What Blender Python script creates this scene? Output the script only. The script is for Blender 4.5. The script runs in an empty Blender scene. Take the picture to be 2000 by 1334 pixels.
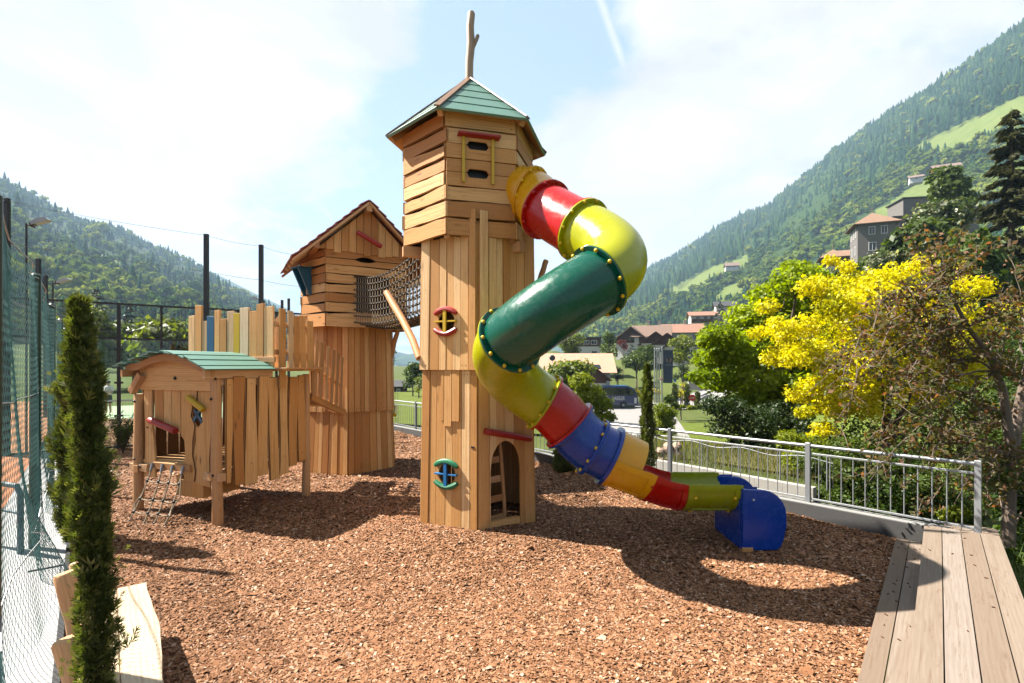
import bpy, bmesh, math, random
import numpy as np
from mathutils import Vector, Matrix
R = math.radians
rng = np.random.default_rng(11); random.seed(7)
SC = bpy.context.scene; COL = SC.collection
CAMZ, HOR = 2.5, 715.0
def P(px, py, Y):            # photograph pixel at depth Y -> world point
    return Vector(((px-1000)*Y/1000, Y, CAMZ-(py-HOR)*Y/1000))
def G(px, py, z=0.0):        # photograph pixel lying on level z -> world point
    return P(px, py, (CAMZ-z)*1000/(py-HOR))

# ------------------------------------------------------------------ objects
def tag(o, label=None, cat=None, group=None, kind=None):
    if label: o['label'] = label
    if cat: o['category'] = cat
    if group: o['group'] = group
    if kind: o['kind'] = kind
    return o
def thing(name, label, cat, loc=(0,0,0), group=None, rz=0):
    o = bpy.data.objects.new(name, None); COL.objects.link(o); o.location = loc
    o.rotation_euler = (0,0,rz); o.empty_display_size = .1
    return tag(o, label, cat, group)
def link(name, me, parent=None):
    o = bpy.data.objects.new(name, me); COL.objects.link(o)
    if parent is not None:
        o.parent = parent
    return o
def keep(o, parent):         # parent while the mesh stays where its world coordinates put it
    o.parent = parent
    M = Matrix.LocRotScale(parent.location, parent.rotation_euler, parent.scale) if parent.parent is None else Matrix.Identity(4)
    o.matrix_parent_inverse = M.inverted()
    return o
def dup_tree(root, loc, label, rz=0, scale=1.0, group=None):
    r = root.copy(); COL.objects.link(r); r.location = loc; r.rotation_euler = (0,0,rz); r.scale = (scale,)*3
    r['label'] = label
    if group: r['group'] = group
    for ch in list(root.children):
        c = ch.copy(); COL.objects.link(c); c.parent = r
        for g in list(ch.children):
            d = g.copy(); COL.objects.link(d); d.parent = c
    return r

class MB:
    def __init__(s): s.v=[]; s.f=[]; s.uv=[]; s.t=[]; s.m=[]
    def face(s, idx, uv=None, t=.5, m=0):
        s.f.append(tuple(idx)); s.uv.extend(uv if uv else [(0,0)]*len(idx)); s.t.append(t); s.m.append(m)
    def prism(s, out, fn, t0, t1, bev=.006, off=None, swap=False, t=None, m=0, em=None):
        """out: CCW outline [(a,b)]; fn(a,b,w)->Vector; slab from w=t0 to w=t1 with a chamfered front."""
        n=len(out); t = random.random() if t is None else t
        off = off or (random.uniform(0,50), random.uniform(0,50))
        ins=[]
        for i in range(n):
            p0=Vector(out[i-1]); p=Vector(out[i]); p1=Vector(out[(i+1)%n])
            d0=(p-p0); d1=(p1-p)
            if d0.length<1e-6: d0=d1
            if d1.length<1e-6: d1=d0
            d0=d0.normalized(); d1=d1.normalized()
            n0=Vector((-d0.y,d0.x)); n1=Vector((-d1.y,d1.x)); b=(n0+n1)
            b = b/max(.6,b.length_squared)*2*.5 if b.length>1e-4 else n0
            ins.append(p+b*bev)
        b0=len(s.v)
        for a,b in out: s.v.append(fn(a,b,t0))
        for a,b in out: s.v.append(fn(a,b,t1-bev))
        for p in ins: s.v.append(fn(p.x,p.y,t1))
        U=lambda q: ((q[1]+off[0],q[0]+off[1]) if swap else (q[0]+off[0],q[1]+off[1]))
        s.face([b0+2*n+i for i in range(n)],[U(p) for p in ins],t,m)
        s.face([b0+i for i in reversed(range(n))],[U(out[i]) for i in reversed(range(n))],t,m)
        for i in range(n):
            j=(i+1)%n; ui,uj=U(out[i]),U(out[j]); e=(.03,0)
            s.face([b0+i,b0+j,b0+n+j,b0+n+i],[ui,uj,(uj[0]+e[0],uj[1]),(ui[0]+e[0],ui[1])],t,m)
            s.face([b0+n+i,b0+n+j,b0+2*n+j,b0+2*n+i],[ui,uj,U(ins[j]),U(ins[i])],t,m if em is None else em)
    def screw(s, c, n, r=.009, m=2):
        c=Vector(c); n=Vector(n).normalized(); a=n.orthogonal().normalized(); b=n.cross(a); k=len(s.v)
        for i in range(6): s.v.append(c+n*.0015+(a*math.cos(i*1.047)+b*math.sin(i*1.047))*r)
        s.face([k+i for i in range(6)],None,.5,m)
    def box(s, c, ex, ey, ez, bev=.004, t=None, m=0, long=None):
        """c centre; ex,ey,ez half vectors"""
        c,ex,ey,ez=map(Vector,(c,ex,ey,ez))
        a,b,h=ex.length,ey.length,ez.length; ux,uy,uz=ex/a,ey/b,ez/h
        sw = a>b
        s.prism([(-a,-b),(a,-b),(a,b),(-a,b)], lambda x,y,w: c+ux*x+uy*y+uz*w, -h,h,min(bev,a*.4,b*.4,h*.8),swap=sw,t=t,m=m)
    def bar(s, p, q, w, d, up=(0,0,1), t=None, m=0, bev=.004):
        p,q=Vector(p),Vector(q); ax=(q-p); L=ax.length; ax/=L; up=Vector(up)
        sx=ax.cross(up); sx = sx.normalized() if sx.length>1e-4 else Vector((1,0,0)); sy=sx.cross(ax)
        s.box((p+q)/2, sx*w/2, ax*L/2, sy*d/2, bev,t,m)
    def tube(s, pts, rad, n=10, cap=True, t=None, m=0, closed=False):
        pts=[Vector(p) for p in pts]; k=len(pts); t = random.random() if t is None else t
        rad = rad if hasattr(rad,'__len__') else [rad]*k
        fr=frames(pts, closed); b0=len(s.v); L=0; ls=[0]
        for i in range(1,k): L+=(pts[i]-pts[i-1]).length; ls.append(L)
        o=(random.uniform(0,30),random.uniform(0,30))
        for i in range(k):
            T,N,B=fr[i]
            for j in range(n):
                a=2*math.pi*j/n; s.v.append(pts[i]+(N*math.cos(a)+B*math.sin(a))*rad[i])
        for i in range(k if closed else k-1):
            i2=(i+1)%k
            for j in range(n):
                j2=(j+1)%n; r=max(rad[i],.004)
                u0,u1=o[0]+j/n*6.28*r,o[0]+(j+1)/n*6.28*r; w0=o[1]+ls[i]; w1=o[1]+(ls[i2] if i2 else L)
                s.face([b0+i*n+j,b0+i*n+j2,b0+i2*n+j2,b0+i2*n+j],[(u0,w0),(u1,w0),(u1,w1),(u0,w1)],t,m)
        if cap and not closed:
            s.face([b0+j for j in reversed(range(n))],[(o[0]+math.cos(j)*.02,o[1]) for j in range(n)],t,m)
            s.face([b0+(k-1)*n+j for j in range(n)],[(o[0]+math.cos(j)*.02,o[1]) for j in range(n)],t,m)
    def log(s, p, q, r, n=12, bow=.0, t=None, m=0, taper=1.0, k=7, wob=.0):
        p,q=Vector(p),Vector(q); d=(q-p).normalized(); sd=d.cross(Vector((.3,.2,1))).normalized()
        pts=[];rad=[]
        for i in range(k):
            u=i/(k-1); w=Vector((random.uniform(-1,1),random.uniform(-1,1),random.uniform(-1,1)))*wob
            pts.append(p.lerp(q,u)+sd*bow*math.sin(math.pi*u)+w); rad.append(r*(1+(taper-1)*u)*(1+random.uniform(-.04,.04)*(wob>0)))
        e=(pts[0]-pts[1]).normalized(); g=(pts[-1]-pts[-2]).normalized()
        pts=[pts[0]]+[pts[0]-e*r*.25]+pts[1:-1]+[pts[-1]-g*r*.25]+[pts[-1]]
        rad=[rad[0]*.84]+[rad[0]]+rad[1:-1]+[rad[-1]]+[rad[-1]*.84]
        s.tube(pts,rad,n,True,t,m)
    def ball(s, c, r, n=8, k=5, t=.5, m=0, sq=(1,1,1)):
        b0=len(s.v); c=Vector(c)
        for i in range(k+1):
            th=math.pi*i/k
            for j in range(n):
                a=2*math.pi*j/n; s.v.append(c+Vector((math.sin(th)*math.cos(a)*r*sq[0],math.sin(th)*math.sin(a)*r*sq[1],math.cos(th)*r*sq[2])))
        for i in range(k):
            for j in range(n):
                j2=(j+1)%n; s.face([b0+i*n+j,b0+(i+1)*n+j,b0+(i+1)*n+j2,b0+i*n+j2],None,t,m)
    def lathe(s, prof, c, ax, n=28, t=.5, m=0):
        """closed ring profile [(r,h)] round axis ax through c"""
        ax=Vector(ax).normalized(); N=ax.orthogonal().normalized(); B=ax.cross(N); c=Vector(c); k=len(prof); b0=len(s.v)
        for j in range(n):
            a=2*math.pi*j/n; d=N*math.cos(a)+B*math.sin(a)
            for r,h in prof: s.v.append(c+d*r+ax*h)
        for j in range(n):
            j2=(j+1)%n
            for i in range(k):
                i2=(i+1)%k; s.face([b0+j*k+i,b0+j2*k+i,b0+j2*k+i2,b0+j*k+i2],None,t,m)
    def quad(s, a,b,c,d, uv=None, t=.5, m=0):
        b0=len(s.v); s.v += [Vector(a),Vector(b),Vector(c),Vector(d)]; s.face([b0,b0+1,b0+2,b0+3],uv,t,m)
    def build(s, name, mats, parent=None, smooth=False, ang=38):
        me=bpy.data.meshes.new(name); V=[tuple(v) for v in s.v]
        me.from_pydata(V,[],s.f)
        ms=mats if isinstance(mats,(list,tuple)) else [mats]
        for x in ms: me.materials.append(x)
        uvl=me.uv_layers.new(name='UVMap'); uvl.data.foreach_set('uv',np.array(s.uv,dtype=np.float32).ravel())
        at=me.attributes.new('tint','FLOAT','FACE'); at.data.foreach_set('value',np.array(s.t,dtype=np.float32))
        me.polygons.foreach_set('material_index',np.array(s.m,dtype=np.int32))
        me.update()
        if smooth:
            me.shade_smooth(); me.set_sharp_from_angle(angle=R(ang))
        o=link(name,me)
        if parent is not None: keep(o,parent)
        return o

def frames(pts, closed=False):
    k=len(pts); T=[]
    for i in range(k):
        if closed: d=pts[(i+1)%k]-pts[i-1]
        else: d=pts[min(i+1,k-1)]-pts[max(i-1,0)]
        T.append(d.normalized() if d.length>1e-9 else Vector((0,0,1)))
    N=T[0].orthogonal().normalized(); out=[]
    for i in range(k):
        N=(N-T[i]*N.dot(T[i]))
        N=N.normalized() if N.length>1e-6 else T[i].orthogonal().normalized()
        out.append((T[i],N,T[i].cross(N)))
    return out
def np_mesh(name, V, F, mats, tint=None, parent=None, uv=None, smooth=False, midx=None):
    V=np.asarray(V,dtype=np.float32); F=np.asarray(F,dtype=np.int32); n,k=F.shape
    me=bpy.data.meshes.new(name); me.vertices.add(len(V)); me.vertices.foreach_set('co',V.ravel())
    me.loops.add(n*k); me.loops.foreach_set('vertex_index',F.ravel())
    me.polygons.add(n); me.polygons.foreach_set('loop_start',np.arange(0,n*k,k,dtype=np.int32))
    for x in (mats if isinstance(mats,(list,tuple)) else [mats]): me.materials.append(x)
    if tint is not None:
        a=me.attributes.new('tint','FLOAT','FACE'); a.data.foreach_set('value',np.asarray(tint,dtype=np.float32))
    if midx is not None: me.polygons.foreach_set('material_index',np.asarray(midx,dtype=np.int32))
    me.update(calc_edges=True)
    if smooth: me.shade_smooth()
    o=link(name,me)
    if parent is not None: keep(o,parent)
    return o
def arc(p0,t0,p1,t1,n=14):
    p0,p1,t0,t1=Vector(p0),Vector(p1),Vector(t0),Vector(t1); out=[]
    for i in range(n+1):
        u=i/n; u2=u*u; u3=u2*u
        out.append(p0*(2*u3-3*u2+1)+t0*(u3-2*u2+u)+p1*(-2*u3+3*u2)+t1*(u3-u2))
    return out

# ------------------------------------------------------------------ materials
class NT:
    def __init__(s, name):
        s.m=bpy.data.materials.new(name); s.m.use_nodes=True; s.nt=s.m.node_tree; s.nt.nodes.clear()
        s.out=s.nt.nodes.new('ShaderNodeOutputMaterial')
    def n(s, typ, **kw):
        x=s.nt.nodes.new('ShaderNode'+typ)
        for k,v in kw.items():
            if k.startswith('i_'):
                key=k[2:]; key=int(key) if key.isdigit() else key.replace('_',' ')
                x.inputs[key].default_value=v
            else: setattr(x,k,v)
        return x
    def l(s,a,b): s.nt.links.new(a,b)
    def math(s,op,a,b=None,c=None,clamp=False):
        x=s.n('Math',operation=op,use_clamp=clamp)
        for i,v in enumerate((a,b,c)):
            if v is None: continue
            if hasattr(v,'is_linked'): s.l(v,x.inputs[i])
            else: x.inputs[i].default_value=v
        return x.outputs[0]
    def mix(s,f,a,b,mode='MIX'):
        x=s.n('Mix',data_type='RGBA',blend_type=mode)
        for i,v in ((0,f),(6,a),(7,b)):
            if hasattr(v,'is_linked'): s.l(v,x.inputs[i])
            elif i==0: x.inputs[0].default_value=v
            else: x.inputs[i].default_value=(*v,1) if len(v)==3 else v
        return x.outputs[2]
    def ramp(s,f,stops,interp='LINEAR'):
        x=s.n('ValToRGB'); x.color_ramp.interpolation=interp; e=x.color_ramp.elements
        while len(e)<len(stops): e.new(.5)
        for q,(p,c) in zip(e,stops):
            q.position=p; q.color=(*c,1) if hasattr(c,'__len__') else (c,c,c,1)
        s.l(f,x.inputs[0]); return x.outputs[0]
    def scale(s,vec,sc):
        x=s.n('VectorMath',operation='MULTIPLY'); s.l(vec,x.inputs[0]); x.inputs[1].default_value=sc; return x.outputs[0]
    def noise(s,vec,scale,detail=4,rough=.55,dist=0):
        x=s.n('TexNoise'); x.inputs['Scale'].default_value=scale; x.inputs['Detail'].default_value=detail
        x.inputs['Roughness'].default_value=rough; x.inputs['Distortion'].default_value=dist
        if vec is not None: s.l(vec,x.inputs['Vector'])
        return x.outputs['Fac']
    def uv(s): return s.n('UVMap',uv_map='UVMap').outputs[0]
    def obj(s): return s.n('TexCoord').outputs['Object']
    def geo(s): return s.n('NewGeometry').outputs['Position']
    def tint(s): return s.n('Attribute',attribute_name='tint').outputs['Fac']
    def bump(s,h,strength=.4,dist=.01):
        x=s.n('Bump'); x.inputs['Strength'].default_value=strength; x.inputs['Distance'].default_value=dist; s.l(h,x.inputs['Height']); return x.outputs[0]
    def bsdf(s,col,rough=.6,normal=None,metal=0,spec=.5,**kw):
        x=s.n('BsdfPrincipled')
        for key,v in (('Base Color',col),('Roughness',rough),('Metallic',metal),('Specular IOR Level',spec),*[(k.replace('_',' '),v) for k,v in kw.items()]):
            if hasattr(v,'is_linked'): s.l(v,x.inputs[key])
            elif key=='Base Color': x.inputs[key].default_value=(*v,1)
            else: x.inputs[key].default_value=v
        if normal is not None: s.l(normal,x.inputs['Normal'])
        s.l(x.outputs[0],s.out.inputs[0]); return x
def wood(name, ca, cb, cc, knot=.5, saw=1.0, dark=.55, rough=.62):
    s=NT(name); uv=s.uv(); t=s.tint()
    lo=tuple(x*y for x,y in zip(ca,(.86,.78,.72))); hi=tuple(min(.9,x*y) for x,y in zip(cc,(1.06,1.12,1.22)))
    base=s.ramp(t,[(0,lo),(.18,ca),(.5,cb),(.82,cc),(1,hi)])
    g1=s.noise(s.scale(uv,(70,3.0,1)),1,5,.6,.4)
    g2=s.noise(s.scale(uv,(16,.55,1)),1,3,.5,1.2)
    wv=s.n('TexWave',wave_type='BANDS',bands_direction='X'); wv.inputs['Scale'].default_value=9; wv.inputs['Distortion'].default_value=7; wv.inputs['Detail'].default_value=2; wv.inputs['Detail Scale'].default_value=.7
    s.l(s.scale(uv,(1,.16,1)),wv.inputs['Vector'])
    rings=wv.outputs['Fac']
    c=s.mix(s.math('MULTIPLY',s.ramp(g1,[(.3,0),(.75,1)]),.34),base,tuple(x*.62 for x in cb))
    c=s.mix(s.math('MULTIPLY',rings,.20),c,tuple(x*.6 for x in ca))
    c=s.mix(s.math('MULTIPLY',s.ramp(g2,[(.52,0),(.72,1)]),dark),c,tuple(x*y for x,y in zip(cb,(.6,.5,.42))))
    v=s.n('TexVoronoi',feature='F1'); v.inputs['Scale'].default_value=1; s.l(s.scale(uv,(5.2,1.5,1)),v.inputs['Vector'])
    kn=s.ramp(v.outputs['Distance'],[(.03,1),(.10,.35),(.16,0)])
    c=s.mix(s.math('MULTIPLY',kn,knot),c,(.10,.045,.018))
    ck=s.noise(s.scale(uv,(30,.75,1)),1,2,.5,.6)
    c=s.mix(s.math('MULTIPLY',s.ramp(ck,[(.485,0),(.498,1),(.502,1),(.515,0)]),.42),c,(.13,.06,.025))
    st=s.noise(s.geo(),1.7,4,.6)
    c=s.mix(s.math('MULTIPLY',s.ramp(st,[(.52,0),(.75,1)]),.16),c,tuple(x*y for x,y in zip(cb,(.62,.58,.55))))
    sw=s.noise(s.scale(uv,(2.5,150,1)),1,2,.5)
    c=s.mix(s.math('MULTIPLY',s.ramp(sw,[(.5,0),(.7,1)]),.16*saw),c,(.95,.75,.5),'OVERLAY')
    h=s.math('ADD',s.math('MULTIPLY',g1,.5),s.math('MULTIPLY',sw,.5*saw))
    s.bsdf(c,rough,s.bump(h,.35,.006),spec=.3); return s.m
def paintwood(name,col,rough=.45):
    s=NT(name); uv=s.uv(); g=s.noise(s.scale(uv,(45,3,1)),1,4); p=s.noise(s.scale(uv,(2,2,1)),3,3)
    t=s.tint()
    c=s.mix(s.math('MULTIPLY',g,.35),col,tuple(x*.6 for x in col))
    c=s.mix(s.math('MULTIPLY',s.ramp(p,[(.55,0),(.8,1)]),.25),c,tuple(min(1,x*1.3+.04) for x in col))
    c=s.mix(s.math('MULTIPLY',t,.22),c,tuple(x*.6 for x in col))
    s.bsdf(c,rough,s.bump(g,.3,.006)); return s.m
def plastic(name,col,rough=.22,scuff=.12):
    s=NT(name); o=s.obj(); a=s.noise(o,2.2,4,.6); b=s.noise(o,11,6,.72,.6)
    c=s.mix(s.math('MULTIPLY',s.ramp(a,[(.4,0),(.7,1)]),.22),col,tuple(x*.72 for x in col))
    c=s.mix(s.math('MULTIPLY',s.ramp(b,[(.58,0),(.75,1)]),scuff),c,tuple(min(1,x*.8+.16) for x in col))
    r=s.math('ADD',s.math('MULTIPLY',s.ramp(b,[(.45,0),(.75,1)]),.22),rough)
    s.bsdf(c,r,s.bump(s.noise(o,5,2),.05,.01),spec=.38,Coat_Weight=.05,Coat_Roughness=.12); return s.m
def leafmat(name,c0,c1,c2,trans=.45,rough=.5,tb=(1.25,1.25,.5),spec=.25):
    s=NT(name); t=s.tint(); c=s.ramp(t,[(0,c0),(.5,c1),(1,c2)])
    d=s.n('BsdfPrincipled'); s.l(c,d.inputs['Base Color']); d.inputs['Roughness'].default_value=rough; d.inputs['Specular IOR Level'].default_value=spec
    tr=s.n('BsdfTranslucent'); s.l(s.mix(1.0,c,tb,'MULTIPLY'),tr.inputs[0])
    m=s.n('MixShader'); m.inputs[0].default_value=trans; s.l(d.outputs[0],m.inputs[1]); s.l(tr.outputs[0],m.inputs[2]); s.l(m.outputs[0],s.out.inputs[0]); return s.m
def flat(name,col,rough=.6,var=.2,sc=3,metal=0,bump=.15,spec=.4):
    s=NT(name); o=s.obj(); a=s.noise(o,sc,5,.6); b=s.noise(o,sc*14,3)
    c=s.mix(s.math('MULTIPLY',a,var*2),col,tuple(x*.55 for x in col)); c=s.mix(s.math('MULTIPLY',b,var),c,tuple(min(1,x*1.3) for x in col))
    s.bsdf(c,rough,s.bump(b,bump,.01),metal=metal,spec=spec); return s.m
M={}
M['oak']=wood('fresh_sawn_oak',(.50,.265,.10),(.66,.38,.165),(.79,.53,.28),dark=.5)
M['oak2']=wood('fresh_sawn_oak_warm',(.46,.22,.08),(.60,.32,.125),(.72,.43,.20),dark=.55)
M['rob']=wood('debarked_robinia',(.44,.235,.11),(.54,.315,.16),(.62,.40,.225),knot=.35,saw=0.0)
M['live']=wood('live_edge_board',(.45,.215,.08),(.61,.33,.13),(.72,.45,.21),knot=.9,saw=.5,dark=.6)
M['grey']=wood('silvered_branch',(.30,.22,.155),(.38,.28,.20),(.45,.34,.25),knot=.4,saw=0)
M['pale']=wood('pale_board',(.60,.44,.27),(.68,.52,.34),(.74,.60,.42),dark=.3)
M['edge']=flat('dark_bark_edge',(.16,.075,.032),.85,.35,12)
M['screw']=flat('screw_head',(.10,.09,.08),.4,.1,20,.5)
M['deck']=wood('weathered_deck_board',(.27,.205,.155),(.30,.235,.18),(.33,.265,.21),knot=.25,saw=.25,dark=.4,rough=.75)
M['bench']=wood('pale_bench_slab',(.44,.315,.19),(.49,.37,.24),(.53,.415,.285),knot=.2,saw=.2,dark=.25)
M['dark']=wood('shaded_inner_board',(.30,.16,.07),(.34,.18,.08),(.38,.21,.1))  # darker copy of the board wood, interior shade put into its colour
for k,c in dict(p_red=(.46,.035,.03),p_green=(.01,.20,.09),p_roofgreen=(.15,.31,.245),p_blue=(.012,.13,.27),p_sky=(.015,.20,.52),p_yel=(.80,.52,.01),p_brown=(.30,.16,.08),p_roofred=(.45,.10,.07),p_teal=(.01,.13,.26)).items(): M[k]=paintwood(k,c)
for k,c in dict(s_yel=(.95,.45,.006),s_red=(.58,.022,.018),s_lime=(.47,.485,.025),s_lime2=(.34,.39,.014),s_blue=(.006,.06,.40),s_green=(.006,.105,.065)).items(): M[k]=plastic(k,c,scuff=.3 if k=='s_green' else .03 if k=='s_blue' else .08)
M['bolt']=plastic('yellow_bolt_cap',(.95,.62,.01),.3,0)
M['galv']=flat('galvanised_steel',(.50,.52,.54),.42,.18,6,.55)
M['galv_dark']=flat('grey_steel_post',(.22,.235,.26),.5,.15,6,.3)
M['black']=flat('black_powder_coat',(.018,.018,.02),.45,.1,6)
M['dgreen']=flat('dark_green_post',(.012,.06,.045),.4,.15,5)
M['blackpl']=flat('black_plastic_clip',(.012,.012,.014),.4,.1,8)
M['rope']=flat('beige_rope',(.42,.34,.24),.85,.2,30)
M['conc']=flat('grey_concrete',(.33,.33,.32),.85,.32,1.6,bump=.3)
M['concw']=flat('pale_concrete',(.27,.273,.276),.85,.12,1.2,bump=.2)
M['kerb']=flat('dark_mottled_concrete',(.085,.082,.08),.85,.45,1.3,bump=.3)  # dark grey concrete with random mottling, for the kerb wall
M['concwall']=flat('stained_concrete',(.48,.46,.42),.85,.4,1.1,bump=.3)
M['asph']=flat('pale_asphalt',(.20,.194,.188),.9,.12,.6,bump=.2)
M['clay']=flat('orange_clay',(.50,.20,.085),.95,.18,.8)
M['turf']=flat('pale_green_turf',(.24,.30,.19),.95,.12,.8)
M['white']=flat('white_paint',(.78,.78,.76),.5,.08,2)
M['plaster']=flat('white_plaster',(.74,.73,.70),.9,.12,.5)
M['cream']=flat('cream_plaster',(.62,.55,.45),.9,.12,.5)
M['hgrey']=flat('grey_plaster',(.19,.175,.165),.9,.15,.5)
M['brownwood']=flat('dark_brown_cladding',(.10,.048,.03),.8,.3,1.5)
M['orangewood']=flat('orange_gable_wood',(.48,.20,.06),.7,.2,2)
M['rooft']=flat('terracotta_tile',(.52,.34,.25),.85,.25,3)
M['roofb']=flat('brown_tile',(.24,.165,.135),.85,.25,3)
M['roofd']=flat('dark_sheet_roof',(.06,.06,.065),.6,.2,2)
M['soil']=flat('dark_soil',(.06,.042,.03),.95,.3,4)
M['rock']=flat('pinkish_rock',(.52,.38,.29),.9,.3,1.4,bump=.5)
M['bark']=flat('tree_bark',(.10,.068,.045),.9,.35,9,bump=.5)
M['barkg']=flat('grey_brown_bark',(.21,.16,.125),.9,.35,9,bump=.5)
M['net']=flat('teal_net_twine',(.07,.22,.22),.7,.2,3)
M['navy']=flat('navy_flag_cloth',(.035,.05,.085),.8,.12,2)
M['gold']=flat('gold_print',(.55,.33,.13),.6,.05,2)
M['grprint']=flat('grey_print',(.16,.18,.22),.7,.05,2)
M['buspaint']=flat('dark_blue_bus_paint',(.04,.055,.17),.25,.08,1,spec=.6)
M['busroof']=flat('blue_bus_roof',(.03,.13,.36),.3,.08,1,spec=.6)
M['glassd']=flat('dark_window_glass',(.012,.015,.02),.06,.1,1,bump=0,spec=.7)
M['tyre']=flat('rubber',(.02,.02,.02),.8,.1,4)
M['hubcap']=flat('steel_hub',(.5,.5,.5),.4,.1,4,.6)
M['redpl']=flat('red_plastic',(.55,.02,.02),.4,.1,3)
M['blueish']=flat('blue_grey_paint',(.10,.16,.21),.5,.15,4)
M['skin']=flat('skin',(.55,.33,.24),.6,.05,4)
M['hair']=flat('dark_hair',(.04,.028,.02),.7,.1,8)
def glass(name,col=(.9,.95,.93),a=.82):
    s=NT(name); t=s.n('BsdfTransparent'); t.inputs[0].default_value=(*col,1); g=s.n('BsdfGlossy'); g.inputs['Roughness'].default_value=.03
    lw=s.n('Fresnel'); lw.inputs[0].default_value=1.5; m=s.n('MixShader'); s.l(s.math('MULTIPLY',lw.outputs[0],.9),m.inputs[0]); s.l(t.outputs[0],m.inputs[1]); s.l(g.outputs[0],m.inputs[2]); s.l(m.outputs[0],s.out.inputs[0]); return s.m
M['glass']=glass('court_glass')
def grassmat(name,ca,cb,cc,sc=.6):
    s=NT(name); p=s.geo(); a=s.noise(p,sc,5,.65); b=s.noise(p,sc*22,4,.7)
    c=s.mix(s.ramp(a,[(.35,0),(.68,1)]),ca,cb); c=s.mix(s.math('MULTIPLY',s.ramp(b,[(.45,0),(.75,1)]),.6),c,cc)
    s.bsdf(c,.95,s.bump(b,.8,.05),spec=.1); return s.m
M['grass']=grassmat('meadow_grass',(.085,.115,.03),(.13,.15,.05),(.05,.075,.018))
M['lawn']=grassmat('bright_lawn',(.115,.155,.028),(.16,.195,.045),(.07,.105,.015))
M['drygrass']=grassmat('dry_bank_grass',(.20,.175,.075),(.13,.145,.045),(.27,.23,.11))
def hillmat():
    s=NT('forest_floor'); p=s.geo(); t=s.tint(); a=s.noise(p,.012,5,.6); b=s.noise(p,.09,4,.7)
    f=s.mix(a,(.022,.045,.016),(.045,.075,.02)); m=s.mix(s.ramp(b,[(.35,0),(.7,1)]),(.11,.15,.04),(.17,.20,.065))
    s.bsdf(s.mix(t,f,m),.95,None,spec=.05); return s.m
M['hill']=hillmat()
def mulchmat():
    s=NT('bark_mulch'); p=s.geo(); v=s.n('TexVoronoi',feature='F1'); v.inputs['Scale'].default_value=34; v.inputs['Randomness'].default_value=1
    d=s.n('TexNoise'); d.inputs['Scale'].default_value=22; s.l(p,d.inputs['Vector']); q=s.n('VectorMath',operation='MULTIPLY_ADD'); s.l(d.outputs['Color'],q.inputs[0]); q.inputs[1].default_value=(.07,.07,.07); s.l(p,q.inputs[2]); s.l(q.outputs[0],v.inputs['Vector'])
    sep=s.n('SeparateColor'); s.l(v.outputs['Color'],sep.inputs[0])
    c=s.ramp(sep.outputs[0],[(0,(.10,.045,.022)),(.5,(.24,.12,.06)),(1,(.42,.24,.13))])
    s.bsdf(c,.9,s.bump(v.outputs['Distance'],1,.03),spec=.15); return s.m
M['mulch']=mulchmat()
def chipmat():
    s=NT('bark_chip'); t=s.tint(); p=s.geo(); b=s.noise(p,90,3,.6)
    c=s.ramp(t,[(0,(.085,.036,.018)),(.3,(.24,.11,.052)),(.62,(.44,.215,.115)),(.88,(.60,.355,.22)),(1,(.76,.55,.41))])
    c=s.mix(s.math('MULTIPLY',b,.4),c,(.18,.09,.045)); s.bsdf(c,.85,s.bump(b,.5,.004),spec=.2); return s.m
M['chip']=chipmat()
def tilemat(name,ca,cb,sx=.28,sy=.34):
    s=NT(name); uv=s.uv(); br=s.n('TexBrick'); s.l(uv,br.inputs['Vector']); br.inputs['Scale'].default_value=1; br.inputs['Brick Width'].default_value=sx; br.inputs['Row Height'].default_value=sy
    br.inputs['Color1'].default_value=(*ca,1); br.inputs['Color2'].default_value=(*cb,1); br.inputs['Mortar'].default_value=(*[x*.45 for x in ca],1); br.inputs['Mortar Size'].default_value=.02; br.inputs['Mortar Smooth'].default_value=.4
    n=s.noise(uv,.8,4); c=s.mix(s.math('MULTIPLY',n,.5),br.outputs[0],tuple(x*.7 for x in ca)); s.bsdf(c,.85,s.bump(br.outputs['Fac'],-.5,.03),spec=.2); return s.m
M['t_pink']=tilemat('pale_clay_roof',(.42,.28,.20),(.47,.33,.24)); M['t_brown']=tilemat('brown_roof',(.26,.18,.14),(.31,.22,.18)); M['t_red']=tilemat('pinkish_roof',(.38,.21,.155),(.43,.26,.195)); M['t_hot']=tilemat('shingle_roof',(.34,.22,.155),(.40,.27,.19))
# foliage
M['lf_green']=leafmat('spring_leaf',(.15,.225,.014),(.25,.33,.02),(.37,.44,.045),.55)
M['lf_yel']=leafmat('golden_leaf',(.42,.44,.03),(.76,.68,.035),(.95,.85,.08),.5,tb=(1.1,1.05,.5))
M['lf_bronze']=leafmat('bronze_leaf',(.075,.11,.03),(.15,.12,.06),(.36,.19,.14),.5,.5,tb=(1.5,1.0,.5),spec=.12)
M['lf_dark']=leafmat('shrub_leaf',(.022,.045,.014),(.045,.08,.024),(.085,.12,.05),.3,.45)
M['lf_bush']=leafmat('hedge_leaf',(.04,.085,.015),(.085,.14,.025),(.14,.19,.04),.4)
M['lf_lime']=leafmat('lime_leaf',(.16,.22,.02),(.26,.32,.03),(.38,.42,.06),.5)
M['lf_mid']=leafmat('far_leaf',(.05,.09,.02),(.09,.14,.03),(.14,.19,.045),.4)
M['lf_yg']=leafmat('far_spring_leaf',(.12,.17,.03),(.19,.24,.05),(.27,.31,.08),.45)
M['lf_con']=leafmat('conifer_needle',(.012,.028,.012),(.022,.045,.018),(.04,.065,.025),.15)
M['lf_cyp']=leafmat('cypress_spray',(.040,.062,.018),(.090,.118,.036),(.20,.215,.09),.4,.5)
M['lf_spruce']=leafmat('spruce_needle',(.030,.036,.012),(.055,.060,.02),(.10,.095,.035),.25,spec=.1)
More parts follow.
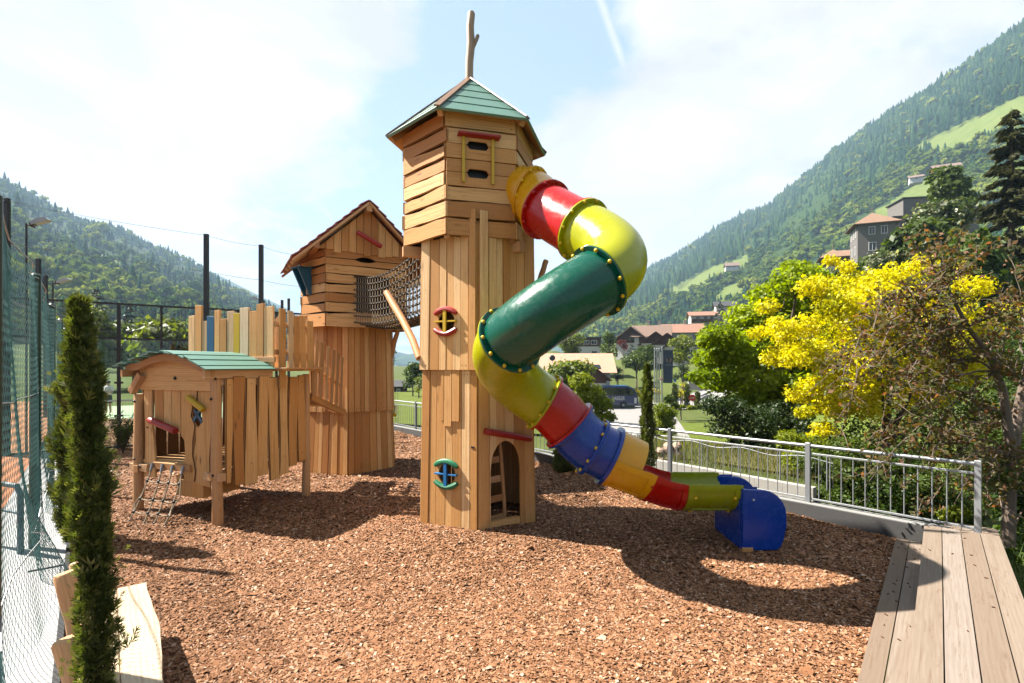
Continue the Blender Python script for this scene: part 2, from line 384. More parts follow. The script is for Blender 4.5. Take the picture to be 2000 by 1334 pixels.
M['lf_white']=leafmat('blossom',(.05,.09,.02),(.13,.17,.06),(.72,.72,.58),.3)
M['lf_red']=leafmat('plum_leaf',(.10,.02,.03),(.16,.03,.04),(.22,.06,.06),.4)
M['f_con']=leafmat('forest_conifer',(.012,.040,.024),(.026,.066,.030),(.060,.105,.040),.12,1.0,spec=0)
M['f_broad']=leafmat('forest_broadleaf',(.05,.10,.02),(.14,.20,.035),(.29,.33,.075),.3,1.0,spec=0)
# ================================================================== wooden towers
def ang(a): return Vector((math.cos(R(a)), math.sin(R(a)), 0))
def quadmap(BL,BR,TR,TL,W,H):
    BL,BR,TR,TL=map(Vector,(BL,BR,TR,TL)); nrm=(BR-BL).cross(TL-BL).normalized()
    def fn(a,b,w):
        u,v=a/W,b/H
        return BL*(1-u)*(1-v)+BR*u*(1-v)+TR*u*v+TL*(1-u)*v+nrm*w
    return fn
def wob(n,amp):
    k=[random.uniform(-1,1) for _ in range(n)]; return [amp*x for x in k]
def splits(W,w0,w1):
    xs=[0.0]
    while xs[-1]<W-w1*.6: xs.append(xs[-1]+random.uniform(w0,w1))
    f=W/xs[-1]; return [x*f for x in xs]
def plank_v(mb,fn,xl,xr,z0,z1,gap=.0035,wb=0.0,t=.028,bev=.006,dt=.008,n=5,endw=.0,m=0,tint=None):
    """vertical board"""
    L=wob(n,wb); Rr=wob(n,wb); a=xl+gap; b=xr-gap; o=[]
    zz0=z0+random.uniform(-endw,endw); zz1=z1+random.uniform(-endw,endw); s=random.uniform(-1,1)*endw*.6
    for i in range(n): o.append((b+Rr[i],zz0+(zz1+s-zz0)*i/(n-1)))
    for i in reversed(range(n)): o.append((a+L[i],zz0+(zz1-zz0)*i/(n-1)))
    if o[0][0]-o[-1][0] < .004: return
    tt=t+random.uniform(-dt,dt); mb.prism(o,fn,0,tt,bev,t=tint,m=m); c=(a+b)/2; nn=fn(0,0,1)-fn(0,0,0)
    for zz in (zz0+.07,zz1-.07):
        for xx in ((c-.03,c+.03) if b-a>.1 else (c,)): mb.screw(fn(xx,zz,tt),nn)
def plank_h(mb,fn,x0,x1,zl,zh,gap=.003,wb=.01,t=.03,bev=.008,dt=.006,n=6,m=0,end=.02,tint=None,cut=None):
    """horizontal board with waney edges"""
    a,b=x0+random.uniform(-end,end),x1+random.uniform(-end,end); lo=wob(n,wb); hi=wob(n,wb)
    ph=random.uniform(0,6.28); am=random.uniform(-1,1)*wb*1.6
    o=[(a+(b-a)*i/(n-1),zl+gap+abs(lo[i])*.6) for i in range(n)]
    top=[(a+(b-a)*i/(n-1),zh-gap-abs(hi[i])+am*math.sin(ph+2.2*i/(n-1))) for i in range(n)]
    tt=t+random.uniform(-dt,dt); mb.prism(o+top[::-1],fn,0,tt,bev,swap=True,m=m,t=tint,em=1); nn=fn(0,0,1)-fn(0,0,0)
    for xx in (a+.07,b-.07):
        for zz in (zl+.07,zh-.06): mb.screw(fn(xx,zz,tt),nn)
def hole_wall(mb,fn,W,H,xs,hole=None,**kw):
    """vertical boards on a W x H face; hole=(x0,x1,lower(x),upper(x)) is cut out of the boards"""
    for i in range(len(xs)-1):
        a,b=xs[i],xs[i+1]
        if not hole or b<=hole[0]+.004 or a>=hole[1]-.004: plank_v(mb,fn,a,b,0,H,**kw); continue
        t=random.random(); x0,x1,lo,hi=hole; th=.028+random.uniform(-.005,.005)
        segs=[]
        if a<x0-.004: segs.append((a,x0,0)); 
        segs.append((max(a,x0),min(b,x1),1))
        if b>x1+.004: segs.append((x1,b,0))
        off=(random.uniform(0,50),random.uniform(0,50))
        for (p,q,inside) in segs:
            p2=p+(.003 if p==a else 0); q2=q-(.003 if q==b else 0)
            if not inside:
                mb.prism([(p2,0),(q2,0),(q2,H),(p2,H)],fn,0,th,.002,off,t=t); continue
            xsq=[p2+(q2-p2)*k/6 for k in range(7)]
            mb.prism([(x,hi(x)) for x in xsq]+[(q2,H),(p2,H)],fn,0,th,.003,off,t=t)
            if lo and max(lo(x) for x in xsq)>.02: mb.prism([(p2,0),(q2,0)]+[(x,lo(x)) for x in xsq[::-1]],fn,0,th,.003,off,t=t)
def hexpts(O,Rr,a0,z): return [Vector((O[0],O[1],z))+ang(a0+60*k)*Rr for k in range(6)]

def curved_lid(p,q,bulge,r,nrm):
    p,q,bulge=Vector(p),Vector(q),Vector(bulge); pts=[]
    for i in range(9):
        u=i/8; pts.append(p.lerp(q,u)+bulge*(1-(2*u-1)**2)+Vector(nrm)*.02)
    return pts
# ------------------------------------------------ tall tower
T1=(-.57,8.63); A1=-86.4
t1=thing('play_tower','tall wooden play tower with green pyramid roof and colourful tube slide at its side','play tower',(T1[0],T1[1],0))
inner=MB()
# lower storey
b0,b1=hexpts(T1,1.03,A1,-.05),hexpts(T1,.985,A1,2.44)
fmap={}
mb=MB()
for k in range(6):
    i,j=(k-1)%6,k
    BL,BR,TR,TL=b0[i],b0[j],b1[j],b1[i]; W=(BR-BL).length; H=2.49; fn=quadmap(BL,BR,TR,TL,W,H); fmap[k]=(fn,W,H)
    xs=splits(W,.11,.19)
    if k==0:      # face to the left of the near edge: round window
        cx,cz,r=W*.475,.90,.155
        arcf=lambda x:math.sqrt(max(0,r*r-(x-cx)**2))
        hole_wall(mb,fn,W,H,xs,(cx-r,cx+r,lambda x:cz-arcf(x),lambda x:cz+arcf(x)))
    elif k==1:    # right face: arched doorway
        x0,x1,top=W*.20,W*.735,1.40; c=(x0+x1)/2; h=(x1-x0)/2
        hole_wall(mb,fn,W,H,xs,(x0,x1,None,lambda x:top-.42+.42*math.sqrt(max(0,1-((x-c)/h)**2))-.0))
    else: hole_wall(mb,fn,W,H,xs)
mb.build('lower_wall',[M['oak'],M['edge'],M['screw']],t1)
# upper storey skirt
c0,c1=hexpts(T1,1.035,A1,2.44),hexpts(T1,1.0,A1,4.62)
mb=MB()
for k in range(6):
    i,j=(k-1)%6,k
    BL,BR,TR,TL=c0[i],c0[j],c1[j],c1[i]; W=(BR-BL).length; H=2.18; fn=quadmap(BL,BR,TR,TL,W,H); fmap[k+10]=(fn,W,H)
    xs=splits(W,.10,.19)
    if k==0:
        cx,cz,r=W*.47,.74,.15; arcf=lambda x:math.sqrt(max(0,r*r-(x-cx)**2))
        hole_wall(mb,fn,W,H,xs,(cx-r,cx+r,lambda x:cz-arcf(x),lambda x:cz+arcf(x)),dt=.010)
    else: hole_wall(mb,fn,W,H,xs,dt=.012)
    if k==0:      # three longer boards hanging over the joint
        for a,b,d in ((.36,.42,.78),(.42,.56,.86),(.56,.70,.78)):
            mb.prism([(W*a+.004,-d),(W*b-.012,-d),(W*b-.004,-d+.012),(W*b-.004,-.003),(W*a+.004,-.003)],lambda x,y,w:fmap[0][0](x,2.49+y,w),.03,.055,.004)
    if k in (0,1):   # two tall boards lapping the cabin at the near edge
        for (a,b,h2) in (((.87,.985,2.40),) if k==0 else ((.015,.14,2.38),)):
            mb.prism([(W*a,.0),(W*b,0),(W*b,h2),(W*a,h2)],fn,.03,.055,.004)
mb.build('upper_wall',[M['oak'],M['edge'],M['screw']],t1)
# windows of the shaft
def eye(fn,cx,cz,r,lid,cross,name):
    n=(fn(cx,cz,1)-fn(cx,cz,0))
    for sg in (1,-1):
        fr=MB()
        w=r*1.33; p=[fn(cx-w,cz+sg*(r*.78),.055),fn(cx+w,cz+sg*(r*.78),.055)]; bul=(fn(cx,cz+sg*r*.48,0)-fn(cx,cz,0))
        pts=curved_lid(p[0],p[1],bul,.04,n*0); fr.tube(pts,[.030]+[.043]*7+[.030],8,t=.1)
        fr.build('window_lid',lid,t1,True)
    cr=MB(); cr.bar(fn(cx-r*1.3,cz,.055),fn(cx+r*1.3,cz,.055),.024,.055,up=n,t=.1); cr.bar(fn(cx,cz-r*1.12,.075),fn(cx,cz+r*1.12,.075),.055,.03,up=n,t=.1)
    cr.build('window_cross',cross,t1)
f,W,H=fmap[0]; eye(f,W*.475,.90,.155,M['p_green'],M['p_sky'],'')
f,W,H=fmap[10]; eye(f,W*.47,.74,.15,M['p_red'],M['p_yel'],'')
# plate
mb=MB(); f,W,H=fmap[0]; mb.box(f(W*.93,1.34,.036),(f(1,0,0)-f(0,0,0))*.028,Vector((0,0,.014)),(f(0,0,1)-f(0,0,0))*.004,t=0); mb.build('maker_plate',M['black'],t1)
# door log, sill, ladder inside
f,W,H=fmap[1]
mb=MB(); mb.log(f(W*.08,1.58,.07),f(W*.92,1.40,.07),.05,12,t=.2); mb.build('lintel_log',M['p_red'],t1,True)
mb=MB(); mb.box(f(W*.47,.11,-.03),(f(1,0,0)-f(0,0,0))*(W*.26),Vector((0,0,.09)),(f(0,0,1)-f(0,0,0))*.045); mb.build('door_sill',M['oak'],t1)
lad=MB(); La,Lb=f(W*.27,.0,-.14),f(W*.22,2.3,-.26); Ra,Rb=f(W*.60,.0,-.20),f(W*.48,2.3,-.32)
lad.log(La,Lb,.03,8,bow=.03); lad.log(Ra,Rb,.03,8,bow=-.05)
for i in range(7):
    u=.08+i*.13; lad.bar(La.lerp(Lb,u),Ra.lerp(Rb,u),.03,.10,up=(0,0,1))
lad.build('ladder',M['rob'],t1,True)
mb=MB()
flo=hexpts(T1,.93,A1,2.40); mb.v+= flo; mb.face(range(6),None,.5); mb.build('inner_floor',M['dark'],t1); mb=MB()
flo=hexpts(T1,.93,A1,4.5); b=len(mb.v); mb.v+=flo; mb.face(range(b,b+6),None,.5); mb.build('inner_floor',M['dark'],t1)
# cabin
HC=(-.70,8.60); HA=-75
def cab_face(k,z0,z1,Rr,C,a0):
    a,b=a0-30+60*k,a0+30+60*k
    BL=Vector((C[0],C[1],z0))+ang(a)*Rr; BR=Vector((C[0],C[1],z0))+ang(b)*Rr; up=Vector((0,0,z1-z0)); W=(BR-BL).length
    return quadmap(BL,BR,BR+up,BL+up,W,z1-z0),W,z1-z0
mb=MB(); CZ0,CZ1=4.43,6.28
rows=[0,.27,.52,.74,.95,1.15,1.37,1.60,1.85]
for k in range(6):
    fn,W,H=cab_face(k,CZ0,CZ1,1.06,HC,HA)
    for i in range(8):
        zl,zh=rows[i],rows[i+1]
        x1=W
        if k==1 and 1<=i<=4: 
            continue
        if k==0 and i in (4,5,6):
            # slotted rows: two rounded slots behind the yellow bars
            pass
        ends=.035 if k!=0 else .012
        if k==0:
            slot=(W*.29,W*.60)
            if i in (4,6):   # boards above the two slots are notched from below
                n0=.0; d=.085
                def sl(x,up): 
                    c=(slot[0]+slot[1])/2; h=(slot[1]-slot[0])/2; q=abs(x-c)/h
                    return d*(1-max(0,(q-.62)/.38)**2)**.5 if q<1 else 0
                xs=[0]+[slot[0]+(slot[1]-slot[0])*j/12 for j in range(13)]+[W]
                lowr=[(x,zl+.004+(sl(x,1)*.72 if 0<j<14 else 0)) for j,x in enumerate(xs)]
                mb.prism(lowr+[(W,zh-.012),(W*.5,zh-.004),(0,zh-.010)],fn,0,.034,.004,swap=True)
                continue
            if i in (3,5):
                xs=[0]+[slot[0]+(slot[1]-slot[0])*j/12 for j in range(13)]+[W]
                topr=[(x,zh-.004-(sl2(x) if 0<j<14 else 0)) for j,x in enumerate(xs)] if False else [(x,zh-.004-((lambda q:.062*(1-max(0,(q-.62)/.38)**2)**.5 if q<1 else 0)(abs(x-(slot[0]+slot[1])/2)/((slot[1]-slot[0])/2)))) for x in xs]
                mb.prism([(0,zl+.006),(W,zl+.004)]+topr[::-1],fn,0,.032+.004*(i==5),.004,swap=True)
                continue
        plank_h(mb,fn,-.02 if i else -.03,x1+(.02 if k else 0.0),zl,zh,wb=.026 if k else .014,end=ends,t=.036,dt=.016)
mb.build('cabin_wall',[M['live'],M['edge'],M['screw']],t1)
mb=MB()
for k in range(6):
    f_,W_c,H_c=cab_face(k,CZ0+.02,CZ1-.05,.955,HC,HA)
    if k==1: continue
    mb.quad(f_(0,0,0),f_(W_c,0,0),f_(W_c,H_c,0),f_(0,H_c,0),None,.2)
mb.build('inner_lining',M['black'],t1)  # added black sheets stand in for the darkness inside the cabin
fn,W,H=cab_face(0,CZ0,CZ1,1.06,HC,HA); n=fn(0,0,1)-fn(0,0,0); ex=(fn(1,0,0)-fn(0,0,0))
for x in (W*.235,W*.655): wf=MB(); wf.bar(fn(x,.80,.06),fn(x,1.47,.06),.045,.04,up=n,t=.1); wf.build('window_bar',M['p_yel'],t1)
wf=MB(); wf.box(fn(W*.45,1.49,.10),ex*(W*.30),n*.075,Vector((0,0,.014)),t=.1); wf.build('window_shelf',M['p_red'],t1)
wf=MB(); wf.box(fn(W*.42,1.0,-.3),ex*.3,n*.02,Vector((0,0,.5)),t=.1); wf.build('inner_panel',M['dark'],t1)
# cabin corner boards + floor beams under the cabin
for k in range(6):
    mb=MB(); a=HA-30+60*k
    c=Vector((HC[0],HC[1],0))+ang(a)*1.00
    mb.bar(c+Vector((0,0,4.40)),c+Vector((0,0,6.25)),.09,.09,up=ang(a)); mb.build('corner_post',M['rob'],t1)
for a in (-40,20,80,140,200): 
    mb=MB(); c=Vector((HC[0],HC[1],4.34)); mb.bar(c+ang(a)*.8,c+ang(a)*1.12,.12,.16); mb.build('floor_beam',M['rob'],t1)
# roof
RC=(-.72,8.60); apex=Vector((-.71,8.6,7.30)); ez=6.17
rf=MB(); rfu=MB(); hips=MB()
ev=[Vector((RC[0],RC[1],ez))+ang(HA-30+60*k)*1.335 for k in range(6)]
for k in range(6):
    a,b=ev[k],ev[(k+1)%6]; nrm=(b-a).cross(apex-a).normalized(); nb=5; L=((a+b)/2-apex).length; W=(b-a).length
    for i in range(nb):
        u0,u1=i/nb,(i+1.03)/nb; u1=min(u1,.995)
        q=[a.lerp(apex,u0),b.lerp(apex,u0),b.lerp(apex,u1),a.lerp(apex,u1)]
        h0,h1=.034,.024; off=(random.uniform(0,9),random.uniform(0,9)); t=random.random()
        bot=[p-nrm*.006 for p in q]; top=[q[0]+nrm*h0,q[1]+nrm*h0,q[2]+nrm*h1,q[3]+nrm*h1]
        v0=len(rf.v); rf.v+=bot+top; U=lambda x,y:(y+off[0],x+off[1])
        rf.face([v0+4,v0+5,v0+6,v0+7],[U(0,0),U(W,0),U(W,.2),U(0,.2)],t); rf.face([v0+3,v0+2,v0+1,v0],None,t,1); rf.face([v0,v0+1,v0+5,v0+4],[U(0,0),U(W,0),U(W,.04),U(0,.04)],t)
        rf.face([v0+1,v0+2,v0+6,v0+5],None,t); rf.face([v0+3,v0,v0+4,v0+7],None,t)
    hips.bar(a+Vector((0,0,.062))-(apex-a).normalized()*.03,apex+Vector((0,0,.05)),.09,.022,up=(nrm+Vector((0,0,1))))
o=rf.build('roof',[M['p_roofgreen'],M['oak2']],t1)
hips.build('hip_strip',M['p_brown'],o)
mb=MB()
for k in range(6):
    a=ev[k]; mb.bar(a.lerp(apex,.06)-Vector((0,0,.075)),a.lerp(apex,.7)-Vector((0,0,.075)),.075,.11)
mb.build('rafter',M['rob'],o)
mb=MB(); mb.tube([(-.72,8.6,7.2),(-.715,8.6,7.6),(-.69,8.6,7.9),(-.70,8.6,8.2),(-.685,8.6,8.42),(-.685,8.6,8.45)],[.068,.066,.07,.062,.066,.045],10)
mb.tube([(-.68,8.6,7.78),(-.62,8.6,7.92),(-.575,8.58,8.03),(-.56,8.58,8.05)],[.03,.03,.034,.02],8); mb.build('finial_branch',M['grey'],t1,True)
# leaning support logs fixed to the tower
mb=MB(); mb.tube([P(819,700,8.05),P(806,664,8.3),P(786,624,8.7),P(768,594,9.0),P(755,571,9.2)],[.055,.06,.062,.066,.060],10); mb.build('support_log',M['rob'],t1,True)
mb=MB(); mb.log(P(1052,552,9.1),P(1067,509,9.2),.05,10,wob=.004); mb.build('support_log',M['rob'],t1,True)

# ------------------------------------------------ second tower
T2=(-3.97,12.83); A2=-79
t2=thing('play_tower','shorter wooden play tower with red gable roof and blue shutters','play tower',(T2[0],T2[1],0))
mb=MB()
d0,d1=hexpts(T2,1.13,A2,-.05),hexpts(T2,1.05,A2,1.44)
for k in range(6):
    i,j=(k-1)%6,k; BL,BR,TR,TL=d0[i],d0[j],d1[j],d1[i]; W=(BR-BL).length; fn=quadmap(BL,BR,TR,TL,W,1.49)
    if k==2:
        x0,x1=W*.22,W*.62; hole_wall(mb,fn,W,1.49,splits(W,.11,.2),(x0,x1,None,lambda x:1.30))
    else: hole_wall(mb,fn,W,1.49,splits(W,.10,.19))
mb.build('lower_wall',[M['oak2'],M['edge'],M['screw']],t2)
mb=MB()
d0,d1=hexpts(T2,1.10,A2,1.43),hexpts(T2,1.04,A2,3.75)
for k in range(6):
    i,j=(k-1)%6,k; BL,BR,TR,TL=d0[i],d0[j],d1[j],d1[i]; W=(BR-BL).length; fn=quadmap(BL,BR,TR,TL,W,2.32)
    hole_wall(mb,fn,W,2.32,splits(W,.10,.2),None,endw=.012,dt=.012)
mb.build('upper_wall',[M['oak2'],M['edge'],M['screw']],t2)
mb=MB(); f=fn; c=hexpts(T2,1.12,A2,1.32); mb.log(c[1].lerp(c[2],.05)+Vector((.06,-.05,-.02)),c[1].lerp(c[2],.75)+Vector((.06,-.05,.12)),.045,10,t=.1); mb.build('lintel_log',M['p_yel'],t2,True)
# cabin : front-left, front-right ... plan
FL=P(636,715,11.4); FR=P(793,715,12.3); Lv=P(590,715,12.1)
fd=(FR-FL).normalized(); bk=Vector((-fd.y,fd.x,0)); 
plan=[Lv,FL,FR,FR+bk*.95+fd*.25,FR+bk*1.9-fd*.3,FL+bk*1.9+fd*.1]
mb=MB(); Z0,Z1=3.44,5.12
for k in range(6):
    a,b=plan[k].copy(),plan[(k+1)%6].copy(); a.z=b.z=Z0; up=Vector((0,0,Z1-Z0)); W=(b-a).length; fn=quadmap(a,b,b+up,a+up,W,Z1-Z0)
    rr=[0,.27,.49,.71,.92,1.13,1.33,1.50,1.68]
    for i in range(8):
        zl,zh=rr[i]-(.06 if i==0 else 0),rr[i+1]
        if k==1 and 1<=i<=4:   # doorway behind the rope bridge
            plank_h(mb,fn,-.02,W*.36,zl,zh,wb=.014,end=.01); plank_h(mb,fn,W*.78,W,zl,zh,wb=.014,end=.01)
        elif k==1 and i in (6,7):
            c,h=W*.475,.24; xs=[0]+[c-h+2*h*j/10 for j in range(11)]+[W]
            if i==6: mb.prism([(0,zl+.004),(W*.5,zl+.02),(W,zl+.008)]+[(x,zh-.02-(0 if abs(x-c)>=h else .045*(1-((x-c)/h)**2))) for x in xs[::-1]],fn,0,.036,.006,swap=True)
            else: mb.prism([(x,zl-.005+(0 if abs(x-c)>=h else .065*(1-((x-c)/h)**2))) for x in xs]+[(W,zh),(0,zh)],fn,0,.032,.006,swap=True)
        else: plank_h(mb,fn,-.02,W+.02,zl,zh,wb=.020,end=.02,dt=.014)
mb.build('cabin_wall',[M['live'],M['edge'],M['screw']],t2)
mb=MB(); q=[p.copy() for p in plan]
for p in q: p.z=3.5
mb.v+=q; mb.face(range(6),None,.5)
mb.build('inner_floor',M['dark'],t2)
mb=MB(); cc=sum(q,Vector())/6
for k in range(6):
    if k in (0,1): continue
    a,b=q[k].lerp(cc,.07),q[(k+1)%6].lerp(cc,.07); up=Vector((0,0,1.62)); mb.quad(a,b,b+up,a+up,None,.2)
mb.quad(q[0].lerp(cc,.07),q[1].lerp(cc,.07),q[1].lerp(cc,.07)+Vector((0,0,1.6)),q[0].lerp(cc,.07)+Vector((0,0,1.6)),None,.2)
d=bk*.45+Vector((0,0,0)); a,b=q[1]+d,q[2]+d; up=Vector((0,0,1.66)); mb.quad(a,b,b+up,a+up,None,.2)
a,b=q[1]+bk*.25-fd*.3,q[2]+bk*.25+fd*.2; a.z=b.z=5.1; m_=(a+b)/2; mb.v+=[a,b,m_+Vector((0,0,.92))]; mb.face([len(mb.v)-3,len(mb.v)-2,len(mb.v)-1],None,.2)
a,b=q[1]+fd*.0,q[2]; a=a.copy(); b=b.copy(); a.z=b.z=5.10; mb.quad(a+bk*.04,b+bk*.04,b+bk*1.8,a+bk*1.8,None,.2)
mb.build('inner_lining',M['black'],t2)  # black planes added behind gaps and openings to imitate the dark interior
# sun-ray carving above the eye opening and fence bars inside
# gable
mid=(FL+FR)/2; pk=mid+(-bk)*.30; pk.z=6.25; pk+= fd*(-.02)
tl,tr=1.60,1.62; zl_,zr_=4.80,4.68
el=pk-fd*tl; el.z=zl_; er=pk+fd*tr; er.z=zr_
gb=MB(); g0=mid-bk*.03; g0.z=5.06
fn=lambda a,b,w: g0+fd*a+Vector((0,0,b))-bk*w
slL=(6.25-zl_)/tl; slR=(6.25-zr_)/tr; H0=6.25-5.06-.12
xs=[-1.25+.165*i for i in range(16)]
for i in range(15):
    a,b=xs[i]+.004,xs[i+1]-.004
    ha=H0-(slL*-a if a<0 else slR*a)-.02; hb=H0-(slL*-b if b<0 else slR*b)-.02
    if min(ha,hb)<.06: continue
    lo=.02+random.uniform(-.06,.02)
    gb.prism([(a,lo),(b,lo-random.uniform(-.03,.03)),(b,hb),(a,ha)],fn,0,.03+random.uniform(-.008,.008),.006)
gb.build('gable_wall',M['live'],t2)
rf=MB()
for sd,(e,tt) in enumerate(((el,tl),(er,tr))):
    nC,nR=12,9; D=2.5
    slope=(pk-e); L=slope.length; nrm=(slope.cross(bk) if sd==0 else bk.cross(slope)).normalized()
    if nrm.z<0: nrm=-nrm
    for r in range(nR):
        u0=r/nR; u1=(r+1.12)/nR
        for c in range(nC):
            v0=D*c/nC+random.uniform(-.006,.006); v1=D*(c+1)/nC-.01
            a=e+slope*u0+bk*v0; sx=bk*(v1-v0); sy=slope*(min(u1,1)-u0); t=random.random(); lift=random.uniform(0,.01)
            q=[a,a+sx,a+sx+sy,a+sy]; th=[.052+lift,.052+lift,.022,.022]; top=[p+nrm*h for p,h in zip(q,th)]; bot=[p+nrm*(h-.022) for p,h in zip(q,th)]
            k=len(rf.v); rf.v+=bot+top; uo=random.uniform(0,30)
            uvq=[(uo,uo),(uo+.2,uo),(uo+.2,uo+.2),(uo,uo+.2)]
            for fc in ([4,5,6,7],[3,2,1,0],[0,1,5,4],[1,2,6,5],[2,3,7,6],[3,0,4,7]):
                rf.face([k+x for x in fc],uvq,t)
ro=rf.build('roof',M['p_roofred'],t2)
mb=MB()
for e in (el,er):
    d=(pk-e).normalized()
    mb.bar(e+bk*.06-Vector((0,0,.05)),pk+bk*.06-Vector((0,0,.05)),.05,.12,up=bk)
    mb.bar(e+bk*2.4-Vector((0,0,.05)),pk+bk*2.4-Vector((0,0,.05)),.05,.12,up=bk)
    for v in (.5,1.0,1.5,2.0): mb.bar(e+bk*v+d*.02-Vector((0,0,.045)),pk+bk*v-Vector((0,0,.045)),.07,.09,up=bk)
mb.bar(pk-Vector((0,0,.16))+bk*.02,pk+bk*2.4-Vector((0,0,.16)),.13,.16)
for s_ in (-1.15,1.15): 
    p=mid+fd*s_; p.z=5.12; mb.bar(p-bk*.28,p+bk*2.1,.12,.13)
mb.build('rafter',M['rob'],ro)
mb=MB(); mb.log(P(697,453,11.55),P(746,482,11.75),.055,12,t=.2); mb.build('roof_log',M['p_red'],t2,True)
sh=MB(); a=plan[0].copy(); b=plan[1].copy(); lm=a.lerp(b,.32); ln=Vector((b.y-a.y,-(b.x-a.x),0)).normalized()
if ln.y>0: ln=-ln
ldir=(b-a).normalized()
for dx in (-.10,.16):
    top=lm+ldir*dx+Vector((0,0,4.72-lm.z)); bot=lm+ldir*(dx+.03)+Vector((0,0,4.12-lm.z))
    v=[top+ln*.05,top+ln*.36,bot+ln*.10,bot+ln*.05]
    k=len(sh.v); w=ldir*.022; sh.v+=[p-w for p in v]+[p+w for p in v]
    for fc in ([0,1,2,3],[7,6,5,4],[0,4,5,1],[1,5,6,2],[2,6,7,3],[3,7,4,0]): sh.face([k+x for x in fc],[(0,0),(.1,0),(.1,.6),(0,.6)],.2)
sh.box(lm+ldir*.03+ln*.2+Vector((0,0,4.735-lm.z)),ldir*.2,ln*.17,Vector((0,0,.012)),t=.1)
sh.build('window_shutter',M['p_teal'],t2)
mb=MB(); mb.tube([P(765,696,12.6),P(770,668,12.5),P(776,650,12.4),P(775,630,12.35)],[.055,.06,.055,.05],8); mb.build('support_log',M['rob'],t2,True)
mb=MB(); mb.bar(P(756,638,12.0),P(785,638,12.2),.14,.16); mb.build('floor_beam',M['rob'],t2)

# ------------------------------------------------ rope net bridge
nbT=thing('net_bridge','beige rope net bridge with black clips hanging between the two wooden towers','rope bridge',tuple(P(750,620,10.3)))
s1=FL+fd*.62; s2=FL+fd*1.55
e1=Vector((T1[0],T1[1],0))+ang(182)*.93; e2=Vector((T1[0],T1[1],0))+ang(122)*.95
e1=Vector((-1.42,8.35,0)); e2=Vector((-1.30,9.25,0))
def brp(side,u,h):
    a=(s1 if side==0 else s2); b=(e1 if side==0 else e2); p=a.lerp(b,u); sag=.10*math.sin(math.pi*u)
    p.z=3.50+(3.42-3.50)*u-sag+h*(1-.10*math.sin(math.pi*u)); return p
rp=MB(); cl=MB(); nU=24; hs=[0,.15,.30,.45,.60,.75,.90,1.04]
def clip(p,ax):
    cl.bar(p-ax*.035,p+ax*.035,.034,.034,t=.3,bev=.008)
for side in (0,1):
    for h in hs:
        rp.tube([brp(side,i/nU,h) for i in range(nU+1)],.0085,5)
    for i in range(nU+1):
        u=i/nU; rp.tube([brp(side,u,h) for h in hs],.0085,5)
        for h in hs:
            p=brp(side,u,h); clip(p,(brp(side,min(1,u+.02),h)-brp(side,max(0,u-.02),h)).normalized())
for i in range(nU+1):
    u=i/nU; pts=[]
    for j in range(8):
        p=brp(0,u,0).lerp(brp(1,u,0),j/7); p.z-=.09*math.sin(math.pi*j/7); pts.append(p); 
        if 0<j<7: clip(p,fd)
    rp.tube(pts,.0085,5)
for j in range(1,7):
    rp.tube([brp(0,i/nU,0).lerp(brp(1,i/nU,0),j/7)-Vector((0,0,.09*math.sin(math.pi*j/7))) for i in range(nU+1)],.0085,5)
off_=len(rp.v); rp.v+=cl.v; rp.f+=[tuple(x+off_ for x in f_) for f_ in cl.f]; rp.uv+=cl.uv; rp.t+=cl.t; rp.m+=[1]*len(cl.f)
rp.build('rope_net',[M['rope'],M['blackpl']],nbT)
fb=MB()
for j in range(9):
    u0,u1=j/9+.004,(j+1)/9-.004
    for (x0,x1) in ((.30,.49),(.51,.70)):
        a,b,c,d=[brp(0,u,0).lerp(brp(1,u,0),x)+Vector((0,0,-.03)) for u,x in ((u0,x0),(u1,x0),(u1,x1),(u0,x1))]
        fb.bar((a+d)/2,(b+c)/2,(d-a).length,.03)
fb.build('walkway_mat',M['dark'],nbT)

# ------------------------------------------------ playhouse on stilts
EX=Vector((-.9347,.355,0)); EY=Vector((.355,.9347,0)); PH0=Vector((-4.667,8.117,0))
def H(s,u,z): return PH0+EX*s+EY*u+Vector((0,0,z))
ph=thing('playhouse','small wooden playhouse on stilts with wavy green roof beside the fence','playhouse',tuple(H(.9,.9,0)))
for (s,u,z1,r) in ((0,0,2.38,.085),(1.84,0,2.02,.082),(0.0,1.92,2.35,.075),(1.84,1.92,2.3,.075)):
    mb=MB()
    top=H(s,u,z1)+(EX*.05 if (s==0 and u==0) else Vector((0,0,0))); mb.log(H(s+(.02 if s>1 else 0),u,-.06),top,r,14,wob=.008,taper=.9); mb.build('post',M['rob'],ph,True)
    # dark bolt heads
fl=MB()
for i in range(9):
    u0=.02+i*.2; fl.prism([(-.02,u0),(1.80,u0),(1.80,u0+.19),(-.02,u0+.19)],lambda a,b,w:H(a+.03,b,.86+w),0,.045,.005,swap=True)
fl.build('floor',M['oak'],ph)
for (a,b,w_,h_) in ((H(-.12,-.0,.74),H(.25,-.0,.74),.1,.12),(H(1.55,-.02,.78),H(1.98,-.02,.78),.1,.12),(H(.05,-.1,.76),H(.05,2.05,.72),.1,.12),(H(1.78,-.1,.76),H(1.78,2.0,.74),.1,.12),(H(.05,.0,2.24),H(.05,2.0,2.24),.1,.12),(H(1.76,-.02,2.24),H(1.76,2,2.24),.1,.12),(H(.0,1.92,.8),H(1.84,1.92,.8),.1,.12),(H(.55,-.03,.84),H(1.42,-.03,.84),.06,.11),(H(1.90,-.08,2.06),H(1.66,-.08,2.36),.09,.11)):
    bm_=MB(); bm_.bar(a,b,w_,h_); bm_.build('floor_beam' if b.z<1.5 else 'wall_beam',M['rob'],ph)
def rz(s): return 2.43+.27*math.sin(max(0,min(1,(s+.12)/2.12))*math.pi)**1.15 + (.045 if s>1.7 else 0)
